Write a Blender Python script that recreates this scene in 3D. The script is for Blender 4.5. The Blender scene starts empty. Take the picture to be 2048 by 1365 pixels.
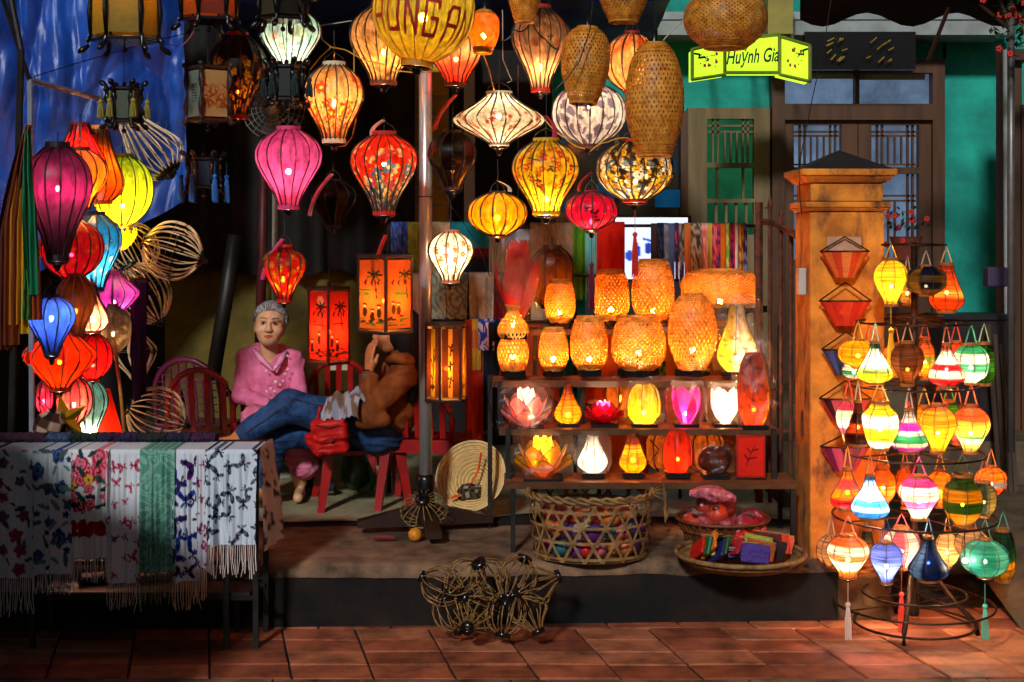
import bpy, math, random
import numpy as np
from mathutils import Vector, Matrix, noise as mnoise

# ---------------------------------------------------------------- camera, sky, sun, exposure
scn = bpy.context.scene
F, HX, HY, CZ = 2844.0, 1024.0, 460.0, 1.70          # focal length in photo pixels, principal column, horizon row, eye height
cam_d = bpy.data.cameras.new('camera'); cam = bpy.data.objects.new('camera', cam_d)
scn.collection.objects.link(cam); scn.camera = cam
cam_d.sensor_width = 36.0; cam_d.lens = F / 2048 * 36.0
cam_d.shift_x = 0.0; cam_d.shift_y = -(682.5 - HY) / 2048
cam_d.clip_start = 0.05; cam_d.clip_end = 500
cam.location = (0, 0, CZ); cam.rotation_euler = (math.radians(90), 0, 0)

SUN_EL, SUN_AZ = 28.0, -14.0                          # street light from the front left, azimuth from the camera's back
w = bpy.data.worlds.new('World'); scn.world = w; w.use_nodes = True
nt = w.node_tree; bg = nt.nodes['Background']
sky = nt.nodes.new('ShaderNodeTexSky'); sky.sky_type = 'NISHITA'; sky.sun_disc = False
sky.sun_elevation = math.radians(SUN_EL); sky.sun_rotation = math.radians(180 - SUN_AZ)
nt.links.new(sky.outputs[0], bg.inputs[0]); bg.inputs[1].default_value = 0.011
sun_d = bpy.data.lights.new('sun', 'SUN'); sun = bpy.data.objects.new('sun', sun_d); scn.collection.objects.link(sun)
sun_d.energy = 1.5; sun_d.angle = math.radians(5); sun_d.color = (0.93, 0.97, 1.0)
_d = Vector((math.sin(math.radians(-SUN_AZ)) * math.cos(math.radians(SUN_EL)), math.cos(math.radians(SUN_AZ)) * math.cos(math.radians(SUN_EL)), -math.sin(math.radians(SUN_EL))))
sun.rotation_euler = _d.to_track_quat('-Z', 'Y').to_euler(); sun.location = (-3, -3, 5)
vs = scn.view_settings; vs.view_transform = 'Standard'; vs.look = 'None'; vs.exposure = 0.75; vs.gamma = 1.0; vs.use_curve_mapping = False
cy = scn.cycles
cy.use_denoising = True; cy.max_bounces = 4; cy.diffuse_bounces = 2; cy.glossy_bounces = 2; cy.transmission_bounces = 3
cy.use_adaptive_sampling = True; cy.adaptive_threshold = 0.05
cy.transparent_max_bounces = 24; cy.sample_clamp_indirect = 4.0; cy.use_light_tree = True
cy.caustics_reflective = False; cy.caustics_refractive = False

# ---------------------------------------------------------------- helpers
COL = scn.collection
rnd = random.Random(5)
def P(px, py, D): return Vector(((px - HX) * D / F, D, CZ - (py - HY) * D / F))
def lin(h):
    h = h.lstrip('#'); o = []
    for i in (0, 2, 4):
        c = int(h[i:i + 2], 16) / 255; o.append(c / 12.92 if c <= .04045 else ((c + .055) / 1.055) ** 2.4)
    return tuple(o)
MATS = {}
def nodes(name):
    m = bpy.data.materials.new(name); m.use_nodes = True; n = m.node_tree; n.nodes.clear()
    out = n.nodes.new('ShaderNodeOutputMaterial'); return m, n, out
def noise_col(n, col, var, scale, col2=None, detail=5, stretch=None, lo=.35, hi=.68, world=False):
    tc = n.nodes.new('ShaderNodeNewGeometry' if world else 'ShaderNodeTexCoord'); mp = n.nodes.new('ShaderNodeMapping')
    n.links.new(tc.outputs['Position' if world else 'Object'], mp.inputs[0])
    if stretch: mp.inputs['Scale'].default_value = stretch
    tx = n.nodes.new('ShaderNodeTexNoise'); tx.inputs['Scale'].default_value = scale; tx.inputs['Detail'].default_value = detail
    tx.inputs['Roughness'].default_value = .65
    n.links.new(mp.outputs[0], tx.inputs['Vector'])
    cr = n.nodes.new('ShaderNodeValToRGB'); cr.color_ramp.elements[0].position = lo; cr.color_ramp.elements[1].position = hi
    a = tuple(c * (1 - var) for c in col); b = col2 or tuple(min(1, c * (1 + var)) for c in col)
    cr.color_ramp.elements[0].color = (*a, 1); cr.color_ramp.elements[1].color = (*b, 1)
    n.links.new(tx.outputs['Fac'], cr.inputs[0]); return cr.outputs[0], tx.outputs['Fac']
def mat(key, hexc, rough=.6, var=.15, scale=12, bump=0.0, metal=0.0, col2=None, stretch=None, spec=.4, trans=0.0, coat=0.0, lo=.35, hi=.68, clear=0.0, world=False):
    if key in MATS: return MATS[key]
    m, n, out = nodes(key); b = n.nodes.new('ShaderNodeBsdfPrincipled')
    c, f = noise_col(n, lin(hexc), var, scale, lin(col2) if col2 else None, stretch=stretch, lo=lo, hi=hi, world=world)
    n.links.new(c, b.inputs['Base Color']); b.inputs['Roughness'].default_value = rough; b.inputs['Metallic'].default_value = metal
    b.inputs['Specular IOR Level'].default_value = spec; b.inputs['Coat Weight'].default_value = coat
    if bump:
        bp = n.nodes.new('ShaderNodeBump'); bp.inputs['Strength'].default_value = bump; bp.inputs['Distance'].default_value = .01
        n.links.new(f, bp.inputs['Height']); n.links.new(bp.outputs[0], b.inputs['Normal'])
    sh = b.outputs[0]
    if trans:
        t = n.nodes.new('ShaderNodeBsdfTranslucent'); n.links.new(c, t.inputs[0])
        mx = n.nodes.new('ShaderNodeMixShader'); mx.inputs[0].default_value = trans
        n.links.new(sh, mx.inputs[1]); n.links.new(t.outputs[0], mx.inputs[2]); sh = mx.outputs[0]
    if clear:
        tr = n.nodes.new('ShaderNodeBsdfTransparent'); n.links.new(c, tr.inputs[0]); mx = n.nodes.new('ShaderNodeMixShader'); mx.inputs[0].default_value = clear
        n.links.new(sh, mx.inputs[1]); n.links.new(tr.outputs[0], mx.inputs[2]); sh = mx.outputs[0]
    n.links.new(sh, out.inputs[0]); MATS[key] = m; return m
def attr_mat(key, trans=.5, clear=.14, rough=.55, thread=0, tint=1.0, var=.12, spec=.25, stretch=None, nscale=40, bump=0.0):
    """cloth or paper whose print is in the colour attribute Col"""
    m, n, out = nodes(key)
    at = n.nodes.new('ShaderNodeAttribute'); at.attribute_name = 'Col'
    g, f = noise_col(n, (tint,) * 3, var * 2, nscale, (tint,) * 3, stretch=stretch)
    mu = n.nodes.new('ShaderNodeMix'); mu.data_type = 'RGBA'; mu.blend_type = 'MULTIPLY'; mu.inputs[0].default_value = 1
    n.links.new(at.outputs['Color'], mu.inputs[6]); n.links.new(g, mu.inputs[7]); c = mu.outputs[2]
    b = n.nodes.new('ShaderNodeBsdfPrincipled'); b.inputs['Roughness'].default_value = rough; b.inputs['Specular IOR Level'].default_value = spec
    n.links.new(c, b.inputs['Base Color'])
    if bump:
        bp = n.nodes.new('ShaderNodeBump'); bp.inputs['Strength'].default_value = bump; bp.inputs['Distance'].default_value = .004
        n.links.new(f, bp.inputs['Height']); n.links.new(bp.outputs[0], b.inputs['Normal'])
    sh = b.outputs[0]
    if trans:
        t = n.nodes.new('ShaderNodeBsdfTranslucent'); n.links.new(c, t.inputs[0])
        mx = n.nodes.new('ShaderNodeMixShader'); mx.inputs[0].default_value = trans
        n.links.new(sh, mx.inputs[1]); n.links.new(t.outputs[0], mx.inputs[2]); sh = mx.outputs[0]
    if clear:
        tr = n.nodes.new('ShaderNodeBsdfTransparent'); n.links.new(c, tr.inputs[0])
        mx = n.nodes.new('ShaderNodeMixShader'); mx.inputs[0].default_value = clear
        n.links.new(sh, mx.inputs[1]); n.links.new(tr.outputs[0], mx.inputs[2]); sh = mx.outputs[0]
    n.links.new(sh, out.inputs[0]); MATS[key] = m; return m
def emit(key, hexc, strength, var=0, scale=3):
    if key in MATS: return MATS[key]
    m, n, out = nodes(key); e = n.nodes.new('ShaderNodeEmission'); e.inputs[1].default_value = strength
    if var:
        c, f = noise_col(n, lin(hexc), var, scale); n.links.new(c, e.inputs[0])
    else: e.inputs[0].default_value = (*lin(hexc), 1)
    n.links.new(e.outputs[0], out.inputs[0]); MATS[key] = m; return m
def film(key, tint='ffffff', gloss=.13, rough=.16, bump=1.0, scale=18):
    """thin clear plastic wrap"""
    if key in MATS: return MATS[key]
    m, n, out = nodes(key)
    t = n.nodes.new('ShaderNodeBsdfTransparent'); t.inputs[0].default_value = (*lin(tint), 1)
    g = n.nodes.new('ShaderNodeBsdfGlossy'); g.inputs['Roughness'].default_value = rough
    c, f = noise_col(n, (.5, .5, .5), .5, scale)
    bp = n.nodes.new('ShaderNodeBump'); bp.inputs['Strength'].default_value = bump; bp.inputs['Distance'].default_value = .02
    n.links.new(f, bp.inputs['Height']); n.links.new(bp.outputs[0], g.inputs['Normal'])
    d = n.nodes.new('ShaderNodeBsdfTranslucent'); d.inputs[0].default_value = (.8, .8, .8, 1)
    m2 = n.nodes.new('ShaderNodeMixShader'); m2.inputs[0].default_value = .3
    n.links.new(g.outputs[0], m2.inputs[1]); n.links.new(d.outputs[0], m2.inputs[2])
    mx = n.nodes.new('ShaderNodeMixShader'); mx.inputs[0].default_value = gloss
    n.links.new(t.outputs[0], mx.inputs[1]); n.links.new(m2.outputs[0], mx.inputs[2]); n.links.new(mx.outputs[0], out.inputs[0])
    MATS[key] = m; return m

def link(o, parent=None):
    COL.objects.link(o)
    if parent is not None: o.parent = parent
    return o
def tag(o, label=None, cat=None, group=None, kind=None):
    if label: o['label'] = label
    if cat: o['category'] = cat
    if group: o['group'] = group
    if kind: o['kind'] = kind
    return o
def thing(name, label, cat, loc=(0, 0, 0), rot=(0, 0, 0), group=None):
    o = bpy.data.objects.new(name, None); o.empty_display_size = .05; link(o); o.location = loc; o.rotation_euler = rot
    return tag(o, label, cat, group)
def mkmesh(name, V, Fc, m, cols=None, smooth=True):
    me = bpy.data.meshes.new(name)
    V = np.asarray(V, dtype=np.float32)
    if isinstance(Fc, np.ndarray):
        nf, k = Fc.shape
        me.vertices.add(len(V)); me.vertices.foreach_set('co', V.ravel())
        me.loops.add(nf * k); me.loops.foreach_set('vertex_index', Fc.astype(np.int32).ravel())
        me.polygons.add(nf); me.polygons.foreach_set('loop_start', np.arange(0, nf * k, k, dtype=np.int32))
        me.update(calc_edges=True)
    else: me.from_pydata(V.tolist(), [], Fc)
    me.polygons.foreach_set('use_smooth', np.full(len(me.polygons), smooth))
    if cols is not None:
        a = me.attributes.new('Col', 'FLOAT_COLOR', 'POINT')
        c4 = np.ones((len(V), 4), np.float32); c4[:, :3] = cols; a.data.foreach_set('color', c4.ravel())
    me.materials.append(m); me.update(); return me
def obj(name, me, parent=None, loc=None, rot=None, scale=None):
    o = bpy.data.objects.new(name, me); link(o, parent)
    if loc is not None: o.location = loc
    if rot is not None: o.rotation_euler = rot
    if scale is not None: o.scale = scale
    return o
class MB:
    def __init__(s): s.v = []; s.f = []
    def add(s, V, Fc):
        k = len(s.v); s.v += [tuple(p) for p in V]; s.f += [tuple(i + k for i in q) for q in Fc]; return s
    def box(s, c, sz, rot=None):
        hx, hy, hz = sz[0] / 2, sz[1] / 2, sz[2] / 2
        V = [Vector((x, y, z)) for x in (-hx, hx) for y in (-hy, hy) for z in (-hz, hz)]
        if rot is not None: V = [rot @ p for p in V]
        c = Vector(c)
        return s.add([p + c for p in V], [(0, 1, 3, 2), (4, 6, 7, 5), (0, 4, 5, 1), (2, 3, 7, 6), (0, 2, 6, 4), (1, 5, 7, 3)])
    def bar(s, a, b, wx, wy):
        a = Vector(a); b = Vector(b); d = b - a
        return s.box((a + b) / 2, (wx, wy, d.length), d.to_track_quat('Z', 'Y').to_matrix())
    def tube(s, pts, r, n=6, closed=False, caps=True, r1=None):
        pts = [Vector(p) for p in pts]; k = len(pts); V = []; up = Vector((.13, .21, 1)).normalized()
        for i, p in enumerate(pts):
            if closed: d = pts[(i + 1) % k] - pts[i - 1]
            else: d = pts[min(i + 1, k - 1)] - pts[max(i - 1, 0)]
            d.normalize() if d.length > 1e-9 else None
            ref = up if abs(d.dot(up)) < .97 else Vector((1, 0, 0))
            x = d.cross(ref).normalized(); y = d.cross(x)
            rr = (r[i] if isinstance(r, (list, tuple)) else r if r1 is None else r + (r1 - r) * i / max(1, k - 1))
            V += [p + x * (rr * math.cos(2 * math.pi * j / n)) + y * (rr * math.sin(2 * math.pi * j / n)) for j in range(n)]
        Fc = [(i * n + j, i * n + (j + 1) % n, ((i + 1) % k) * n + (j + 1) % n, ((i + 1) % k) * n + j) for i in range(k if closed else k - 1) for j in range(n)]
        if caps and not closed: Fc += [tuple(range(n))[::-1], tuple((k - 1) * n + j for j in range(n))]
        return s.add(V, Fc)
    def lathe(s, prof, n=16, c=(0, 0, 0), cap=True):
        c = Vector(c); V = []; k = len(prof)
        for r, z in prof: V += [c + Vector((r * math.cos(2 * math.pi * j / n), r * math.sin(2 * math.pi * j / n), z)) for j in range(n)]
        Fc = [(i * n + j, (i + 1) * n + j, (i + 1) * n + (j + 1) % n, i * n + (j + 1) % n) for i in range(k - 1) for j in range(n)]
        if cap: Fc += [tuple(range(n)), tuple((k - 1) * n + j for j in range(n))[::-1]]
        return s.add(V, Fc)
    def ball(s, c, r, n=10, sc=(1, 1, 1)):
        c = Vector(c); m = max(5, n * 2 // 3)
        V = [c + Vector((0, 0, r * sc[2]))]
        for i in range(1, m):
            a = math.pi * i / m
            V += [c + Vector((r * sc[0] * math.sin(a) * math.cos(2 * math.pi * j / n), r * sc[1] * math.sin(a) * math.sin(2 * math.pi * j / n), r * sc[2] * math.cos(a))) for j in range(n)]
        V.append(c - Vector((0, 0, r * sc[2]))); e = len(V) - 1
        Fc = [(0, 1 + j, 1 + (j + 1) % n) for j in range(n)]
        for i in range(m - 2):
            a = 1 + i * n; Fc += [(a + j, a + n + j, a + n + (j + 1) % n, a + (j + 1) % n) for j in range(n)]
        a = 1 + (m - 2) * n; Fc += [(a + j, e, a + (j + 1) % n) for j in range(n)]
        return s.add(V, Fc)
    def me(s, name, m, smooth=False): return mkmesh(name, s.v, s.f, m, smooth=smooth)
    def build(s, name, m, parent=None, loc=None, smooth=False, rot=None, kind=None):
        o = obj(name, s.me(name, m, smooth), parent, loc, rot)
        if kind: o['kind'] = kind
        return o
def ring_pts(r, n=28, z=0, c=(0, 0), ph=0): return [(c[0] + r * math.cos(2 * math.pi * i / n + ph), c[1] + r * math.sin(2 * math.pi * i / n + ph), z) for i in range(n)]
def spline(pts, t):
    """smooth interpolation of (t, value) pairs"""
    xs = np.array([p[0] for p in pts], float); ys = np.array([p[1] for p in pts], float)
    t = np.asarray(t, float); m = np.gradient(ys, xs)
    i = np.clip(np.searchsorted(xs, t) - 1, 0, len(xs) - 2); h = xs[i + 1] - xs[i]; s = np.clip((t - xs[i]) / h, 0, 1)
    return (2 * s**3 - 3 * s**2 + 1) * ys[i] + (s**3 - 2 * s**2 + s) * h * m[i] + (-2 * s**3 + 3 * s**2) * ys[i + 1] + (s**3 - s**2) * h * m[i + 1]
def sag(a, b, drop, n=9):
    a = Vector(a); b = Vector(b); return [a.lerp(b, i / (n - 1)) - Vector((0, 0, drop * 4 * (i / (n - 1)) * (1 - i / (n - 1)))) for i in range(n)]
def grid_faces(nu, nv, wrap=False):
    j, i = np.meshgrid(np.arange(nv - 1), np.arange(nu if wrap else nu - 1), indexing='ij')
    i2 = (i + 1) % nu
    return np.stack([j * nu + i, (j + 1) * nu + i, (j + 1) * nu + i2, j * nu + i2], -1).reshape(-1, 4)

# ---------------------------------------------------------------- printed patterns (colour only)
def plain(h): c = np.array(lin(h)); return lambda U, V, asp: np.tile(c, (len(U), 1))
def fade(*st):
    def f(U, V, asp):
        ts = [s[0] for s in st]; cs = np.array([lin(s[1]) for s in st])
        return np.stack([np.interp(V, ts, cs[:, k]) for k in range(3)], -1)
    return f
def bands(*bs):
    def f(U, V, asp):
        C = np.zeros((len(U), 3)); lo = -1
        for e, h in bs:
            k = (V > lo) & (V <= e); C[k] = lin(h); lo = e
        return C
    return f
def panels(n, *hs, ph=0):
    def f(U, V, asp):
        k = (np.floor((U * n + ph)).astype(int)) % len(hs); return np.array([lin(h) for h in hs])[k]
    return f
def stamp(C, U, V, asp, u, v, s, kind, col, col2=None, rot=0, wrap=True):
    dx = ((U - u + .5) % 1 - .5 if wrap else U - u) * asp; dy = V - v
    x = dx * math.cos(rot) + dy * math.sin(rot); y = -dx * math.sin(rot) + dy * math.cos(rot)
    r = np.hypot(x, y); a = np.arctan2(y, x); c = np.array(lin(col))
    if kind == 'flower': C[r < s * (.55 + .45 * np.abs(np.cos(2.5 * a)))] = c; C[r < s * .26] = lin(col2 or 'ffd040')
    elif kind == 'dot': C[r < s] = c
    elif kind == 'leaf': C[(x / s) ** 2 + (y / (s * .33)) ** 2 < 1] = c
    elif kind == 'rose':
        k = r < s * (.86 + .14 * np.cos(5 * a)); C[k] = c; k2 = k & (np.sin(r / s * 15 + a * 1.5) > .35); C[k2] = np.array(lin(col2 or col)); C[r < s * .15] = c * .4
    elif kind == 'bfly':
        th = np.arctan2(-y, x); q = (np.exp(np.sin(th)) - 2 * np.cos(4 * th) + np.sin((2 * th - np.pi) / 24) ** 5) / 3.6 * s
        k = r < q; C[k] = c; C[(r < q * .72) & (r > q * .42) & (np.abs(x) > .12 * s)] = lin(col2 or col); C[(np.abs(x) < .06 * s) & (np.abs(y) < .5 * s)] = c * .3
    elif kind == 'stroke': C[(np.abs(x) < s) & (np.abs(y) < s * .09)] = c
    return C
def scatter(base, *layers, seed=1, dens=2.4):
    """layers: (count, size, kind, [colours], colour2, v0, v1)"""
    def f(U, V, asp):
        C = base(U, V, asp); r = random.Random(seed)
        for n, s, kind, cs, c2, v0, v1 in layers:
            n = int(n * dens); a0, b0 = r.random(), r.random()
            for i in range(n):
                u = (a0 + i * .7548776662 + r.uniform(-.03, .03)) % 1; v = (b0 + i * .5698402910) % 1
                stamp(C, U, V, asp, u, v0 + (v1 - v0) * v, s * r.uniform(.7, 1.3), kind, r.choice(cs), c2, r.uniform(0, 6.3))
        return C
    return f
def cells(hs, n, seed=1, edge=None, ew=.2):
    def f(U, V, asp):
        r = np.random.RandomState(seed); cu, cv = r.rand(n), r.rand(n); ci = r.randint(0, len(hs), n)
        d = np.hypot(((U[:, None] - cu + .5) % 1 - .5) * asp, V[:, None] - cv); o = np.sort(d, 1); k = d.argmin(1)
        C = np.array([lin(h) for h in hs])[ci[k]]
        if edge: C[(o[:, 1] - o[:, 0]) < ew * math.sqrt(asp / n)] = lin(edge)
        return C
    return f
def swirls(h1, h2, k=9, seed=0):
    def f(U, V, asp):
        x = U * asp; q = np.sin(k * x + 3 * np.sin(k * .7 * V + seed)) + np.sin(k * .9 * V + 2.5 * np.sin(k * .6 * x + seed * 2))
        m = (np.abs(np.sin(q * 2.2)) > .72)[:, None]; return np.where(m, lin(h2), lin(h1))
    return f

# ---------------------------------------------------------------- shared materials
SILK = attr_mat('silk', tint=.5, trans=.55, clear=.29, rough=.32, spec=.5, stretch=(1, 1, .3), nscale=48, var=.36, bump=.35)
THREAD = attr_mat('thread', tint=.55, trans=.55, clear=.4, rough=.5, stretch=(.25, .25, 6), nscale=26, var=.42)
CLOTH = attr_mat('printed_cloth', trans=.18, clear=0, rough=.85, nscale=220, var=.1, spec=.1, bump=.2)
PRINT = attr_mat('painted_board', trans=.1, clear=0, rough=.4, nscale=30, var=.1)
BLACK = mat('black_lacquer', '0d0a0a', .25, .2, 30, spec=.5)
DARKWOOD = mat('dark_wood', '2a1408', .45, .35, 14, bump=.15, stretch=(1, 1, .15))
WIRE = mat('wire', '5a5a5a', .4, .2, 20, metal=.6)
BAMBOO = mat('bamboo_strip', 'b8721e', .5, .25, 30, trans=.13, col2='dc9a40')
BAMBOOF = mat('bamboo_rib', 'd8bc88', .35, .2, 25, col2='eed8a8', spec=.6)
BAMBOOD = mat('old_bamboo_rib', '6e4a26', .5, .3, 25, col2='9a7038', spec=.4)
RIB = mat('lantern_rib', '140a08', .6, .2, 20)

# ---------------------------------------------------------------- setting: ground, platform, building
def slab(mb, pts, z0, z1):
    n = len(pts); V = [(x, y, z0) for x, y in pts] + [(x, y, z1) for x, y in pts]
    return mb.add(V, [tuple(range(n))[::-1], tuple(range(n, 2 * n))] + [(i, (i + 1) % n, n + (i + 1) % n, n + i) for i in range(n)])
def struct(name, mb, m, parent=None, smooth=False):
    o = mb.build(name, m, parent, smooth=smooth)
    if parent is None: o['kind'] = 'structure'
    return o
FZ = 0.27                                             # height of the shop platform
ROADM = mat('asphalt', '2b2825', .85, .3, 25, bump=.3)
MORTAR = mat('mortar', '2a1c14', .9, .3, 20, bump=.3)
CONC = mat('old_concrete', '4a3424', .85, .5, 5, bump=.5, col2='8a684c', world=True)
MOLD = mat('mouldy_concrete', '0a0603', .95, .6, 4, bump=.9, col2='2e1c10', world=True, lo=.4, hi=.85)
TILEM = [mat('terracotta_tile_%d' % i, h, .55, .6, 6, bump=.5, spec=.35, world=True, lo=.3, hi=.6) for i, h in enumerate(('8c4a30', '7c4028', '96583a', '6e3a26'))]
struct('ground', MB().add([(-60, -30, -.13), (60, -30, -.13), (60, 80, -.13), (-60, 80, -.13)], [(0, 1, 2, 3)]), ROADM)
sw = struct('sidewalk', slab(MB(), [(-9, 5.39), (9, 5.39), (9, 7.4), (-9, 7.4)], -.125, -.008), MORTAR)
for k in range(10):                                    # kerb stones along the street
    struct('kerb', slab(MB(), [(-4.5 + k * .9, 5.13), (-3.606 + k * .9, 5.13), (-3.606 + k * .9, 5.384), (-4.5 + k * .9, 5.384)], -.125, .0 - .002 * (k % 3)), CONC)
TK = -.218
tm = []
for i, m in enumerate(TILEM):
    b = MB(); w_, d_ = .302, .162
    q = [(0, 0), (w_, 0), (w_ + TK * d_, d_), (TK * d_, d_)]; e = .004
    q2 = [(e, e), (w_ - e, e), (w_ + TK * d_ - e, d_ - e), (TK * d_ + e, d_ - e)]
    b.add([(x, y, -.02) for x, y in q] + [(x, y, -.003) for x, y in q] + [(x, y, 0) for x, y in q2],
          [(0, 1, 5, 4), (1, 2, 6, 5), (2, 3, 7, 6), (3, 0, 4, 7), (4, 5, 9, 8), (5, 6, 10, 9), (6, 7, 11, 10), (7, 4, 8, 11), (8, 9, 10, 11)])
    tm.append(b.me('tile', m))
for j in range(6):
    for i in range(17):
        x0 = -2.75 + i * .312 + (.156 if j == 4 else 0) + TK * (.169 * j) + .34
        o = obj('tile', tm[rnd.choice((0, 0, 1, 2, 2, 3))], sw, (x0 + .02, 5.395 + j * .169, rnd.uniform(-.002, .0025)))
        o.rotation_euler = (rnd.uniform(-.008, .008), rnd.uniform(-.008, .008), rnd.uniform(-.008, .008))
# platform: mouldy front face, worn concrete top
def px_x(px, D): return (px - HX) * D / F
fl, fr = (-4.2, 5.93), (1.42, 6.19)
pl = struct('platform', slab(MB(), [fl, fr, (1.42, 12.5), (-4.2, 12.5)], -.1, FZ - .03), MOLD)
b = MB(); nx, ny = 60, 14                               # uneven worn nosing of the platform
V = []
for j in range(ny):
    for i in range(nx):
        t = i / (nx - 1); s = j / (ny - 1); x = fl[0] + (fr[0] - fl[0]) * t; y = fl[1] + (fr[1] - fl[1]) * t + s * 1.15 - .012
        y += .012 * mnoise.noise(Vector((x * 5, j * .2, 0))) if j < 2 else 0
        z = FZ + .004 * mnoise.noise(Vector((x * 4, y * 4, 1))) - (.012 if j == 0 else 0)
        V.append((x, y, z))
k = len(V); V += [(V[i][0], V[i][1] + .004, FZ - .06 + .02 * mnoise.noise(Vector((V[i][0] * 6, 0, 3)))) for i in range(nx)]
b.add(V, [(j * nx + i, j * nx + i + 1, (j + 1) * nx + i + 1, (j + 1) * nx + i) for j in range(ny - 1) for i in range(nx - 1)] + [(k + i, k + i + 1, i + 1, i) for i in range(nx - 1)])
b.build('platform_top', CONC, pl, smooth=True)
FLOORM = mat('shop_floor_sheet', '8a8260', .55, .25, 6, bump=.12, col2='a59c78', world=True)
b = MB(); V = []; nx, ny = 70, 26                        # floor sheeting, its dark front edge curling up
for j in range(ny):
    for i in range(nx):
        t = i / (nx - 1); x = -4 + 5.38 * t; s = j / (ny - 1)
        e = 6.93 + .06 * math.sin(x * 2.1) + .03 * math.sin(x * 7 + 1)
        y = e + (11 - e) * s ** 1.6
        z = FZ + .009 + (.028 * max(0, math.sin(x * 3.3 + .6)) + .01) * math.exp(-((y - e) / .07) ** 2) + .003 * math.sin(x * 3 + y * 4)
        V.append((x, y, z))
b.add(V, [(j * nx + i, j * nx + i + 1, (j + 1) * nx + i + 1, (j + 1) * nx + i) for j in range(ny - 1) for i in range(nx - 1)])
struct('shop_floor', b, FLOORM, smooth=True)
b = MB(); V = []
for i in range(60):
    x = -1.6 + 2.9 * i / 59; e = 6.93 + .06 * math.sin(x * 2.1) + .03 * math.sin(x * 7 + 1); wd = .05 + .05 * max(0, math.sin(x * 3.3 + .6))
    V += [(x, e - wd, FZ + .004), (x, e + .02, FZ + .012 + .03 * max(0, math.sin(x * 3.3 + .6)))]
b.add(V, [(2 * i, 2 * i + 2, 2 * i + 3, 2 * i + 1) for i in range(59)])
tag(b.build('rubber_mat_edge', mat('black_rubber', '0c0a09', .7, .3, 10), smooth=True), 'black rubber edge of the floor sheet curling up in front of the chairs', 'floor mat')

TEAL = mat('teal_plaster', '0e8a7a', .8, .3, 2.5, bump=.1, col2='1aa892', world=True)
GREYTRIM = mat('pale_grey_trim', '8d918e', .7, .2, 6)
YELLOWP = mat('yellow_wall_paint', 'b0840c', .7, .3, 4, col2='c99a16')
OCHREW = mat('ochre_lower_wall', '4c3e0c', .85, .4, 2.2, col2='6e5a12', bump=.1)
DARKDRAPE = mat('dark_drape', '14100e', .9, .4, 5, bump=.3)
DOORW = mat('brown_door_wood', '4a2a16', .5, .35, 8, stretch=(1, 1, .12), bump=.1, col2='5d3a20')
GREYWOOD = mat('weathered_door_wood', '6e5a38', .6, .3, 8, stretch=(1, 1, .12), bump=.1)
BD = 10.0
def rect(mb, x0, y0, x1, y1, D, t=.05):
    """a slab facing the street given by its corners on the photograph at depth D"""
    a = P(x0, y0, D); c = P(x1, y1, D); return mb.box(((a.x + c.x) / 2, D + t / 2, (a.z + c.z) / 2), (abs(c.x - a.x), t, abs(a.z - c.z)))
bl = thing('building', 'teal plastered house front behind the lantern stall', 'building', (2, BD, 0))
def bpart(name, mb, m, parent=bl, **k):
    o = mb.build(name, m, None, **k); o.parent = parent; o.matrix_parent_inverse = Matrix.Translation(-Vector(bl.location)); return o
rr = rect
b = MB(); rr(b, 890, -420, 1170, 1010, BD + .25, .1); rr(b, 1170, -420, 1405, 232, BD + .25, .1); rr(b, 1365, 225, 1405, 1010, BD + .25, .1)
rr(b, 1405, -420, 1540, 216, BD + .25, .1); rr(b, 1540, -420, 1892, 118, BD + .25, .1); rr(b, 1405, 216.5, 1540, 1010, BD + .3, .1); rr(b, 1886, -420, 2700, 1010, BD + .25, .1); rr(b, 1540, 860, 1890, 1010, BD + .25, .1)
bpart('wall', b, TEAL)
bpart('ledge', rr(MB(), 1290, 42, 2025, 70, BD - .2, .4), GREYTRIM)
bpart('ledge', rr(MB(), 1290, 24, 2025, 39, BD - .1, .3), GREYTRIM)
bpart('bracket', rr(MB(), 1536, -40, 1586, 68, BD - .5, .25), mat('cream_bracket', '8a7a3a', .7, .2, 5))
bpart('bracket', rr(MB(), 1160, 42, 1186, 130, BD - .1, .25), GREYTRIM)
bpart('corner_post', rr(MB(), 928, 92, 949, 470, 9.2, .12), mat('white_post_paint', 'a9a79c', .7, .15, 5))
# right double door with lit transoms
PANE = emit('lit_frosted_glass', '8aa6cc', .24, .4, 3.5)
PANEG = emit('lit_green_glass', '2f8f5c', .16, .4, 3)
dg = MB()
for x0, y0, x1, y1 in ((1545, 118, 1570, 905), (1866, 118, 1890, 905), (1570, 118, 1866, 146), (1570, 208, 1866, 240)): rr(dg, x0, y0, x1, y1, BD + .12, .16)
dr = bpart('door_frame', dg, DOORW)
def sub(name, mb, m, par): return mb.build(name, m, par)
sub('mullion', rr(MB(), 1711, 146, 1719, 208, BD + .14, .1), DOORW, dr)
sub('transom_pane', rr(MB(), 1570, 146, 1711, 208, BD + .22, .02), PANE, dr)
sub('transom_pane', rr(MB(), 1719, 146, 1866, 208, BD + .22, .02), PANE, dr)
sub('transom_shade', rr(MB(), 1570, 146, 1711, 158, BD + .20, .012), GREYTRIM, dr)
sub('transom_shade', rr(MB(), 1719, 146, 1850, 160, BD + .20, .012), GREYTRIM, dr)
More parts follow.
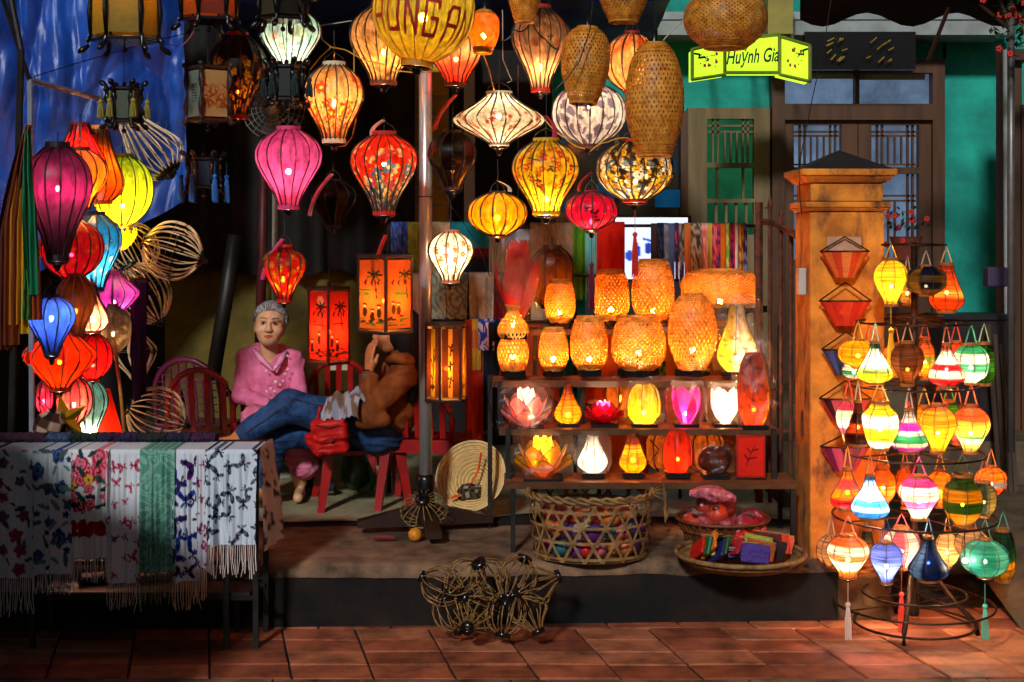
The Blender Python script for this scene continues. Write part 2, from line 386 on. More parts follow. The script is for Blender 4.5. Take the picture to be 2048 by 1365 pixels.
for x0, x1, a0, a1 in ((1570, 1715, 1588, 1683), (1717, 1866, 1743, 1838)):
    lf = MB()
    for q in ((x0, 240, a0, 905), (a1, 240, x1, 905), (a0, 240, a1, 250), (a0, 335, a1, 348), (a0, 520, a1, 905)): rr(lf, *q, BD + .17, .08)
    lf = bpart('door_leaf', lf, DOORW)
    sub('pane', rr(MB(), a0, 250, a1, 335, BD + .24, .02), PANE, lf); sub('pane', rr(MB(), a0, 348, a1, 520, BD + .24, .02), PANE, lf)
    for q in ((a0 + 10, 250, a0 + 14, 335), (a0 + 20, 250, a0 + 24, 335), (a1 - 24, 250, a1 - 20, 335), (a1 - 14, 250, a1 - 10, 335), (a0, 262, a1, 266), (a0, 270, a1, 274), (a0, 328, a1, 331),
              (a0 + 33, 274, a0 + 36, 328), (a0 + 46, 274, a0 + 49, 328), (a0 + 59, 274, a0 + 62, 328), (a1 - 24, 348, a1 - 20, 520), (a1 - 14, 348, a1 - 10, 520), (a0, 390, a1, 394), (a0, 400, a1, 404),
              (a0 + 20, 404, a0 + 23, 520), (a0 + 33, 404, a0 + 36, 520), (a0 + 46, 404, a0 + 49, 520)):
        sub('glazing_bar', rr(MB(), *q, BD + .20, .03), DOORW, lf)
# middle folding door with green-lit panes
lf = MB()
for q in ((1376, 216, 1400, 900), (1400, 216, 1540, 238), (1400, 238, 1414, 900), (1508, 238, 1540, 900), (1414, 326, 1508, 336), (1414, 398, 1508, 406), (1414, 470, 1508, 900)): rr(lf, *q, BD + .16, .09)
lf = bpart('folding_door', lf, GREYWOOD)
for q in ((1414, 238, 1508, 326), (1414, 336, 1508, 398), (1414, 406, 1508, 470)): sub('pane', rr(MB(), *q, BD + .23, .02), PANEG, lf)
for q in ((1424, 238, 1428, 326), (1434, 238, 1438, 326), (1484, 238, 1488, 326), (1494, 238, 1498, 326), (1414, 250, 1508, 254), (1414, 262, 1508, 266), (1448, 266, 1452, 326), (1460, 266, 1464, 326), (1472, 266, 1476, 326),
          (1432, 336, 1437, 398), (1484, 336, 1489, 398), (1430, 406, 1435, 470), (1450, 406, 1455, 470), (1470, 406, 1475, 470), (1490, 406, 1495, 470)): sub('glazing_bar', rr(MB(), *q, BD + .19, .03), GREYWOOD, lf)
# dark window between the lanterns; its blue reflections are painted as glowing panels
wn = MB()
for q in ((1096, 222, 1112, 470), (1362, 222, 1376, 470), (1112, 205, 1362, 232), (1230, 232, 1238, 430)): rr(wn, *q, BD + .15, .1)
wn = bpart('window', wn, DOORW)
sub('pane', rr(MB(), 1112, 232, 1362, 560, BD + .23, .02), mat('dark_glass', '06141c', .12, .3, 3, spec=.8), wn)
for q in ((1124, 240, 1132, 425), (1196, 330, 1228, 400), (1300, 320, 1352, 345), (1310, 380, 1360, 415)): sub('painted_reflection', rr(MB(), *q, BD + .215, .01), emit('blue_reflection_glow', '16527a', .25, .5, 3), wn)
# green shutters, left
sh = MB()
for q in ((949, 92, 962, 470), (1046, 92, 1066, 470), (962, 92, 1046, 110), (962, 310, 1046, 330), (1000, 110, 1006, 470)): rr(sh, *q, 9.55, .07)
sh = bpart('shutter', sh, DOORW)
for x0 in (962, 1006):
    for k in range(9): sub('slat', rr(MB(), x0, 112 + k * 22, x0 + 40, 131 + k * 22, 9.58, .03), mat('green_shutter', '174c36', .6, .3, 5), sh)
    for k in range(6): sub('slat', rr(MB(), x0, 332 + k * 22, x0 + 40, 351 + k * 22, 9.58, .03), MATS['green_shutter'], sh)
# yellow panelled wall with white joints
yw = bpart('yellow_wall', rr(MB(), 828, -60, 897, 480, 9.3, .1), mat('white_joint', 'a9a797', .8, .1, 8))
for k, (y0, y1) in enumerate(((-60, 60), (66, 126), (132, 190), (196, 230), (236, 292), (298, 336), (340, 374), (378, 410), (414, 478))):
    sub('panel', rr(MB(), 828, y0, 894, y1 , 9.28, .03), YELLOWP, yw)
# back wall of the stall: dark drapes over an ochre wall
tag(struct('back_wall', MB().box((px_x(560, 9.4), 9.45, 1.6), (3.6, .1, 5)), DARKDRAPE), 'black upper wall at the back of the stall', 'wall', kind='thing')
tag(struct('dado_wall', rr(MB(), 330, 540, 830, 1010, 9.2, .15), OCHREW), 'ochre painted lower wall behind the seated women', 'wall', kind='thing')
b = MB(); V = []
for j in range(14):
    for i in range(60):
        x0 = 300 + 530 * i / 59; p = P(x0, 545 - 700 * j / 13, 9.05); V.append((p.x, 9.05 + .05 * math.sin(i * .9) + .03 * math.sin(i * .37 + j * .3), p.z + .02 * math.sin(i * .5)))
b.add(V, [(j * 60 + i, j * 60 + i + 1, (j + 1) * 60 + i + 1, (j + 1) * 60 + i) for j in range(13) for i in range(59)])
tag(b.build('drape', mat('dark_cloth_drape', '1a1512', .9, .4, 4), smooth=True), 'dark drape hanging over the ochre wall behind the women', 'curtain')
tag(struct('side_wall', MB().box((-3.3, 9.0, 1.6), (.1, 1.6, 5)), DARKDRAPE), 'dark side wall of the stall behind the blue tarpaulin', 'wall', kind='thing')
# steps and the passage right of the pillar
STEP = mat('worn_step', '54432f', .85, .3, 5, bump=.25, col2='6e5a40')
struct('step', slab(MB(), [(1.62, 7.05), (6, 7.05), (6, 12.4), (1.62, 12.4)], -.1, .16), STEP)
struct('step', slab(MB(), [(1.62, 8.6), (6, 8.6), (6, 12.4), (1.62, 12.4)], .15, .42), STEP)
struct('step', slab(MB(), [(1.62, 9.6), (6, 9.6), (6, 12.4), (1.62, 12.4)], .41, .62), STEP)
struct('ramp', MB().add([(2.16, 6.0, 0), (3.6, 5.8, 0), (3.6, 7.05, .16), (2.2, 7.05, .16), (2.9, 6.0, .22), (3.6, 5.8, .5), (3.6, 7.05, .6), (2.6, 7.05, .3)], [(0, 1, 5, 4), (0, 4, 7, 3), (4, 5, 6, 7), (1, 2, 6, 5), (2, 3, 7, 6)]), STEP)
b = MB(); rr(b, 2008, 98, 2030, 900, 9.0, .15); rr(b, 2030, 98, 2300, 120, 9.0, .15); rr(b, 2044, 210, 2300, 900, 9.05, .1); rr(b, 2030, 120, 2044, 900, 9.08, .1)
bpart('side_door', b, DOORW)
bpart('downpipe', MB().tube([P(2012, 100, 8.9), P(2016, 900, 8.9)], .02, 8), GREYTRIM)

# pillar with moulded caps
PLAS = None
m, n, out = nodes('ochre_pillar_plaster'); bsd = n.nodes.new('ShaderNodeBsdfPrincipled'); bsd.inputs['Roughness'].default_value = .85
c1, f1 = noise_col(n, lin('cc7014'), .35, 7, lin('ec902a'), detail=9)
c2, f2 = noise_col(n, (0, 0, 0), 0, 6.5, (1, 1, 1), stretch=(1, 1, .45), detail=12, lo=.53, hi=.66)
mx = n.nodes.new('ShaderNodeMix'); mx.data_type = 'RGBA'; n.links.new(c2, mx.inputs[0]); n.links.new(c1, mx.inputs[6]); mx.inputs[7].default_value = (*lin('3a2412'), 1)
n.links.new(mx.outputs[2], bsd.inputs['Base Color']); bp = n.nodes.new('ShaderNodeBump'); bp.inputs['Strength'].default_value = .5; bp.inputs['Distance'].default_value = .012
n.links.new(f2, bp.inputs['Height']); n.links.new(bp.outputs[0], bsd.inputs['Normal']); n.links.new(bsd.outputs[0], out.inputs[0]); PLAS = m
PX0, PX1, PD = px_x(1622, 6.2), px_x(1772, 6.2), 6.2; PW = PX1 - PX0; pcx, pcy = (PX0 + PX1) / 2, PD + PW / 2 + .02
pil = thing('gate_pillar', 'ochre plastered gate pillar with stepped cap and dark stains', 'pillar', (pcx, pcy, 0))
def pslab(wd, z0, z1, flare=0):
    a, c = wd / 2, wd / 2 + flare
    return MB().add([(-a, -a, z0), (a, -a, z0), (a, a, z0), (-a, a, z0), (-c, -c, z1), (c, -c, z1), (c, c, z1), (-c, c, z1)], [(3, 2, 1, 0), (4, 5, 6, 7), (0, 1, 5, 4), (1, 2, 6, 5), (2, 3, 7, 6), (3, 0, 4, 7)])
def zz(py, D=6.2): return CZ - (py - HY) * D / F
def bev(o, wv=.008):
    md = o.modifiers.new('bevel', 'BEVEL'); md.width = wv; md.segments = 2; return o
bev(pslab(PW, .18, zz(424)).build('shaft', PLAS, pil))
bev(pslab(PW + .05, -.02, zz(1148)).build('plinth', mat('stained_plinth', '5a3c1c', .9, .45, 5, bump=.4), pil), .015)
bev(pslab(PW + .015, zz(423), zz(416), .015).build('lower_cornice', PLAS, pil), .003)
bev(pslab(PW + .045, zz(415.5), zz(404)).build('lower_cornice', PLAS, pil), .006)
bev(pslab(PW - .01, zz(403.5), zz(366)).build('neck', PLAS, pil))
bev(pslab(PW + .012, zz(365.5), zz(352), .03).build('upper_cornice', PLAS, pil), .004)
bev(pslab(PW + .09, zz(351.5), zz(338)).build('upper_cornice', PLAS, pil), .006)
a = PW / 2 + .03; z0, z1 = zz(337.5), zz(296)
MB().add([(-a, -a, z0), (a, -a, z0), (a, a, z0), (-a, a, z0), (0, 0, z1)], [(0, 1, 4), (1, 2, 4), (2, 3, 4), (3, 0, 4), (3, 2, 1, 0)]).build('roof', mat('pillar_roof', '1c1512', .9, .4, 8, bump=.4), pil)
MB().tube([(-PW / 2 - .012, -.05, zz(880)), (-PW / 2 - .012, -.05, zz(830))], .006, 6).build('hinge_pin', mat('rusty_iron', '3a1d10', .7, .4, 18, bump=.3, col2='6a3418'), pil)
RUST = MATS['rusty_iron']
o = MB().box((-PW / 2 - .02, -.08, zz(565)), (.035, .05, .12)).build('switch_box', mat('white_box_plastic', 'b4a89a', .5, .1, 8)); o.location = (pcx, pcy, 0); bev(o, .006)
tag(o, 'small white switch box on the inner side of the pillar', 'box')
# iron gate between stand and pillar
gt = thing('iron_gate', 'rusty iron gate bars between lantern shelves and pillar', 'gate', (px_x(1560, 6.75), 6.75, FZ))
def loc(p, root): return Vector(p) - Vector(root.location)
for x, yt in ((1518, 405), (1540, 412), (1562, 430), (1582, 470)): MB().tube([loc(P(x, yt, 6.75), gt), loc(P(x, 1005, 6.75), gt)], .011 if x > 1518 else .02, 6).build('bar', RUST, gt)
for y in (806, 862, 965): MB().bar(loc(P(1512, y, 6.77), gt), loc(P(1606, y, 6.77), gt), .02, .012).build('rail', RUST, gt)
MB().tube([loc(P(1520, 443, 6.74), gt), loc(P(1545, 446, 6.74), gt), loc(P(1575, 460, 6.7), gt), loc(P(1600, 476, 6.6), gt)], .016, 4).build('brace', RUST, gt)
for x, y in ((1540, 412), (1562, 430)):
    b = MB(); p = loc(P(x, y, 6.75), gt); b.lathe([(.002, .05), (.014, .0), (.004, -.02)], 6, p); b.bar(p + Vector((-.025, 0, -.01)), p + Vector((.025, 0, -.01)), .008, .008); b.build('spear_tip', RUST, gt)

# lit box sign of the neighbouring shop, three hinged faces
SIGNE = emit('lit_sign_face', 'b8ef2c', 1.05, .12, 4)
sg = thing('light_box_sign', 'glowing lime green box sign lettered in brush script', 'sign', P(1500, 160, 9.0))
for i, (xa, ta, ba, xb, tb, bb) in enumerate(((1384, 100, 160, 1449, 84, 150), (1449, 82, 146, 1558, 70, 146), (1559, 74, 150, 1619, 92, 164))):
    Da, Db = (8.75, 9.0) if i == 0 else (9.0, 9.0) if i == 1 else (9.0, 8.75)
    q = [loc(P(xa, ta, Da), sg), loc(P(xb, tb, Db), sg), loc(P(xb, bb, Db), sg), loc(P(xa, ba, Da), sg)]
    bk = [p + Vector((0, .16, 0)) for p in q]
    f_ = MB().add(q + bk, [(0, 3, 2, 1), (4, 5, 6, 7), (0, 1, 5, 4), (1, 2, 6, 5), (2, 3, 7, 6), (3, 0, 4, 7)]).build('face_panel', SIGNE, sg)
    fm = MB()
    for u in range(4): fm.tube([q[u] + Vector((0, -.012, 0)), q[(u + 1) % 4] + Vector((0, -.012, 0))], .012, 6)
    o = fm.build('panel_frame', mat('sign_frame', '6d7a2a', .5, .2, 8)); o.parent = f_
    if i != 1:                                         # plum blossom sprays
        r = random.Random(i); bm = MB()
        ctr = (q[0] + q[1] + q[2] + q[3]) / 4; ex = (q[1] - q[0]) / 2; ez = (q[0] - q[3]) / 2
        for k in range(16):
            p = ctr + ex * r.uniform(-.5, .5) + ez * r.uniform(-.6, .6) + Vector((0, -.006, 0)); s = r.choice((.012, .005, .006))
            bm.add([p + Vector((s * math.cos(t), -.001, s * math.sin(t))) for t in np.arange(0, 6.28, .9)], [tuple(range(7))])
        o = bm.build('blossom_print', mat('sign_red', '7a2010', .6, .1, 5), kind='stuff'); o.parent = f_
        s = 1 if i == 2 else -1
        bm = MB().tube([ctr + ex * .85 * s + ez * .75 + Vector((0, -.012, 0)), ctr + ex * .55 * s + ez * .6 + Vector((0, -.012, 0)), ctr + ex * .6 * s + ez * .4 + Vector((0, -.012, 0)), ctr + ex * .25 * s + ez * .35 + Vector((0, -.012, 0))], .008, 5)
        o = bm.build('branch_print', BLACK); o.parent = f_
    if i == 1: mid = (q, f_)
def text_mesh(name, body, size, m, parent, origin, xdir, zdir, shear=0, extrude=.003, xs=1.0):
    cu = bpy.data.curves.new(name, 'FONT'); cu.body = body; cu.size = size; cu.shear = shear; cu.extrude = extrude; cu.align_x = 'CENTER'; cu.align_y = 'CENTER'; cu.offset = size * .02
    t = bpy.data.objects.new(name, cu); COL.objects.link(t); bpy.context.view_layer.update()
    me = bpy.data.meshes.new_from_object(t.evaluated_get(bpy.context.evaluated_depsgraph_get())); bpy.data.objects.remove(t)
    me.materials.clear(); me.materials.append(m); o = obj(name, me, parent)
    x = Vector(xdir).normalized(); z = Vector(zdir).normalized(); y = z.cross(x)
    M = Matrix((x * xs, z, x.cross(z))).transposed().to_4x4(); M.translation = origin; o.matrix_local = M; return o
q = mid[0]; ctr = (q[0] + q[1] + q[2] + q[3]) / 4
text_mesh('lettering', 'Huỳnh Gia', .125, mat('sign_green_ink', '062010', .6, .1, 5), mid[1], ctr + Vector((0, -.008, -.01)), q[1] - q[0], (0, 0, 1), shear=.35, xs=.6)
for x in (1410, 1500, 1590): MB().tube([loc(P(x, 100, 9.0), sg) + Vector((0, .1, 0)), loc(P(x, 40, 9.75), sg) + Vector((0, .1, 0))], .012, 5).build('bracket', BLACK, sg)
# black carved board over the right door
cb = thing('carved_signboard', 'black carved signboard with gilt characters over the brown door', 'sign', P(1720, 140, 9.72))
MB().box(loc((P(1720, 102, 9.75)), cb) + Vector((0, .02, 0)), (.76, .05, .26)).build('board', BLACK, cb)
GOLD = mat('gilt', 'a8862a', .35, .3, 30, metal=.7)
r = random.Random(3)
for cx in (1672, 1758):
    for k in range(9):
        p = loc(P(cx + r.uniform(-26, 26), 102 + r.uniform(-24, 22), 9.7), cb); d = Vector((r.uniform(.02, .05), 0, r.uniform(.01, .04)))
        MB().bar(p - d / 2, p + d / 2, .008, .008).build('gilt_stroke', GOLD, cb)
# dark canopy and furled parasol of the neighbour, top right
CANV = mat('dark_canvas', '17120e', .9, .4, 5, bump=.2)
b = MB(); V = []
for j in range(6):
    for i in range(24):
        p = P(1600 + 520 * i / 23, 40 - 26 * j + 14 * math.sin(i * .8) * (j == 0), 8.2 - .12 * j); V.append(p)
b.add(V, [(j * 24 + i, j * 24 + i + 1, (j + 1) * 24 + i + 1, (j + 1) * 24 + i) for j in range(5) for i in range(23)])
par = thing('parasol', 'dark neighbouring parasol with grey pole and splayed ribs', 'parasol', P(2022, 905, 8.0))
o = b.build('canopy', CANV, None, smooth=True); o.parent = par; o.matrix_parent_inverse = Matrix.Translation(-Vector(par.location))
MB().tube([loc(P(2022, -120, 8.0), par), loc(P(2022, 905, 8.0), par)], .022, 8).build('pole', mat('grey_pole', '6b6762', .4, .2, 10, metal=.5), par, smooth=True)
for x, y in ((1958, 8), (2060, 10), (2100, -20), (1990, -30)): MB().tube([loc(P(2020, 58, 8.0), par), loc(P(x, y, 8.0), par)], .013, 6).build('rib', DARKWOOD, par)
MB().tube([loc(P(1898, 15, 8.0), par), loc(P(1856, 122, 8.1), par)], .013, 6).build('hanging_strut', DARKWOOD, par)

# ---------------------------------------------------------------- lanterns
PROF = dict(
    garlic=[(0, .34), (.05, .52), (.13, .78), (.24, .96), (.34, 1), (.46, .95), (.6, .77), (.75, .55), (.9, .38), (1, .31)],
    pear=[(0, .36), (.06, .56), (.16, .82), (.3, .98), (.42, 1), (.56, .9), (.72, .68), (.88, .47), (1, .38)],
    round=[(0, .33), (.06, .55), (.16, .79), (.3, .95), (.45, 1), (.6, .98), (.75, .86), (.88, .64), (.96, .42), (1, .3)],
    ball=[(0, .25), (.05, .45), (.15, .73), (.3, .93), (.5, 1), (.7, .93), (.85, .72), (.95, .46), (1, .3)],
    saucer=[(0, .27), (.1, .36), (.25, .6), (.42, .9), (.52, 1), (.62, .95), (.78, .62), (.92, .33), (1, .2)],
    diamond=[(0, .28), (.12, .4), (.3, .72), (.46, 1), (.52, 1), (.66, .84), (.84, .5), (1, .26)],
    drop=[(0, .22), (.12, .27), (.3, .42), (.5, .68), (.66, .92), (.77, 1), (.87, .95), (.95, .74), (1, .5)],
    bell=[(0, .36), (.2, .48), (.45, .72), (.68, .97), (.78, 1), (.88, .88), (1, .5)],
    hexa=[(0, .5), (.12, .62), (.26, .97), (.3, 1), (.68, 1), (.74, .97), (.94, .6), (1, .45)],
    cyl=[(0, .45), (.08, .75), (.2, .95), (.5, 1), (.8, .95), (.93, .75), (1, .5)],
    tube=[(0, .5), (.1, .72), (.3, .92), (.6, 1), (.85, .9), (1, .6)],
    bam_oval=[(0, .42), (.04, .6), (.12, .82), (.25, .97), (.4, 1), (.6, .96), (.8, .78), (1, .54)],
    bam_big=[(0, .4), (.04, .55), (.12, .74), (.28, .92), (.48, 1), (.65, .97), (.83, .8), (1, .56)],
    bam_flat=[(0, .45), (.08, .66), (.22, .9), (.42, 1), (.6, .99), (.78, .88), (.92, .66), (1, .5)],
    bam_pot=[(0, .62), (.03, .68), (.12, .8), (.35, .95), (.58, 1), (.78, .95), (.92, .78), (1, .58)],
    bam_dome=[(0, .55), (.06, .75), (.25, .95), (.55, 1), (.85, .97), (1, .9)],
    gourd=[(0, .42), (.12, .42), (.16, .5), (.3, .92), (.4, 1), (.48, .9), (.52, .72), (.56, .85), (.66, 1), (.8, 1), (.92, .88), (1, .7)])
BULBR = .009
POW = 6.2
_ico = None
def bulb_mesh(pw, hexc, rad):
    pw *= POW
    key = ('bulb', round(pw, 2), hexc, rad)
    if key in MATS: return MATS[key]
    L = pw / (4 * math.pi * math.pi * rad * rad)
    me = MB().ball((0, 0, 0), rad, 8).me('bulb', emit('bulb_%.2f_%s_%.3f' % (pw, hexc, rad), hexc, L), True)
    MATS[key] = me; return me
WARM, WHITE, AMBER, COOL = 'ffb060', 'ffe2b8', 'ff9230', 'f0f0ff'
_ribc = {}
def shade_mesh(prof, R, H, ribs, colfn, sub_=4, nv=26, m=SILK, flat=.85, name='shade'):
    t = np.linspace(0, 1, nv); rad = np.maximum(spline(PROF[prof], t), .02) * R
    nu = ribs * sub_; th = np.arange(nu) * 2 * math.pi / nu
    d = (th % (2 * math.pi / ribs)) - math.pi / ribs
    fl_ = 1 + flat * (math.cos(math.pi / ribs) / np.cos(d) - 1)
    T, TH = np.meshgrid(t, th, indexing='ij'); RR = rad[:, None] * fl_[None, :]
    V = np.stack([RR * np.cos(TH), RR * np.sin(TH), H * (1 - T)], -1).reshape(-1, 3)
    U = (TH / (2 * math.pi)).ravel(); asp = 2 * math.pi * R / H
    return mkmesh(name, V, grid_faces(nu, nv, True), m, colfn(U, T.ravel(), asp))
TASS = {}
def tassel(parent, z, length, hexc, m=None):
    m = mat('tassel_' + hexc, hexc, .8, .2, 40, stretch=(8, 8, .3))
    b = MB().tube([(0, 0, z), (0, 0, z - length * .35)], .0015, 4).ball((0, 0, z - length * .36), .012, 8)
    r = random.Random(int(length * 1e4))
    for k in range(9):
        a = k * .7; b.tube([(.004 * math.cos(a), .004 * math.sin(a), z - length * .38), (.011 * math.cos(a), .011 * math.sin(a), z - length * .6), (.012 * math.cos(a) + r.uniform(-.003, .003), .012 * math.sin(a), z - length * r.uniform(.94, 1))], .003, 4)
    return b.build('tassel', m, parent)
def bow(parent, p, dx, dz, hexc):
    m = mat('ribbon_' + hexc, hexc, .6, .15, 30); b = MB(); p = Vector(p); pts = [p, p + Vector((dx * .25, -.01, dz * .15)), p + Vector((dx * .7, -.02, dz * .5)), p + Vector((dx, -.01, dz))]
    V = []
    for q in pts: V += [q + Vector((-.011, 0, .004)), q + Vector((.011, 0, -.004))]
    b.add(V, [(2 * i, 2 * i + 1, 2 * i + 3, 2 * i + 2) for i in range(3)]); return b.build('ribbon', m, parent)
def lantern(label, cx, y0, y1, w, D, prof, ribs, colfn, pw=0.0, bulb=.35, bc=WARM, rim='c22a1c', fin=14, up=None, detail=False, group=None, tilt=0, ribr=.0036, ribm=RIB, tas=None, tasl=.2, hook=True, name='silk_lantern', spin=None, rimm=None, cat='lantern', brad=BULBR):
    s = D / F; R = w / 2 * s; H = (y1 - y0) * s; base = P(cx, y1, D)
    root = thing(name, label, cat, base, (0, math.radians(tilt), 0), group)
    sp = rnd.uniform(0, 6.28) if spin is None else spin
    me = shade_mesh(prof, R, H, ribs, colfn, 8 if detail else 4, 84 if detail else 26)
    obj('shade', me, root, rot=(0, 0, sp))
    t = np.linspace(0.0, 1, 15); rad = spline(PROF[prof], t) * R + ribr * .6
    rm = MB().tube([(float(a), 0, float(H * (1 - b_))) for a, b_ in zip(rad, t)], ribr, 4, caps=False).me('rib', ribm)
    for k in range(ribs): obj('rib', rm, root, rot=(0, 0, sp + 2 * math.pi * k / ribs))
    r0 = float(spline(PROF[prof], [0.])[0]) * R; r1 = float(spline(PROF[prof], [1.])[0]) * R; hh = max(.006, .045 * H)
    rmm = rimm or mat('rim_' + rim, rim, .5, .15, 20, trans=.15)
    MB().lathe([(r0 + .001, -.004), (r0 + .004, -.004), (r0 + .004, hh), (r0 + .001, hh), (r0 + .001, -.004)], 20, (0, 0, H), False).build('top_rim', rmm, root, smooth=False)
    MB().lathe([(r1 + .001, -hh), (r1 + .004, -hh), (r1 + .004, .004), (r1 + .001, .004), (r1 + .001, -hh)], 20, (0, 0, 0), False).build('bottom_rim', rmm, root, smooth=False)
    if fin:
        f = fin * s
        MB().lathe([(r1 * .95, -hh - .001), (r1 * 1.05, -hh - f * .12), (r1 * .8, -hh - f * .3), (r1 * .35, -hh - f * .42), (r1 * .42, -hh - f * .55), (r1 * .25, -hh - f * .7), (r1 * .3, -hh - f * .85), (.002, -hh - f)], 14).build('finial', BLACK, root, smooth=True)
    if hook:
        MB().tube([(-r0, 0, H + hh), (-r0 * .8, 0, H + hh + .02), (0, 0, H + hh + .045), (r0 * .8, 0, H + hh + .02), (r0, 0, H + hh)], .0014, 4).build('hanger', WIRE, root)
        top = CZ - ((up if up is not None else -60) - HY) * s - base.z
        if top > H + .06: MB().tube([(0, 0, H + hh + .045), (.002, 0, (H + top) / 2), (0, 0, top)], .0014, 4).build('string', WIRE, root)
    if pw:
        obj('bulb', bulb_mesh(pw, bc, brad), root, (0, 0, H * bulb), scale=rnd.choice(((1, 1, 1), (.8, .8, 1.7), (.7, .7, 2.4), (1.3, 1.3, 1.5))))
        if hook: MB().tube([(0, 0, H * bulb + brad), (0, 0, H + hh + .04)], .003, 5).lathe([(.006, 0), (.009, .005), (.009, .03), (.004, .036)], 8, (0, 0, H * bulb + brad)).build('lamp_holder', BLACK, root)
    if tas: tassel(root, -hh - (fin * s if fin else 0), tasl, tas)
    return root
def weave_mesh(prof, R, H, n=40, cover=.62, turns=.32, nv=22):
    t = np.linspace(0, 1, nv); rad = spline(PROF[prof], t) * R; Vs = []; Fs = []; k = 0
    hw = cover * math.pi / n
    for dr in (1, -1):
        for i in range(n):
            th0 = 2 * math.pi * i / n
            for sd in (-hw, hw):
                th = th0 + dr * turns * 2 * math.pi * (t - .5) + sd
                rr_ = rad + .0014 * np.sin(np.arange(nv) * math.pi + i * math.pi + (0 if dr > 0 else math.pi)) + .0005 * dr
                Vs.append(np.stack([rr_ * np.cos(th), rr_ * np.sin(th), H * (1 - t)], -1))
            a = k + np.arange(nv - 1); Fs.append(np.stack([a, a + nv, a + nv + 1, a + 1], -1)); k += 2 * nv
    m_ = int(H / .03)
    return np.concatenate(Vs), np.concatenate(Fs)
def bamboo(label, cx, y0, y1, w, D, prof, pw=0.0, bulb=.25, n=40, stand=False, up=None, group=None, name='bamboo_lantern', tilt=0, cover=.7, sock=True, mt=None):
    s = D / F; R = w / 2 * s; H = (y1 - y0) * s; base = P(cx, y1, D)
    root = thing(name, label, 'lantern', base, (0, math.radians(tilt), rnd.uniform(0, 1)), group)
    mt = mt or BAMBOO
    V, Fc = weave_mesh(prof, R, H, n, cover); o = obj('weave', mkmesh('weave', V, Fc, mt, smooth=False), root); o['kind'] = 'stuff'
    r0 = float(spline(PROF[prof], [0.])[0]) * R; r1 = float(spline(PROF[prof], [1.])[0]) * R
    MB().tube(ring_pts(r0, 24, H), .005, 5, True).build('top_hoop', mt, root, smooth=True)
    MB().tube(ring_pts(r1, 24, 0), .006, 5, True).build('bottom_hoop', mt, root, smooth=True)
    # closely woven bands near the ends
    t = np.linspace(0, 1, 60); rad = spline(PROF[prof], t) * R
    b = MB()
    for tt in (.03, .055, .08, .9, .925, .95, .975): b.tube(ring_pts(float(np.interp(tt, t, rad)) + .001, 24, H * (1 - tt)), .0028, 4, True)
    b.build('edge_weave', mt, root, kind='stuff')
    if stand:
        MB().box((0, 0, -.016), (r1 * 1.9, r1 * 1.9, .032)).build('stand', BLACK, root); MB().lathe([(.012, 0), (.012, H * bulb - .01)], 8).build('lamp_holder', BLACK, root)
    else:
        if sock: MB().lathe([(.004, .05), (.014, .045), (.016, .0), (.02, -.012), (.004, -.02)], 10, (0, 0, H + .012)).build('socket', BLACK, root, smooth=True)
        MB().lathe([(r0, 0), (r0 * .3, .01), (.01, .012)], 16, (0, 0, H), False).build('top_plate', mt, root, smooth=True)
        top = CZ - ((up if up is not None else -60) - HY) * s - base.z
        if top > H + .03: MB().tube([(0, 0, H + .02), (.003, 0, top)], .003, 5).build('cord', BLACK, root)
    if pw: obj('bulb', bulb_mesh(pw, AMBER, .013), root, (0, 0, H * bulb))
    return root

C = lambda h: plain(h)
blossom = lambda base, n=26, s=.045, cs=('c01818', 'd02a20'), v0=.25, v1=.95, seed=1: scatter(C(base), (n, s, 'flower', list(cs), 'f0c040', v0, v1), (n, s * .3, 'dot', list(cs), None, v0, v1), seed=seed)
G = None
# --- the big lettered lantern
hl = lantern('large round yellow lantern lettered HUNG AN', 835, -88, 124, 202, 5.9, 'ball', 18, fade((0, 'f0c020'), (.5, 'f8d840'), (.8, 'f8c828'), (1, 'f0a818')), .9, .42, WHITE, 'c88418', 18, tilt=7, ribr=.0022, ribm=mat('tan_rib', '8a5a20', .6, .2, 20), spin=.1, brad=.02)
Rb = 101 * 5.9 / F; Hb = 212 * 5.9 / F
LET = dict(H=[((0, 0), (0, 1)), ((.8, 0), (.8, 1)), ((0, .42), (.8, .42))], U=[((0, 1), (0, .05)), ((0, .05), (.8, .05)), ((.8, .05), (.8, 1))],
           N=[((0, 0), (0, 1)), ((0, 1), (.8, 0)), ((.8, 0), (.8, 1))], G=[((.8, .82), (.8, 1)), ((.8, 1), (0, 1)), ((0, 1), (0, 0)), ((0, 0), (.8, 0)), ((.8, 0), (.8, .48)), ((.8, .48), (.42, .48))],
           A=[((0, 0), (0, .8)), ((0, .8), (.25, 1)), ((.25, 1), (.8, 1)), ((.8, 1), (.8, 0)), ((0, .45), (.8, .45))])
def on_ball(a, z):
    rr_ = float(spline(PROF['ball'], [1 - z / Hb])[0]) * Rb + .0035
    return (rr_ * math.sin(a), -rr_ * math.cos(a), z)
REDP = mat('red_letter_paint', 'a01408', .6, .1, 10)
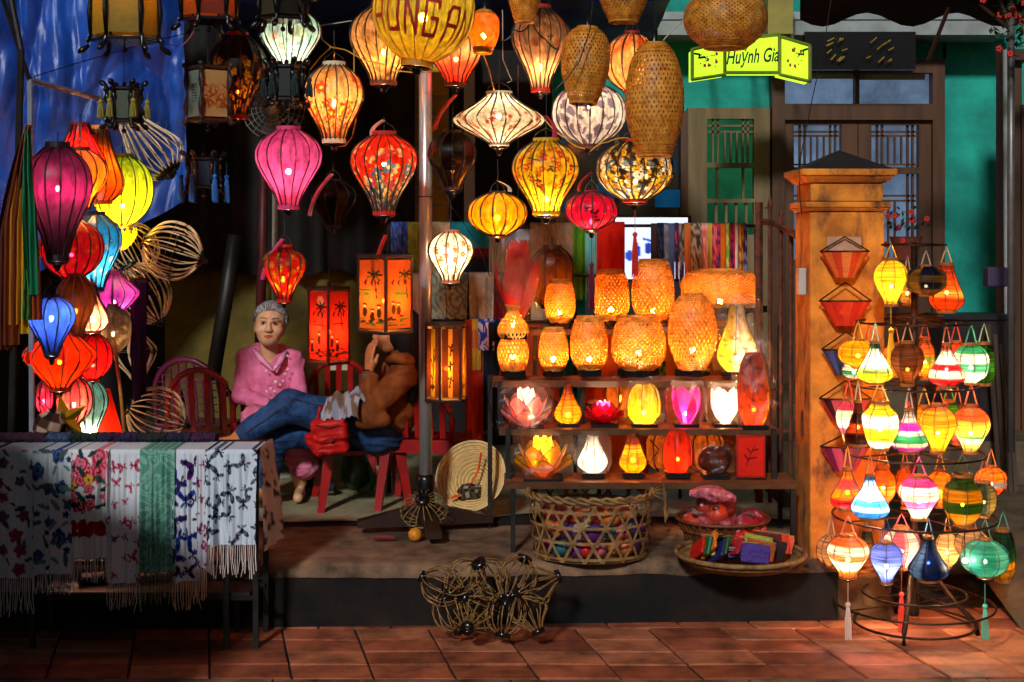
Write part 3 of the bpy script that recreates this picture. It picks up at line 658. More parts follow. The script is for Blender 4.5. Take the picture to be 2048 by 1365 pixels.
for ch, a0, da, zc in (('H', -64, 19, .335), ('U', -39, 17, .33), ('N', -16, 17, .325), ('G', 7, 18, .32), ('A', 34, 17, .295), ('N', 56, 18, .285)):
    b = MB(); hgt = 66 * 5.9 / F
    for (xa, ya), (xb, yb) in LET[ch]:
        L = math.hypot(xb - xa, (yb - ya) * 1.6); nx_, ny_ = -(yb - ya) * 1.6 / L, (xb - xa) / L; tk = .09; V = []
        ex, ey = (xb - xa) / L * tk, (yb - ya) * 1.6 / L * tk
        for i in range(7):
            f = i / 6; x = xa - ex + (xb - xa + 2 * ex) * f; y = (ya * 1.6 - ey) + ((yb - ya) * 1.6 + 2 * ey) * f
            for sd in (-tk, tk):
                X, Y = x + nx_ * sd, y + ny_ * sd
                V.append(on_ball(math.radians(a0 + da * X), Hb * zc + (Y / 1.6 - .35) * hgt))
        b.add(V, [(2 * i, 2 * i + 1, 2 * i + 3, 2 * i + 2) for i in range(6)])
    b.build('letter', REDP, hl)
# --- hanging silk lanterns
HG = 'silk lanterns hung under the awning'
lantern('cream lantern painted with red and orange blossoms', 668, 131, 280, 118, 6.4, 'pear', 16, scatter(C('d8bc92'), (30, .07, 'flower', ['d83418', 'e05a20', 'e88080', 'c02818'], 'ffd860', .52, 1), (60, .03, 'flower', ['e04828', 'd8b030', '587020'], 'ffe080', .5, 1), (5, .075, 'flower', ['e8a020', 'd84818'], 'fff0a0', .1, .35), (40, .012, 'dot', ['5a7028', 'e07060'], None, .3, .9), seed=4), 1.5, .5, WARM, 'e0cdb0', 16, 62, True, HG)
lantern('pale aqua watercolour lantern behind the black palace lanterns', 580, 18, 138, 120, 6.8, 'pear', 18, scatter(C('b8e0dc'), (14, .1, 'dot', ['9cd0d0', 'd8e8dc', 'c8e0c8'], None, 0, .9), (6, .07, 'flower', ['e08878', 'e8a090'], 'f0d0c0', .45, 1), seed=8), 1.3, .35, WHITE, 'd8d0c0', 12, -60, True, HG)
lantern('cream damask lantern half hidden by the lettered lantern', 767, 14, 164, 134, 6.6, 'pear', 18, swirls('e0c294', 'c49c68', 10), 1.3, .4, WARM, '7a3818', 16, -60, True, HG)
lantern('cream lantern shading to coral red at its foot', 912, 60, 168, 104, 6.7, 'pear', 16, fade((0, 'e8d0b0'), (.45, 'f0c8a8'), (.68, 'e04838'), (1, 'd83020')), 1.2, .45, WARM, '5a1c10', 14, -60, False, HG)
lantern('wide cream saucer lantern with red plum blossoms', 998, 188, 288, 184, 6.3, 'saucer', 20, blossom('f2e2c4', 40, .05, v0=.42, v1=.98, seed=3), 1.6, .55, WHITE, 'e8d4a8', 20, 100, True, HG)
lantern('muted floral lantern under the short bamboo lantern', 1081, 18, 178, 114, 6.6, 'garlic', 16, scatter(C('b4988c'), (40, .06, 'dot', ['8c8478', 'c0a8a0', 'a8746c', 'd8c0b0'], None, 0, .8), (14, .06, 'leaf', ['606848', 'c05840', '888070'], None, .05, .6), seed=6), 1.4, .28, WARM, 'c03018', 14, -60, True, HG)
lantern('peach and orange brushed lantern behind the tall bamboo lantern', 1264, 68, 182, 112, 6.8, 'ball', 14, scatter(C('f0b888'), (14, .16, 'leaf', ['e86838', 'f08850', 'f4d0b0'], None, .1, .9), seed=2), 1.2, .4, WARM, 'a02818', 0, -60, True, HG)
lantern('white lantern with mauve leopard spots', 1178, 170, 290, 148, 6.4, 'round', 18, cells(['6c5a74', '7a687e'], 170, 5, 'e0d0cc', .30), 1.2, .68, WHITE, '6a2c18', 14, 80, True, HG)
lantern('yellow lantern with red blossoms and a painted bird', 1092, 283, 424, 134, 6.2, 'pear', 18, scatter(C('f0bc14'), (52, .05, 'flower', ['c81c14', 'd83020'], 'f8d030', .1, .95), (9, .1, 'stroke', ['3a2410'], None, .2, .8), (5, .06, 'bfly', ['2a1c10'], '4a3820', .3, .7), seed=12), 1.3, .18, WHITE, 'd8a418', 18, 178, True, HG)
lantern('dark lantern crowded with gold and white flowers', 1270, 284, 400, 152, 6.35, 'round', 18, scatter(C('2a1a0e'), (150, .055, 'flower', ['d89818', 'c07c14', 'e0d8c8', '708088', 'e8b030'], '3a2010', .0, 1), (80, .035, 'flower', ['e8e0d0', 'd8a020'], '8a5010', .3, 1), seed=7), 1.6, .32, WHITE, 'c42818', 16, 130, True, HG, tas='c42a20', tasl=.3)
lantern('small magenta lantern with black swallow motif', 1183, 384, 458, 104, 6.2, 'ball', 14, scatter(C('c80c58'), (20, .035, 'flower', ['f080a0', 'e85890'], 'ffd0d8', 0, 1), (5, .16, 'bfly', ['1a0810'], '2a0c18', .3, .8), seed=9), .8, .2, WARM, '8a1030', 16, 345, True, HG, tas='5a0c28', tasl=.32)
lantern('plain yellow round lantern with bold dark ribs', 995, 386, 470, 116, 6.15, 'ball', 14, C('f0b010'), .75, .4, WARM, '4a3010', 12, 320, False, HG, ribr=.0036)
lantern('cream lantern with small orange flowers beside the steel pole', 901, 464, 562, 90, 6.5, 'pear', 12, scatter(C('f4e2c6'), (26, .065, 'flower', ['c04018', 'd05820', '8a3c18'], 'e8b040', .2, .95), (26, .014, 'dot', ['a04020'], None, .1, .95), seed=21), 1.3, .5, WHITE, 'c87858', 14, 400, True, HG)
lantern('black patchwork lantern beside the yellow wall', 905, 266, 376, 96, 6.5, 'pear', 12, cells(['1a100a', '2a1208', 'b07c10', '6a1420', '140c08', '384020', 'b8402a'], 42, 3), .25, .3, WARM, '2a1408', 18, 175, True, HG)
lantern('bright pink silk lantern hanging above the seated women', 577, 260, 412, 132, 6.2, 'garlic', 14, fade((0, 'd0408c'), (.4, 'd84c98'), (1, 'c83468')), .75, .45, WHITE, 'd83c70', 14, 190, False, HG, ribr=.0032, ribm=mat('pink_rib', '3a0c20', .6, .2, 20))
lantern('red lantern patterned with blue and white flowers', 768, 270, 424, 134, 6.3, 'garlic', 16, scatter(fade((0, 'd02414'), (.55, 'b82818'), (.8, '2c4c88'), (1, '30508c')), (90, .03, 'flower', ['e8e0d0', 'e8c8a0', 'd83828'], 'e8c040', .15, 1), (12, .085, 'flower', ['3468b8', '4880c0', '2850a0'], 'e8e0d0', .4, .95), (50, .03, 'flower', ['e0b030', 'e8e8e0', '508040'], 'f0f0e0', .55, 1), seed=14), 1.3, .62, WARM, 'c42014', 16, 235, True, HG)
lantern('unlit black silk lantern in the dark below the blossoms', 666, 362, 452, 92, 6.6, 'garlic', 12, C('16100e'), 0, .4, WARM, '16100e', 10, 330, False, HG)
lantern('small red lantern with gold flowers over the grey-haired woman', 568, 494, 600, 88, 6.6, 'garlic', 12, scatter(C('c81810'), (34, .06, 'flower', ['c89828', 'b88020'], 'e8c860', .1, .9), seed=5), .45, .4, WARM, 'c01810', 12, 440, True, HG)
lantern('maroon lantern with dark top and gold blossoms', 475, 72, 232, 112, 6.7, 'pear', 14, scatter(fade((0, '6a1030'), (.2, '240a14'), (1, '1c0a12')), (52, .05, 'flower', ['c07c18', 'a86014', 'd8a030'], '602808', .3, 1), seed=16), .35, .3, WARM, 'b02818', 10, -60, True, HG)
# --- lanterns piled at the left by the scarf table
LG = 'lantern cluster behind the scarf table'
lantern('large plum purple lantern with a streak of light in its silk colour', 115, 294, 512, 132, 6.1, 'garlic', 14, fade((0, '7a1c50'), (.3, '8c2058'), (.42, 'c82478'), (.55, '7c2450'), (1, '4c1c38')), 1.0, .62, WHITE, '1c0e14', 22, 215, False, LG, spin=.62)  # bright band in the silk colour paints the streak of light
lantern('orange lantern tucked behind the plum lantern', 158, 300, 416, 112, 6.42, 'pear', 12, fade((0, 'e8885c'), (.4, 'f0801c'), (1, 'f08420')), 1.2, .4, WARM, '6a2818', 0, 215, False, LG)
lantern('scarlet bell lantern topmost in the cluster', 160, 250, 352, 100, 6.6, 'bell', 14, panels(14, 'e01c10', 'e01c10', 'c81438'), 1.2, .4, WARM, '7a1810', 0, 190, False, LG)
lantern('tangerine bell lantern beside the scarlet one', 199, 258, 402, 94, 6.75, 'bell', 14, fade((0, 'f09818'), (.6, 'f06c14'), (1, 'e04c10')), 1.2, .4, WARM, 'e09830', 0, 190, False, LG)
lantern('lime green round lantern coloured brighter at its glowing foot', 245, 314, 450, 122, 7.0, 'round', 14, fade((0, '98b820'), (.5, 'c8d41c'), (1, 'e8d818')), 1.8, .28, WHITE, '8aa020', 12, 200, False, LG)  # silk colour lightens downward, painting in part of the foot glow
lantern('crimson lantern with tiny gold stars', 143, 442, 556, 122, 6.45, 'round', 14, scatter(C('b80c34'), (44, .03, 'flower', ['c89020', '8a7018'], '602010', .05, .95), seed=31), .6, .4, WARM, '6a1020', 16, 400, True, LG)
lantern('turquoise lantern with flecked flowers', 192, 430, 576, 98, 6.65, 'garlic', 12, scatter(C('2890b0'), (40, .035, 'flower', ['b07838', 'c89858', '205870'], 'e0c080', .05, .95), seed=32), .9, .35, COOL, '183848', 10, 400, True, LG)
lantern('hot pink lantern hanging against the bamboo frames', 228, 545, 630, 98, 6.9, 'diamond', 12, panels(12, 'd02c80', 'a82c78', 'e04890'), 1.1, .3, COOL, 'c02870', 16, 480, False, LG)
lantern('tan brown lantern unlit behind the blue one', 152, 552, 668, 76, 6.4, 'pear', 10, fade((0, 'c07040'), (1, 'a86838')), .12, .4, WARM, '8a4a20', 0, 500, False, LG, ribm=mat('tan_rib2', 'a86030', .6, .1, 10))
lantern('salmon lantern with white glow beside the tan one', 184, 568, 662, 66, 6.6, 'drop', 10, fade((0, 'e87858'), (1, 'f09078')), .8, .25, WHITE, 'c05838', 8, 520, False, LG)
lantern('small royal blue lantern with a band of light in its silk colour', 103, 594, 706, 90, 6.1, 'garlic', 10, fade((0, '2c409c'), (.25, '4c78d0'), (.4, '3454b8'), (1, '28449c')), .8, .62, COOL, '0c1020', 20, 560, False, LG, spin=.3)  # paler band in the silk colour stands in for light
lantern('orange red diamond lantern under the blue one', 119, 648, 776, 142, 6.4, 'diamond', 14, C('f0380c'), 1.5, .4, WARM, 'c03010', 14, 590, False, LG)
lantern('cherry red round lantern beside the diamond', 186, 668, 758, 74, 6.62, 'ball', 10, C('e01420'), .9, .3, WARM, 'a01418', 8, 620, False, LG)
lantern('grey crackled paper lantern', 226, 612, 706, 76, 6.8, 'ball', 6, cells(['9a9490', '6c6664', 'b8b4b0', '7c7672'], 160, 8), .2, .4, WARM, '3a3634', 0, 560, True, LG, ribr=.0008)
lantern('rose pink lantern low behind the gold star', 148, 754, 846, 70, 6.6, 'ball', 12, panels(12, 'e85888', 'f080a0'), .8, .4, WARM, 'c03868', 8, 700, False, LG)
lantern('small fuchsia lantern beside the blue support pole', 88, 764, 830, 34, 6.5, 'ball', 10, C('c82468'), .25, .4, WARM, '8a1848', 0, 700, False, LG)
lantern('pale turquoise lantern lit and coloured white at its foot', 178, 760, 882, 72, 6.8, 'garlic', 10, fade((0, '58c0c4'), (.6, 'a0dcd8'), (1, 'f0f0e8')), 1.3, .12, WHITE, 'd0d8d0', 0, 700, False, LG)  # silk colour whitens downward, painting in part of the lit foot
lantern('tiny teal lantern between the salmon and grey ones', 190, 654, 680, 30, 6.75, 'ball', 8, C('0e6a80'), .15, .4, COOL, '0c3848', 0, 620, False, LG)
# pointed yellow tulip lantern
r_ = thing('tulip_lantern', 'yellow pointed tulip lantern below the lime lantern', 'lantern', P(242, 500, 6.9)); s_ = 6.9 / F
for k in range(7):
    a = k * 2 * math.pi / 7; V = []
    for i in range(7):
        t = i / 6; rr_ = (8 + 24 * math.sin(t * 2.2)) * s_; wd = .42 * math.sin(math.pi * (t * .8 + .12)) * (1 - t * t); z = t * 50 * s_
        for sd in (-1, 0, 1): V.append((rr_ * math.cos(a + sd * wd), rr_ * math.sin(a + sd * wd), z))
    MB().add(V, [(3 * i + j, 3 * i + j + 1, 3 * i + j + 4, 3 * i + j + 3) for i in range(6) for j in (0, 1)]).build('petal', mat('yellow_silk', 'f0a810', .5, .12, 30, trans=.5), r_, smooth=True)
obj('bulb', bulb_mesh(.5, WARM, .012), r_, (0, 0, .05))
MB().tube([(0, 0, .04), (0, 0, .35)], .0015, 4).build('string', WIRE, r_)
# gold star lantern
r_ = thing('star_lantern', 'gold five pointed star lantern behind the folded scarves', 'lantern', P(130, 884, 6.1)); s_ = 6.1 / F; ctr = Vector((0, 0, 46 * s_))
for k in range(5):
    a = math.radians(90 + 72 * k + 14); tip = ctr + Vector((52 * s_ * math.cos(a), 0, 52 * s_ * math.sin(a)))
    v = [ctr + Vector((20 * s_ * math.cos(a + d_), 0, 20 * s_ * math.sin(a + d_))) for d_ in (.628, -.628)]
    fr_, bk = ctr + Vector((0, -20 * s_, 0)), ctr + Vector((0, 20 * s_, 0))
    MB().add([tip, v[0], v[1], fr_, bk], [(0, 1, 3), (0, 3, 2), (0, 4, 1), (0, 2, 4)]).build('point', mat('gold_foil', 'a8780c', .35, .2, 14, metal=.4), r_)
MB().tube([ctr + Vector((0, 0, 40 * s_)), ctr + Vector((.0, 0, 62 * s_)), ctr + Vector((.0, .02, .3))], .0015, 4).build('string', WIRE, r_)
# dark chequered gem lantern
r_ = thing('gem_lantern', 'dark chequered faceted lantern beside the gold star', 'lantern', P(88, 884, 6.05)); s_ = 6.05 / F
me = shade_mesh('hexa', 30 * s_, 66 * s_, 8, lambda U, V, asp: np.array([lin('4a2c20'), lin('b89880'), lin('2a1814')])[((np.floor(U * 8) + np.floor(V * 4)) % 3).astype(int)], 4, 24, CLOTH)
obj('shade', me, r_, rot=(.15, .35, .3)); MB().tube([(0, 0, 66 * s_), (-.03, 0, 90 * s_), (.02, 0, 66 * s_)], .003, 4).build('handle', DARKWOOD, r_)
# red cone
r_ = thing('cone_lantern', 'matt red cone lantern shade standing by the bamboo cane', 'lantern', P(206, 884, 7.0)); s_ = 7.0 / F
MB().lathe([(40 * s_, 0), (37 * s_, 20 * s_), (26 * s_, 60 * s_), (14 * s_, 105 * s_)], 16, cap=False).build('shade', mat('red_paper', 'd02408', .6, .1, 12, trans=.3), r_, smooth=True)
MB().tube(ring_pts(40 * s_, 24), .004, 5, True).build('hoop', RIB, r_)
obj('bulb', bulb_mesh(.25, WARM, .012), r_, (0, 0, .06))
# --- hanging bamboo lanterns
BG = 'bamboo lanterns hung at the front'
BROWN = mat('bamboo_brown', 'c87418', .5, .3, 30, trans=.2, col2='f0a43c')
for a in (('short unlit bamboo lantern over the leopard lantern', 1166, 55, 207, 98, 6.2, 'bam_oval', 0, .3, 34), ('tallest unlit bamboo lantern', 1309, 88, 312, 118, 6.0, 'bam_big', 0, .3, 38),
          ('bamboo lantern cut by the photo top above the muted floral one', 1049, -70, 44, 68, 6.2, 'bam_oval', 0, .3, 34), ('bamboo lantern cut by the photo top between two others', 1247, -80, 44, 104, 6.2, 'bam_oval', 0, .3, 36),
          ('wide squat bamboo lantern in front of the green sign', 1451, -18, 96, 166, 6.1, 'bam_flat', 0, .3, 46), ('small tilted bamboo lantern touching the lettered lantern', 966, 22, 105, 62, 6.2, 'bam_oval', .25, .4, 34)):
    bamboo(*a, group=BG, mt=BROWN, cover=.6, tilt=4 if '66' in str(a[1]) else 0)

# ---------------------------------------------------------------- painted and carved box lanterns
def paint(base, *ops):
    """flat picture on a panel: ('e', u, v, ru, rv, colour) ellipses, ('l', u0, v0, u1, v1, width, colour) strokes"""
    def f(U, V, asp):
        Cc = base(U, V, asp)
        for o in ops:
            if o[0] == 'e': Cc[((U - o[1]) / o[3]) ** 2 + ((V - o[2]) / o[4]) ** 2 < 1] = lin(o[5])
            else:
                x, y = (U - o[1]) * asp, V - o[2]; bx_, by = (o[3] - o[1]) * asp, o[4] - o[2]
                h = np.clip((x * bx_ + y * by) / (bx_ * bx_ + by * by + 1e-9), 0, 1); Cc[np.hypot(x - bx_ * h, y - by * h) < o[5]] = lin(o[6])
        return Cc
    return f
def figures(base, ink, green, seed, moon=False):
    r = random.Random(seed); ops = []
    if moon: ops.append(('e', .6, .12, .17, .07, 'e8b8a0'))
    for k in range(4): ops.append(('e', r.uniform(.2, .8), .46 + r.uniform(-.05, .05), .35, .012, green))
    tx = r.uniform(.2, .8)
    ops.append(('l', tx, .2, tx + .1, .55, .012, ink))
    for k in range(7):
        a = k * .9; ops.append(('l', tx, .2, tx + .28 * math.cos(a), .2 + .08 * math.sin(a) + .02, .016, green if k % 2 else ink))
    for k in range(3): ops.append(('l', .2 + .25 * k, .33, .3 + .25 * k, .29, .013, ink)); ops.append(('l', .25 + .25 * k, .36, .25 + .25 * k, .31, .012, ink))
    for k in range(r.choice((2, 3))):
        u = .22 + .28 * k + r.uniform(-.08, .08); v = .7 + r.uniform(-.07, .07)
        ops += [('e', u, v + .07, .09, .075, ink), ('e', u, v - .02, .05, .022, 'c89878'), ('e', u, v - .04, .1, .016, ink)]
    for k in range(9): u = r.random(); v = r.uniform(.84, .95); ops.append(('l', u - .15, v, u + .15, v + r.uniform(-.01, .01), .01, green))
    for k in range(4): u = r.random(); ops.append(('e', u, r.uniform(.82, .95), .1, .02, ink))
    return paint(base, *ops)
def panel_mesh(wd, H, colfn, m, nu=34, nv=64):
    t = np.linspace(0, 1, nv); u = np.linspace(0, 1, nu); T, U = np.meshgrid(t, u, indexing='ij')
    V = np.stack([(U - .5) * wd, np.zeros_like(U), H * (1 - T)], -1).reshape(-1, 3)
    return mkmesh('panel', V, grid_faces(nu, nv), m, colfn(U.ravel(), T.ravel(), wd / H), smooth=False)
def box_lantern(label, cx, y0, y1, w, D, sides, yaw, fns, frame, scroll=0.0, pw=0, cap=1.07, up=-60, tass=None, tilt=0, m=None, group='carved wood lanterns', taslen=.12):
    s = D / F; H = (y1 - y0) * s; R = w / 2 * s
    root = thing('palace_lantern', label, 'lantern', P(cx, y1, D), (0, math.radians(tilt), yaw), group)
    ap = R * math.cos(math.pi / sides); wd = 2 * R * math.sin(math.pi / sides)
    for k in range(sides):
        a = 2 * math.pi * k / sides; me = panel_mesh(wd * .94, H * .94, fns[k % len(fns)], m or PRINT)
        obj('panel', me, root, (ap * math.sin(a), -ap * math.cos(a), H * .03), (0, 0, a))
        a2 = a + math.pi / sides; p = Vector((R * math.sin(a2), -R * math.cos(a2), 0))
        MB().bar(p * .985, p * .985 + Vector((0, 0, H)), .011, .011).build('post', frame, root)
        if scroll:
            o_ = p.normalized(); sc = scroll * s
            for top in (0, 1):
                z = H if top else 0; d = 1 if top else -1
                pts = [p + Vector((0, 0, z - d * .02)), p + o_ * sc * .3 + Vector((0, 0, z + d * sc * .2)), p + o_ * sc * .25 + Vector((0, 0, z + d * sc * .6)), p + o_ * sc * .7 + Vector((0, 0, z + d * sc * .95)), p + o_ * sc + Vector((0, 0, z + d * sc * 1.15))]
                MB().tube(pts, [.007, .012, .009, .014, .008], 6).build('scroll_bracket', frame, root, smooth=True)
            MB().tube([p * 1.03 + Vector((0, 0, H * f_)) + o_ * .006 * math.sin(f_ * 9) for f_ in (0, .25, .5, .75, 1)], [.008, .014, .008, .014, .008], 5).build('carved_edge', frame, root, smooth=True)
            if tass: 
                t = tassel(root, 0, taslen, tass); t.location = p * 1.0 + o_ * sc * .9 + Vector((0, 0, H * .95))
    for z, nm in ((H, 'top_cap'), (-.016, 'bottom_cap')):
        MB().lathe([(R * cap * .96, 0), (R * cap, .004), (R * cap, .012), (R * cap * .96, .016)], sides, (0, 0, z)).build(nm, frame, root, rot=(0, 0, math.pi / sides - math.pi / 2))
    top = CZ - (up - HY) * s - P(cx, y1, D).z
    MB().tube([(0, 0, H), (0, 0, max(top, H + .05))], .0018, 4).ball((0, 0, H + .03), .011, 8).build('string', BLACK, root)
    if scroll: MB().tube([(0, 0, -.02), (0, 0, -.05)], .003, 5).ball((0, 0, -.05), .012, 8).build('pendant_bead', BLACK, root)
    if pw: obj('bulb', bulb_mesh(pw, WARM, .012), root, (0, 0, H * .4))
    return root
TRANSP = attr_mat('painted_silk_panel', trans=.45, clear=.04, rough=.5, nscale=30)
REDW = mat('red_lacquer_wood', '3a0c08', .35, .2, 20)
box_lantern('orange box lantern painted with figures above the reclining woman', 770, 516, 660, 106, 6.35, 4, math.radians(52), [figures(fade((0, 'd05c1c'), (.4, 'b85018'), (1, 'a84c18')), '2a1408', '3c5014', 5), figures(fade((0, 'b04a14'), (1, '985018')), '1c1408', '2c5018', 8)], DARKWOOD, pw=.8, up=440, m=TRANSP)
box_lantern('tall red box lantern with palm and figures on the dark wall', 658, 580, 722, 80, 6.9, 4, math.radians(50), [figures(C('c02414'), '2a0c08', '4a1c14', 11), figures(C('cc2c18'), '281008', '581c18', 13, True)], REDW, pw=.5, up=360, m=TRANSP)
box_lantern('brown panelled box lantern with brush calligraphy by the pole', 893, 652, 796, 84, 6.7, 6, math.radians(14), [paint(C('c07a20'), ('e', .5, .5, .5, .5, 'c07a20'), ('l', .25, 0, .25, 1, .05, '4a2008'), ('l', .8, 0, .8, 1, .05, '4a2008'), ('l', .45, .25, .65, .32, .012, '1a0c04'), ('l', .6, .22, .5, .4, .012, '1a0c04'), ('l', .42, .55, .68, .5, .012, '1a0c04'), ('l', .52, .48, .5, .62, .012, '1a0c04'), ('l', .42, .72, .66, .76, .012, '1a0c04'), ('l', .55, .7, .48, .86, .012, '1a0c04')),
             paint(C('8a6c14'), ('l', .2, 0, .2, 1, .05, '4a2008'), ('l', .85, 0, .85, 1, .05, '4a2008'), ('l', .5, .9, .6, .3, .012, '201004'), ('l', .55, .6, .4, .45, .01, '201004'), ('l', .58, .5, .72, .38, .01, '201004'), ('l', .53, .75, .38, .68, .01, '201004'), ('e', .5, .85, .14, .04, '201004'))], DARKWOOD, pw=.9, up=600, m=TRANSP)
OLIVE = C('8a7c34'); 
box_lantern('large olive silk palace lantern cut by the top left edge', 250, -130, 78, 128, 6.2, 6, math.radians(12), [OLIVE, C('a08428')], BLACK, 26, .15, up=-200, tass='b8a020', m=TRANSP)
box_lantern('rusty red palace lantern cut by the photo top', 418, -100, 38, 104, 6.4, 6, math.radians(20), [C('6a3024'), C('9a4c18')], BLACK, 22, .12, up=-200, tass='c0a820', m=TRANSP)
box_lantern('small grey green palace lantern under the olive one', 248, 182, 240, 62, 6.3, 6, math.radians(8), [C('4a5040'), C('6a6434')], BLACK, 16, 0, up=90, tass='8a8030')
box_lantern('parchment palace lantern painted with an orange phoenix', 416, 140, 238, 84, 6.5, 4, math.radians(40), [scatter(C('b08c58'), (16, .08, 'leaf', ['a05020', '8a4018', 'b87030'], None, .3, .8), seed=3), paint(C('6a7868'), *[('l', .3, .3 + .06 * k, .7, .31 + .06 * k, .012, '2a2c28') for k in range(7)])], DARKWOOD, 10, 0, up=50)
box_lantern('black palace lantern in front of the aqua lantern', 566, -60, 36, 92, 6.25, 6, math.radians(24), [C('1e1a16'), C('3a3424')], BLACK, 20, 0, up=-200, tass='a8a030')
box_lantern('small black palace lantern below the aqua lantern', 573, 138, 196, 62, 6.2, 6, math.radians(0), [C('0e1416'), C('141a1c')], BLACK, 16, 0, up=50, tass='1a2a2c')
box_lantern('dark palace lantern with blue tassels', 408, 322, 372, 60, 6.9, 6, math.radians(10), [C('1a2638'), C('141c28')], BLACK, 16, 0, up=290, tass='1c62b0', taslen=.2)

# ---------------------------------------------------------------- bare bamboo lantern frames
def frame(label, cx, cy, D, length, w, axis, prof='ball', ribs=16, group='bare bamboo lantern frames', spin=0, caps=1.0, cross=True, rr_=.0042, bm_=None):
    s = D / F; H = length * s; R = w / 2 * s; ax = Vector(axis).normalized(); ctr = P(cx, cy, D)
    root = thing('bamboo_skeleton', label, 'lantern frame', ctr - ax * H / 2, ax.to_track_quat('Z', 'Y').to_euler(), group)
    t = np.linspace(0, 1, 15); rad = np.maximum(spline(PROF[prof], t) * R, .015)
    rm = MB().tube([(float(a), 0, float(H * (1 - b_))) for a, b_ in zip(rad, t)], rr_, 4, caps=False).me('rib', bm_ or BAMBOOF, True)
    for k in range(ribs): obj('rib', rm, root, rot=(0, 0, spin + 2 * math.pi * k / ribs + rnd.uniform(-.05, .05)))
    r0 = float(rad[0]) * caps; r1 = float(rad[-1]) * caps
    MB().lathe([(r1 + .004, .012), (r1 + .006, 0), (r1 * .8, -.012), (r1 * .4, -.02), (r1 * .45, -.03), (.003, -.045)], 14).build('end_cap', BLACK, root, smooth=True)
    MB().lathe([(r0 * .4, H + .016), (r0 + .005, H + .014), (r0 + .006, H - .004), (r0 * .6, H - .008)], 14, cap=False).build('collar', BLACK, root, smooth=True)
    if cross: MB().tube(ring_pts(R * .97, 28, H * .55), .0008, 3, True).build('tie_thread', mat('cotton_thread', 'b0a890', .8, .1, 20), root)
    return root
frame('pear shaped bamboo frame under the small palace lantern', 292, 285, 7.2, 150, 112, (-.62, .1, .78), 'bell', 20)
frame('round bamboo frame jutting out towards the women', 345, 502, 7.05, 112, 118, (-.95, -.1, .3), 'ball', 20)
frame('bamboo frame behind the jutting one', 262, 500, 7.3, 110, 110, (-.3, -.5, .8), 'ball', 18)
frame('bamboo frame below the jutting one', 285, 588, 7.2, 120, 112, (-.45, -.2, .85), 'round', 20)
frame('angular bamboo frame with its cap downward', 270, 706, 7.25, 110, 84, (-.12, 0, 1), 'diamond', 10)
frame('bamboo frame lying low behind the folded scarves', 312, 832, 7.05, 112, 116, (-.88, -.35, .35), 'ball', 20)
frame('small splayed bamboo frame on the parasol base', 848, 1022, 6.62, 62, 96, (-.05, -.55, .7), 'ball', 18, rr_=.0026, bm_=BAMBOOD)
heap = [('leftmost bamboo frame of the heap on the paving', 885, 1172, (-.9, .2, .35)), ('bamboo frame crowning the heap on the paving', 980, 1160, (-.5, -.3, .8)), ('rightmost bamboo frame of the heap on the paving', 1076, 1170, (.85, .2, .3)),
        ('bamboo frame buried in the middle of the heap', 955, 1206, (-.6, -.6, .4)), ('upright bamboo frame standing in front of the heap', 1012, 1226, (-.15, -.4, -.9)), ('bamboo frame tipping off the heap to the shelf side', 1058, 1222, (.4, -.3, -.85)), ('bamboo frame at the foot of the heap by the step', 905, 1222, (.3, -.5, -.7)),
        ('bamboo frame lying across the back of the heap', 1032, 1158, (.3, .4, .6)), ('bamboo frame with its cap to the road in the heap', 945, 1236, (-.2, -.9, -.2)), ('bamboo frame squeezed between step and heap', 930, 1160, (.6, .3, .5))]
for i, (lb, x, y, ax) in enumerate(heap): frame(lb, x, y, 5.84 - .05 * (i % 3), 84, 80, ax, ('ball', 'round', 'diamond')[i % 3], 12, 'heap of bamboo frames on the paving', i, cross=False, rr_=.0032, bm_=BAMBOOD)

# ---------------------------------------------------------------- display shelves and their lamps
SHELFW = mat('shelf_wood', '7a3c18', .45, .3, 10, stretch=(.15, 1, 1), bump=.1, col2='94522a')
STEEL = mat('dark_steel', '2a2624', .45, .3, 14, metal=.6)
rk = thing('display_shelves', 'stepped wooden lantern shelves on thin steel legs', 'shelves', P(1300, 1105, 6.35))
def rpart(name, mb, m): 
    o = mb.build(name, m); o.parent = rk; o.matrix_parent_inverse = Matrix.Translation(-Vector(rk.location)); return o
BOARDS = ((1008, 1594, 966, 6.30, .26), (998, 1556, 859, 6.42, .24), (985, 1488, 763, 6.56, .26), (1060, 1500, 660, 6.80, .22))
for x0, x1, y, D, dp in BOARDS:
    a = P(x0, y, D); c = P(x1, y, D); rpart('shelf_board', MB().box(((a.x + c.x) / 2, D + dp / 2, a.z - .01), (c.x - a.x, dp, .02)), SHELFW)
    rpart('edge_rail', MB().box(((a.x + c.x) / 2, D - .006, a.z - .012), (c.x - a.x, .01, .028)), mat('shelf_edge', '5a3a22', .35, .3, 12, metal=.3))
for x, yt, yb, D in ((1026, 965, 1106, 6.31), (1586, 965, 1106, 6.31), (980, 750, 1056, 6.82), (1560, 650, 1056, 6.82), (1016, 858, 964, 6.4), (1548, 858, 964, 6.4), (1000, 763, 858, 6.5), (1482, 763, 858, 6.5), (1070, 660, 762, 6.85), (1490, 660, 762, 6.85), (1160, 660, 760, 6.87), (1165, 763, 858, 6.62)):
    a = P(x, yt, D); c = P(x, yb, D); rpart('leg', MB().bar(c, a, .022, .022), STEEL)
for x0, x1, y, D in ((1026, 1586, 990, 6.55), ): pass
SHG = 'lit bamboo table lamps on the shelves'
def ystand(y): return y
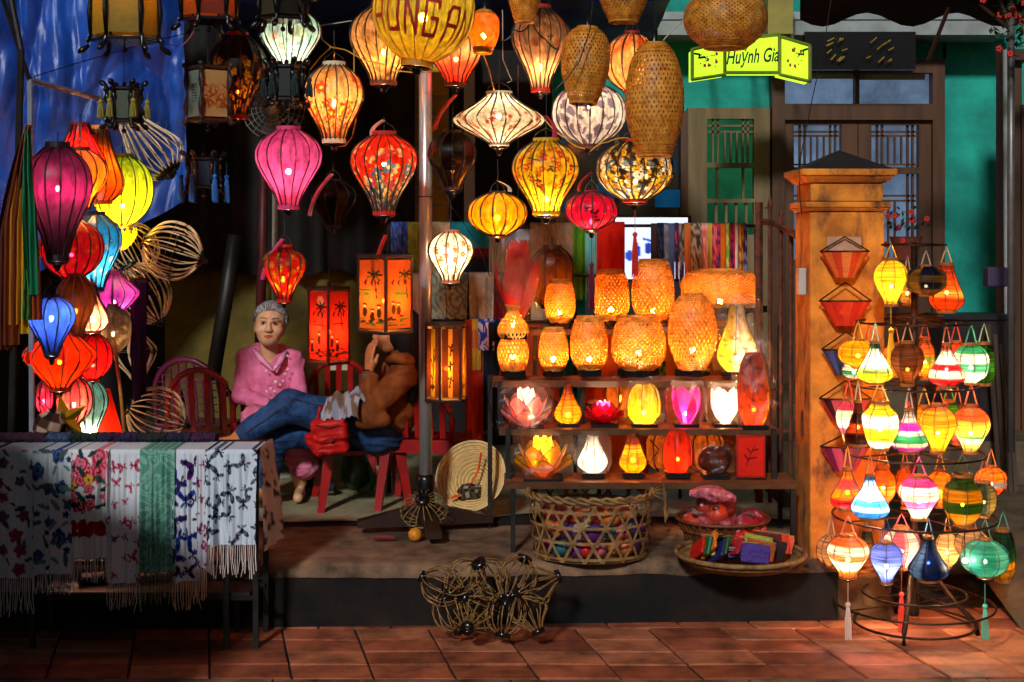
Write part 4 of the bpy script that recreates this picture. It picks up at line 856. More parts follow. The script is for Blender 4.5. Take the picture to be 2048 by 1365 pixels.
for a in (('smallest bamboo lamp on the upper back shelf', 1120, 560, 644, 62, 6.84, 'bam_pot', .8, .22, 24), ('mid height bamboo lamp on the upper back shelf', 1222, 541, 640, 76, 6.86, 'bam_pot', .9, .2, 27), ('tallest bamboo lamp on the upper back shelf', 1306, 520, 640, 86, 6.85, 'bam_pot', 1.0, .15, 28),
          ('smallest bamboo lamp on the middle shelf', 1107, 657, 740, 60, 6.64, 'bam_pot', .8, .25, 24), ('slim bamboo lamp on the middle shelf', 1178, 634, 738, 76, 6.65, 'bam_pot', .8, .18, 27), ('broad squat bamboo lamp on the middle shelf', 1277, 634, 738, 110, 6.66, 'bam_pot', 1.3, .3, 34), ('tallest bamboo lamp on the middle shelf', 1385, 589, 738, 98, 6.62, 'bam_big', 1.2, .25, 30)):
    bamboo(*a, stand=True, group=SHG, name='bamboo_table_lamp', cover=.5)
bamboo('wide domed bamboo shade at the shelf end', 1440, 540, 612, 156, 6.95, 'bam_dome', 1.5, .12, 40, stand=True, group=SHG, name='bamboo_table_lamp', cover=.48)
g_ = bamboo('double gourd bamboo lamp with a black band', 1026, 612, 740, 62, 6.64, 'gourd', .6, .2, 24, stand=True, group=SHG, name='bamboo_table_lamp', cover=.5)
MB().lathe([(.072, .145), (.075, .15), (.075, .17), (.072, .175)], 4, cap=True).build('band', BLACK, g_, rot=(0, 0, .8)); obj('bulb', bulb_mesh(.35, AMBER, .011), g_, (0, 0, .21))
# silk table lamps with petals
def petals(root, n, R, H, spread, m, tw=.55, r0=.35, ph=0, tipout=.0, edge=None):
    for k in range(n):
        a = 2 * math.pi * k / n + ph; V = []; N = 9
        for i in range(N):
            t = i / (N - 1); rr_ = R * (r0 + (spread) * math.sin(t * math.pi * .62) + tipout * t * t); wd = R * tw * math.sin(math.pi * min(1, t * .93 + .06)) ** .8
            c_ = Vector((rr_ * math.cos(a), rr_ * math.sin(a), H * t)); tv = Vector((-math.sin(a), math.cos(a), 0)); ov = Vector((math.cos(a), math.sin(a), 0))
            for sd in (-1, -.5, 0, .5, 1): V.append(c_ + tv * wd * sd - ov * wd * .35 * sd * sd)
        o = MB().add(V, [(5 * i + j, 5 * i + j + 1, 5 * i + j + 6, 5 * i + j + 5) for i in range(N - 1) for j in range(4)]).build('petal', m, root, smooth=True)
        if edge: MB().tube([V[5 * i] for i in range(N)] + [V[5 * i + 4] for i in range(N - 1, -1, -1)], .0016, 4).build('petal_wire', edge, o)
def silkm(key, h, tr=.6): return mat('petal_' + key, h, .5, .12, 30, trans=tr, clear=.22)
def table_lamp(name, label, cx, y0, y1, w, D, kind, h, pw, bulb=.25, bc=WARM, n=8, colfn=None, prof='drop', group='silk lamps on the lower shelves', wrap=False, stand=True, cat='lamp'):
    s = D / F; R = w / 2 * s; H = (y1 - y0) * s; root = thing(name, label, cat, P(cx, y1, D), (0, 0, 0), group)
    if kind == 'lotus':
        petals(root, 6, R, H, .25, silkm(h, h), .5, .12, .3, 0, RIB); petals(root, 6, R, H * .82, .5, silkm(h, h), .5, .2, 0, .25, RIB); petals(root, 6, R, H * .5, .7, silkm(h, h), .42, .25, .5, .3, RIB)
    elif kind == 'tulip': petals(root, 5, R, H, .62, silkm(h, h), .72, .28, -.6, -.05, RIB)
    else:
        obj('shade', shade_mesh(prof, R, H, n, colfn or plain(h), 4, 26, THREAD if kind == 'thread' else SILK), root, rot=(0, 0, .3))
        t = np.linspace(0, 1, 13); rad = spline(PROF[prof], t) * R + .001
        rm = MB().tube([(float(a), 0, float(H * (1 - b_))) for a, b_ in zip(rad, t)], .002, 4).me('rib', RIB)
        for k in range(n): obj('rib', rm, root, rot=(0, 0, .3 + 2 * math.pi * k / n))
    if stand: MB().box((0, 0, -.011), (R * 1.45, R * 1.3, .022)).build('stand', BLACK, root)
    if pw: obj('bulb', bulb_mesh(pw, bc, .010), root, (0, 0, H * bulb))
    if wrap:
        b = MB(); V = []; N, M = 13, 20; r = random.Random(cx)
        for i in range(N):
            t = i / (N - 1); rr_ = R * (1.0 + .12 * math.sin(t * 3)) if t < .8 else R * (1.05 - (t - .8) * 1.2)
            for j in range(M):
                a = 2 * math.pi * j / M; q = rr_ * (1.06 + .34 * mnoise.noise(Vector((math.cos(a) * 3.2, math.sin(a) * 3.2, t * 6 + cx)))); V.append((q * math.cos(a), q * math.sin(a), H * (t * 1.16 + .03 * mnoise.noise(Vector((j, t * 3, cx)))) + .002))
        b.add(V, [(i * M + j, i * M + (j + 1) % M, (i + 1) * M + (j + 1) % M, (i + 1) * M + j) for i in range(N - 1) for j in range(M)]).build('plastic_wrap', film('clear_wrap'), root, smooth=False)
    return root
table_lamp('lotus_lamp', 'pale pink lotus lamp in clear wrap on the second shelf', 1052, 776, 852, 96, 6.5, 'lotus', 'f4b8b0', 2.2, .35, WHITE, wrap=True)
table_lamp('silk_table_lamp', 'amber thread drop lamp beside the pink lotus', 1136, 766, 846, 58, 6.52, 'thread', 'f09410', .6, .2, colfn=fade((0, 'e86010'), (.6, 'f0a018'), (1, 'f0a820')))
table_lamp('lotus_lamp', 'small crimson lotus lamp on the second shelf', 1208, 802, 846, 74, 6.52, 'lotus', 'e01838', 1.6, .5, COOL)
table_lamp('silk_table_lamp', 'golden yellow drop lamp in wrap with bright foot', 1288, 768, 846, 70, 6.52, 'silk', 'f4b414', 1.0, .25, WHITE, n=6, prof='tube', wrap=True)
table_lamp('tulip_lamp', 'magenta tulip lamp in crinkled wrap', 1372, 772, 846, 66, 6.52, 'tulip', 'e01c78', .8, .25, WHITE, wrap=True)
table_lamp('tulip_lamp', 'white tulip lamp on the second shelf', 1450, 776, 846, 66, 6.52, 'tulip', 'f4e4cc', 1.0, .35, WHITE, wrap=True)
table_lamp('lotus_lamp', 'yellow lotus lamp in clear wrap on the bottom shelf', 1086, 872, 952, 108, 6.4, 'lotus', 'f8c818', 2.4, .3, WHITE, wrap=True)
table_lamp('silk_table_lamp', 'white onion lamp in clear wrap on the bottom shelf', 1186, 872, 944, 62, 6.42, 'silk', 'd8ccc4', .8, .3, WHITE, n=7, prof='bell', wrap=True)
table_lamp('silk_table_lamp', 'amber banded drop lamp on the bottom shelf', 1266, 866, 944, 58, 6.42, 'thread', 'f0a010', .6, .3, n=8, prof='bell', colfn=bands((.3, 'b05010'), (.55, 'f0b020'), (.72, 'e08810'), (1, 'f0a818')))
table_lamp('silk_table_lamp', 'red oval lamp with bamboo leaf painting on the bottom shelf', 1355, 860, 944, 64, 6.42, 'silk', 'd8301c', .5, .3, n=6, prof='tube')
table_lamp('wrapped_lamp', 'unlit orange lamp bunched in clear wrap on the bottom shelf', 1430, 894, 946, 72, 6.42, 'silk', 'c85820', .0, .3, n=6, prof='ball', wrap=True)
leaf = lambda base, n, seed, col='5a1808': scatter(base, (n, .055, 'leaf', [col], None, .08, .9), seed=seed, dens=1.0)
table_lamp('leaf_painted_lamp', 'tall cream and yellow lamp with painted bamboo leaves', 1474, 612, 742, 88, 6.66, 'silk', 'f0d0a0', 1.4, .2, WHITE, n=6, prof='bell', colfn=leaf(panels(6, 'f0c8a0', 'f0b418'), 40, 3), wrap=True)
table_lamp('leaf_painted_lamp', 'orange red column lamp with painted leaves in wrap', 1508, 706, 848, 72, 6.46, 'silk', 'e05010', .5, .2, WARM, n=6, prof='tube', colfn=leaf(panels(6, 'e04c10', 'e04c10', 'f0a018'), 44, 5), wrap=True)
pf = thing('framed_panel', 'red framed panel with painted leaf sprig at the shelf end', 'picture', P(1501, 955, 6.36))
s_ = 6.36 / F; MB().box((0, 0, 42 * s_), (58 * s_, .02, 84 * s_)).build('frame', mat('red_frame', '8a1408', .4, .2, 12), pf)
obj('picture', panel_mesh(50 * s_, 76 * s_, paint(C('d82010'), ('l', .3, .75, .65, .2, .012, '5a0804'), ('l', .4, .6, .25, .45, .022, '5a0804'), ('l', .45, .55, .7, .52, .022, '5a0804'), ('l', .52, .4, .35, .28, .02, '5a0804'), ('l', .55, .35, .78, .3, .022, '5a0804')), PRINT), pf, (0, -.0125, 4 * s_))
# things in wrap hanging above the shelves
r_ = thing('wrapped_lotus_lantern', 'large red folded lotus lantern hanging in clear plastic', 'lantern', P(1036, 640, 6.7)); s_ = 6.7 / F
petals(r_, 6, 46 * s_, 160 * s_, .45, silkm('red', 'e01008', .45), .5, .2, .2, -.2); petals(r_, 5, 46 * s_, 120 * s_, .75, silkm('red', 'e01008', .45), .45, .2, .6, .1)
b = MB(); V = []
for i in range(14):
    t = i / 13; q = (52 * math.sin(min(1, t * 1.5 + .2) * 1.7)) * s_
    for j in range(22):
        a = 2 * math.pi * j / 22; k = q * (1 + .22 * mnoise.noise(Vector((math.cos(a) * 2, math.sin(a) * 2, t * 5)))); V.append((k * math.cos(a), k * math.sin(a), (t * 190 - 8) * s_))
b.add(V, [(i * 22 + j, i * 22 + (j + 1) % 22, (i + 1) * 22 + (j + 1) % 22, (i + 1) * 22 + j) for i in range(13) for j in range(22)]).build('plastic_wrap', film('clear_wrap'), r_)
MB().tube([(0, 0, 165 * s_), (0, 0, 1.2)], .0018, 4).build('string', WIRE, r_)
lantern('brown gauze lantern hanging behind the bamboo lamps', 1104, 496, 612, 84, 7.1, 'cyl', 12, C('8a4410'), .2, .4, WARM, '3a1c0c', 0, -60, group='gauze lanterns among the shelves')
r_ = thing('orange_pendant', 'flat orange fabric shade hung between two shelves', 'lamp shade', P(1196, 806, 6.75)); s_ = 6.75 / F
MB().lathe([(32 * s_, 0), (22 * s_, 42 * s_), (20 * s_, 44 * s_)], 10, cap=False).build('shade', mat('orange_fabric', 'd85c14', .6, .12, 30, trans=.4), r_)
MB().tube(ring_pts(32 * s_, 20), .003, 4, True).build('hoop', RIB, r_)
for i, (x, y) in enumerate(((1410, 905), (1240, 800), (1330, 905))):
    lantern(('dim peach lantern at the back of the bottom shelf', 'dim peach shade behind the crimson lotus', 'dim peach ball behind the red oval lamp')[i], x, y - 45, y + 35, 74, 6.75, 'cyl', 8, C('d88838'), .2, .5, WARM, '7a3c10', 0, y - 60, group='gauze lanterns among the shelves')

# ---------------------------------------------------------------- tower of small thread lanterns
IRON = mat('wrought_iron', '2a1a12', .5, .35, 20, metal=.7, col2='4a2c1a')
TX, TD = px_x(1828, 6.05), 6.05
tw = thing('lantern_stand', 'round tiered iron stand hung with small lanterns', 'stand', (TX, TD, 0))
MB().tube([(0, 0, .1), (0, 0, zz(485, TD))], .014, 8).build('pole', IRON, tw, smooth=True)
sT = TD / F
RINGS = ((490, 62), (632, 54), (645, 112), (770, 126), (906, 138), (1032, 160), (1186, 102), (1206, 156))
for y, r in RINGS:
    z = zz(y, TD); o = MB().tube(ring_pts(r * sT, 40, z), .005, 6, True).build('ring', IRON, tw, smooth=True)
    for k in range(4 if r > 60 else 2):
        a = k * math.pi / 2 + .4; MB().tube([(0, 0, z), (r * sT * math.cos(a), r * sT * math.sin(a), z)], .004, 5).build('spoke', IRON, o)
MB().tube(ring_pts(118 * sT, 40, .03), .006, 6, True).build('foot_ring', IRON, tw, smooth=True)
for a in (-1.15 - .85, -.35, 1.6):
    dx, dy = math.cos(a), math.sin(a); R_ = 118 * sT
    o = MB().tube([(0, 0, .25), (dx * R_ * .35, dy * R_ * .35, .23), (dx * R_ * .7, dy * R_ * .7, .12), (dx * R_, dy * R_, .05), (dx * R_ * 1.03, dy * R_ * 1.03, 0)], .011, 6).build('foot', IRON, tw, smooth=True)
MB().tube([(0, 0, .06), (0, 0, .3)], .022, 8).build('hub', IRON, tw)
MG = 'small thread lanterns on the tiered stand'
def mini(label, cx, y0, y1, w, D, prof, ribs, colfn, pw=.45, bc=WARM, handle='d86030', hy=40, fin=0, tas=None, bulb=.4, tasl=.2):
    h_ = y1 - y0; return mini_(label, cx, y0 - .03 * h_, y1 + .04 * h_, w * 1.09, D, prof, ribs, colfn, pw * 1.05, bc, handle, hy - .02 * h_, fin, tas, bulb, tasl)
def mini_(label, cx, y0, y1, w, D, prof, ribs, colfn, pw=.45, bc=WARM, handle='d86030', hy=40, fin=0, tas=None, bulb=.4, tasl=.2):
    r = lantern(label, cx, y0, y1, w, D, prof, ribs, colfn, 0, .4, bc, 'c06028', fin, hook=False, group=MG, name='thread_lantern', ribr=.002, tas=tas, tasl=tasl, rimm=mat('mini_rim', 'b06a30', .5, .2, 20, trans=.3))
    for ch in r.children:
        if ch.name.startswith('shade'): ch.data.materials[0] = THREAD
    s = D / F; H = (y1 - y0) * s; R = w / 2 * s; r0 = float(spline(PROF[prof], [0.])[0]) * R
    hm = mat('handle_' + handle, handle, .6, .15, 20, trans=.2)
    MB().tube([(-r0, 0, H), (-r0 * .35, 0, H + hy * s * .7), (0, -.003, H + hy * s), (r0 * .35, 0, H + hy * s * .7), (r0, 0, H)], .0035, 4).build('handle', hm, r)
    if pw: obj('bulb', bulb_mesh(pw, bc, .007), r, (0, 0, H * bulb))
    return r
B = bands
mini('glowing yellow pear lantern on the top ring', 1782, 522, 606, 62, 5.93, 'pear', 8, C('f4b81c'), .8, WHITE, 'f0a020', 34, tas='e8a818', tasl=.28)
mini('navy and olive banded ball lantern on the top ring', 1852, 534, 588, 74, 5.9, 'ball', 10, lambda U, V, a: np.where((np.floor(U * 10) % 3 == 0)[:, None], lin('d0a850'), np.where((V < .3)[:, None], lin('1c2c60'), np.where((V < .55)[:, None], lin('8a7434'), np.where((V < .8)[:, None], lin('2a3450'), lin('b08030'))))), .06, WARM, 'b8a890', 32, bulb=.3)
mini('tall orange lantern with cream band on the top ring', 1893, 532, 619, 62, 5.98, 'bell', 8, B((.55, 'e85c18'), (.7, 'f0b860'), (1, 'e04c14')), .35, WARM, 'e0a068', 36)
mini('small grey green lantern behind the banded ball', 1815, 556, 607, 36, 6.1, 'bell', 6, B((.5, '8a8058'), (1, 'b89058')), .12, WARM, 'a09080', 44)
mini('yellow ball lantern on the second ring', 1716, 682, 732, 72, 5.95, 'ball', 10, C('f4c01c'), .55, WARM, 'f0b838', 40)
mini('white lantern with green and yellow bands on the second ring', 1750, 688, 762, 64, 5.86, 'drop', 8, B((.12, '2a7a48'), (.6, 'f0ecd0'), (.75, '88b060'), (1, 'f0c820')), .75, WHITE, 'b8c8a0', 44)
mini('tan brown pear lantern on the second ring', 1815, 688, 766, 58, 5.84, 'pear', 6, C('c07838'), .07, WARM, 'e0a878', 42, bulb=.35, tas='d83018')
mini('orange lantern with green band behind the tan one', 1850, 680, 754, 34, 6.15, 'hexa', 6, B((.4, 'e87820'), (.6, '5a8038'), (1, 'f0a820')), .35, WARM, 'd04820', 40)
mini('white lantern with two red bands on the second ring', 1893, 692, 768, 66, 5.86, 'drop', 8, B((.12, 'e05030'), (.45, 'f0e0d0'), (.62, 'c8101c'), (.82, 'f0dcc0'), (1, 'c8101c')), .7, WHITE, 'e07850', 44, tas='c03018')
mini('green and white round lantern on the second ring', 1942, 692, 764, 66, 5.95, 'round', 8, B((.2, '2a9060'), (.45, 'e8e8d8'), (.7, '4aa078'), (1, 'e8f0d8')), .7, WHITE, '50b888', 42)
mini('clear green bottle lantern behind the green and white one', 1968, 690, 765, 40, 6.05, 'tube', 6, C('3a8c28'), .12, WARM, 'c0d090', 42)
mini('orange lantern half hidden behind the yellow ball', 1738, 690, 752, 40, 6.2, 'pear', 6, C('e86818'), .35, WARM, 'e05820', 44)
mini('white and green lantern low behind the yellow ball', 1708, 728, 756, 50, 6.05, 'ball', 6, B((.4, 'f0f0e0'), (.7, '2a8058'), (1, 'e8e8e0')), .2, WHITE, 'e8e0d0', 60)
mini('orange shaded lantern behind the red banded one', 1912, 686, 742, 50, 6.15, 'pear', 6, C('e05020'), .35, WARM, 'e05820', 40)
mini('cream and pink lantern at the edge of the third ring', 1697, 804, 882, 46, 5.95, 'pear', 8, B((.2, 'e03858'), (.6, 'f0e4c0'), (.8, 'c8304c'), (1, 'f0c850')), .6, WHITE, 'e84838', 44)
mini('dark brown chequered lantern on the third ring', 1716, 806, 886, 50, 5.88, 'drop', 6, lambda U, V, a: np.where(((np.floor(V * 4) % 2) == 0)[:, None], lin('c05828'), lin('4a1c10')), .12, WARM, 'f0c890', 44)
mini('yellow and white six sided lantern on the third ring', 1760, 808, 894, 64, 5.84, 'hexa', 6, B((.25, 'f0b820'), (.55, 'fff4e0'), (.8, 'f4b81c'), (1, 'f0e0c0')), .9, WHITE, 'f0b030', 44)
mini('purple and green banded lantern on the third ring', 1818, 822, 900, 66, 5.82, 'drop', 8, B((.3, 'f0d8d0'), (.5, 'b01888'), (.58, 'f0d0b0'), (.78, '2a8858'), (.84, 'f0e0c0'), (1, 'a01080')), .7, WHITE, 'd8b0a0', 46)
mini('orange yellow pear lantern on the third ring', 1876, 814, 900, 66, 5.86, 'pear', 8, B((.1, 'e05c14'), (1, 'f09c18')), .75, WHITE, 'f06828', 40)
mini('yellow lantern with red neck and green bands on the third ring', 1942, 816, 900, 68, 5.98, 'pear', 8, B((.3, 'e85820'), (.6, 'f0d048'), (.7, '4a9050'), (.8, 'e8e0a0'), (1, 'c8c058')), .7, WHITE, 'e86030', 46)
mini('small green lantern behind the orange pear', 1898, 804, 850, 40, 6.15, 'hexa', 6, C('4a9030'), .2, WARM, '70c040', 36)
mini('pink and orange banded lantern on the fourth ring', 1695, 940, 1014, 64, 5.92, 'drop', 8, B((.25, 'f09020'), (.5, 'e83858'), (.75, 'f08818'), (1, 'd82848')), .55, WARM, 'f0a030', 48)
mini('bright blue and white drop lantern on the fourth ring', 1740, 954, 1032, 70, 5.82, 'drop', 8, B((.1, '3880c0'), (.55, 'd8f0f8'), (.7, '48a8e0'), (.8, 'c0e8f8'), (1, '2070b8')), .9, COOL, 'e07040', 46)
mini('orange six sided lantern behind the blue drop', 1766, 936, 1002, 44, 6.12, 'hexa', 6, B((.5, 'e86c18'), (1, 'f0a050')), .4, WARM, 'f0a040', 40)
mini('orange lantern in the middle behind the fourth ring', 1810, 938, 1012, 36, 6.2, 'pear', 6, C('e86418'), .4, WARM, 'e07030', 40)
mini('white and magenta round lantern on the fourth ring', 1838, 956, 1034, 74, 5.8, 'pear', 8, B((.22, 'e03890'), (.55, 'fff0e0'), (.72, 'd85090'), (1, 'f8ecd8')), .85, WHITE, 'e83878', 40)
mini('green and yellow six sided lantern on the fourth ring', 1925, 955, 1046, 68, 5.86, 'hexa', 6, B((.25, '3a6818'), (.5, 'e0a818'), (.75, '2a6020'), (1, 'f0b818')), .25, WARM, '4a6838', 46)
mini('grey green faceted lantern on the fourth ring', 1968, 966, 1030, 44, 5.98, 'hexa', 6, panels(6, 'a0a070', '486848', '30483c'), .15, WARM, 'e07060', 50)
mini('orange and blue lantern behind the fourth ring edge', 1982, 936, 990, 58, 6.32, 'round', 8, B((.45, 'f08020'), (.65, '6888c8'), (1, 'e84c18')), .5, WARM, 'f08838', 36)
mini('white lantern with orange bands on the lowest ring', 1696, 1074, 1150, 76, 5.9, 'pear', 8, B((.22, 'e05820'), (.42, 'f4e8d0'), (.56, 'e88040'), (.8, 'f4e4c8'), (1, 'e06820')), .85, WHITE, 'e08060', 42, 8, 'e0b8a0', tasl=.26)
mini('plain white ball lantern behind the orange banded one', 1662, 1072, 1130, 52, 6.08, 'ball', 8, C('d8b8a0'), .12, WARM, 'c09880', 40)
mini('lavender pear lantern with dark foot on the lowest ring', 1773, 1088, 1162, 66, 5.8, 'garlic', 6, fade((0, '5c62a8'), (.5, '8c94d8'), (1, '5a64b0')), .55, COOL, '504870', 50, 12)
mini('rose and white ball lantern behind the lavender one', 1803, 1058, 1132, 70, 6.0, 'pear', 8, panels(8, 'e85868', 'f8d8cc'), .55, WHITE, 'e05860', 30, tas='d83828', tasl=.3)
mini('navy and pale blue drop lantern on the lowest ring', 1857, 1078, 1156, 72, 5.8, 'drop', 8, panels(8, '14285c', '14285c', '90b8d0', ph=.5), .06, COOL, '98b0c0', 40)
mini('teal ball lantern with black finial on the lowest ring', 1970, 1082, 1150, 88, 5.9, 'ball', 10, panels(10, '2c9078', '58b098', '289088'), .45, WHITE, '405848', 44, 12, '50a088', tasl=.26)
mini('white ball lantern behind the teal one', 1944, 1060, 1116, 62, 6.1, 'ball', 8, C('e0c8b8'), .15, WARM, 'c8a080', 40)
mini('green bottle lantern with yellow foot at the stand edge', 2006, 1064, 1156, 44, 6.05, 'tube', 6, B((.6, '1c5c30'), (1, 'd0a818')), .15, WARM, '60a080', 40)
mini('small green cone lantern behind the lowest ring', 1734, 1062, 1132, 40, 6.2, 'bell', 6, fade((0, '2a6848'), (1, 'c87850')), .12, WARM, '507860', 30)
mini('amber lantern deep behind the tan brown pear', 1790, 690, 750, 44, 6.22, 'pear', 6, C('e89020'), .4, WARM, 'e08030', 40)
mini('red lantern deep behind the yellow hexagon', 1738, 812, 880, 44, 6.2, 'pear', 6, C('d03018'), .4, WARM, 'e08030', 40)
mini('gold lantern deep behind the purple banded one', 1848, 816, 884, 46, 6.22, 'hexa', 6, C('e8a81c'), .5, WARM, 'f0b040', 40)
mini('pink lantern deep behind the yellow green banded one', 1915, 816, 884, 44, 6.2, 'pear', 6, C('e06878'), .4, WARM, 'e08070', 40)
mini('amber lantern deep behind the magenta banded one', 1880, 944, 1010, 48, 6.2, 'pear', 6, C('e08c1c'), .45, WARM, 'e8a040', 40)
mini('white lantern deep behind the navy drop', 1895, 1066, 1130, 46, 6.2, 'ball', 6, C('e8d0b8'), .35, WARM, 'd0b090', 36)
r_ = thing('bare_bulb', 'bare glowing bulb beside the teal lantern', 'bulb', P(1930, 1122, 5.82)); obj('glass', bulb_mesh(.5, WHITE, .009), r_); MB().tube([(0, 0, .012), (0, .01, .16), (.01, .06, zz(1032, 5.9) - P(0, 1122, 5.82).z)], .0025, 5).build('wire', BLACK, r_)
# half lanterns hung on the pillar
def half(label, cx, ya, y0, y1, w, cols):
    D = 6.17; s = D / F; root = thing('half_lantern', label, 'lantern', P(cx, y1, D), (0, 0, 0), 'half lanterns hung down the pillar'); H = (y1 - y0) * s; Rt, Rb_ = w / 2 * s, w * .2 * s; n = 7
    for k in range(n):
        a0, a1 = math.pi + math.pi * k / n, math.pi + math.pi * (k + 1) / n; V = []
        for t in (0, .5, 1):
            R = Rb_ + (Rt - Rb_) * t
            for a in (a0, (a0 + a1) / 2, a1): V.append((R * math.cos(a), R * .38 * math.sin(a) - .004, H * t))
        MB().add(V, [(0, 1, 4, 3), (1, 2, 5, 4), (3, 4, 7, 6), (4, 5, 8, 7)]).build('panel', mat('halfsilk_' + cols[k % len(cols)], cols[k % len(cols)], .5, .15, 60, trans=.3, stretch=(.3, .3, 5)), root)
    MB().tube([(Rt * math.cos(math.pi + math.pi * k / 10), Rt * .38 * math.sin(math.pi + math.pi * k / 10) - .004, H) for k in range(11)], .004, 5).build('top_hoop', DARKWOOD, root)
    zt = H + (y0 - ya) * s; MB().tube([(-Rt, -.004, H), (0, -.006, zt), (Rt, -.004, H)], .0035, 4).build('cord', DARKWOOD, root)
    return root
half('orange half lantern uppermost on the pillar', 1689, 474, 503, 556, 98, ['d8401c', 'e0702c', 'd8401c', 'e8803c'])
half('red half lantern second down the pillar', 1690, 565, 602, 652, 104, ['cc2814', 'd83c1c'])
half('slate blue half lantern on the pillar', 1692, 664, 699, 750, 98, ['2c3c68', '40508c', '243460'])
half('pink and black striped half lantern on the pillar', 1690, 762, 797, 846, 104, ['b02c40', '3a1418', 'c04858'])
half('magenta half lantern lowest on the pillar', 1690, 868, 893, 942, 100, ['a02858', '702048', 'c04860'])
o = MB().box((0, 0, 0), (.15, .008, .07)).build('number_plate', mat('faded_plate', 'b88868', .6, .25, 20)); o.location = P(1688, 490, 6.188); tag(o, 'faded pink plate behind the uppermost half lantern', 'plate'); bev(o, .002)

# ---------------------------------------------------------------- cloth: scarves
def drape(name, label, px0, px1, yt, yb, D, colfn, group, back=.15, flat=0.0, waves=3.0, amp=.012, fringe=0, seed=0, nu=40, nv=70, cat='scarf', fringe_hex='d8d0c0', skew=0.0, thin=1.0, stiff=0):
    """a cloth hung over a rail or table edge: a flap behind (or lying flat), the fold, and the front fall"""
    r = random.Random(seed); s = D / F; a = P(px0, yt, D); c = P(px1, yt, D); W = c.x - a.x; L = (yb - yt) * s; rr_ = .012
    tot = back + math.pi * rr_ + L; d = np.linspace(0, tot, nv); u = np.linspace(0, 1, nu); Dd, U = np.meshgrid(d, u, indexing='ij')
    ph, ph2 = r.uniform(0, 6), r.uniform(0, 6)
    fall = np.clip((Dd - back - math.pi * rr_) / L, 0, 1); ang = np.clip((Dd - back) / rr_, 0, math.pi)
    wv = amp * (np.sin(U * 6.28 * waves + ph + fall * .8) + .5 * np.sin(U * 6.28 * waves * 2.3 + ph2 - fall * 1.3)) * (.25 + .75 * np.sqrt(fall)) * (1 + .6 * np.sin(U * 5.1 + ph2 + fall * 2)) + amp * .8 * np.sin(U * 3 + ph + fall * 2.5) * fall
    X = (U - .5) * W * (1 - .05 * fall * thin) + skew * fall
    if flat:
        Y = np.where(Dd < back, back - Dd, 0) + np.where(Dd >= back, -rr_ * np.sin(np.clip((Dd - back) / rr_, 0, math.pi / 2)), 0); fz = np.maximum(0, Dd - back - rr_ * math.pi / 2)
        Z = np.where(Dd < back, .004, .004 - rr_ + rr_ * np.cos(np.clip((Dd - back) / rr_, 0, math.pi / 2)) - fz); Y = Y - np.abs(wv) * (fz > 0) * 1.4 - .006
        fall = np.clip(fz / L, 0, 1)
    else:
        Y = np.where(ang <= 0, rr_, rr_ * np.cos(ang)); Z = np.where(Dd < back, -(back - Dd), rr_ * np.sin(ang)) - np.maximum(0, Dd - back - math.pi * rr_); Y = Y + wv * np.where(fall > 0, 1, .4) - (fall > 0) * .01
    root_loc = Vector(((a.x + c.x) / 2, D, a.z))
    V = np.stack([X, Y, Z], -1).reshape(-1, 3)
    vv = np.clip((Dd - back) / (tot - back), 0, 1).ravel()
    me = mkmesh(name, V, grid_faces(nu, nv), CLOTH, colfn(U.ravel(), vv, W / L))
    if fringe:
        root = thing(name, label, cat, root_loc, (0, 0, 0), group); obj('cloth', me, root); b = MB(); row = V.reshape(nv, nu, 3)[-1]
        n = max(8, int(W / .008)); fl_ = fringe * s
        for k in range(n):
            t = k / (n - 1) * (nu - 1); i = min(int(t), nu - 2); q = row[i] + (row[i + 1] - row[i]) * (t - i); q = Vector(q.tolist()); l_ = fl_ * r.uniform(.8, 1.1)
            b.tube([q, q + Vector((r.uniform(-.004, .004), r.uniform(-.005, .003), -l_ * .5)), q + Vector((r.uniform(-.009, .009), r.uniform(-.008, .004), -l_))], .0019, 3)
        b.build('fringe', mat('fringe_' + fringe_hex, fringe_hex, .9, .15, 30), root, kind='stuff')
        return root
    o = obj(name, me, None, root_loc); return tag(o, label, cat, group)

# table with scarves over its front edge
TT = .81
tb = thing('display_table', 'long narrow steel framed table draped with scarves', 'table', (-1.55, 5.9, 0))
TX0, TX1 = -3.0, px_x(519, 5.75)
MB().box(((TX0 + TX1) / 2 + 1.55, .0, TT - .012), (TX1 - TX0, .28, .022)).build('table_top', DARKWOOD, tb)
for x in (TX1 - .02, TX1 - .14, -1.95, -2.9):
    for y in (-.12, .12): MB().bar((x + 1.55, y, 0), (x + 1.55, y, TT - .024), .022, .022).build('leg', STEEL, tb)
for z, y in ((.2, -.1), (.2, .1), (.32, .0)): MB().bar((TX0 + 1.55, y, z), (TX1 + 1.53, y, z), .018, .018).build('rail', STEEL, tb)
MB().box(((TX0 + TX1) / 2 + 1.55, .0, .215), (TX1 - TX0 - .1, .2, .012)).build('lower_shelf', DARKWOOD, tb)
SG = 'printed scarves over the table edge'
WHITEC = 'd6dcde'
def prints(base, kind, n, size, cs, c2, seed, v0=.03, v1=.97, extra=()): return scatter(C(base), (n, size, kind, cs, c2, v0, v1), *extra, seed=seed, dens=1.0)
YT = 900; SD = 5.75
drape('scarf', 'white scarf with dark red flowers at the table end', -70, 76, YT, 1140, SD, prints(WHITEC, 'rose', 20, .05, ['6a1c30', '8a2038', '3a3c60'], 'a05068', 3, extra=((30, .04, 'leaf', ['4a5c4c', '384848'], None, 0, 1),)), SG, .2, 1, 3.5, .010, 75, 1, 60, 110)
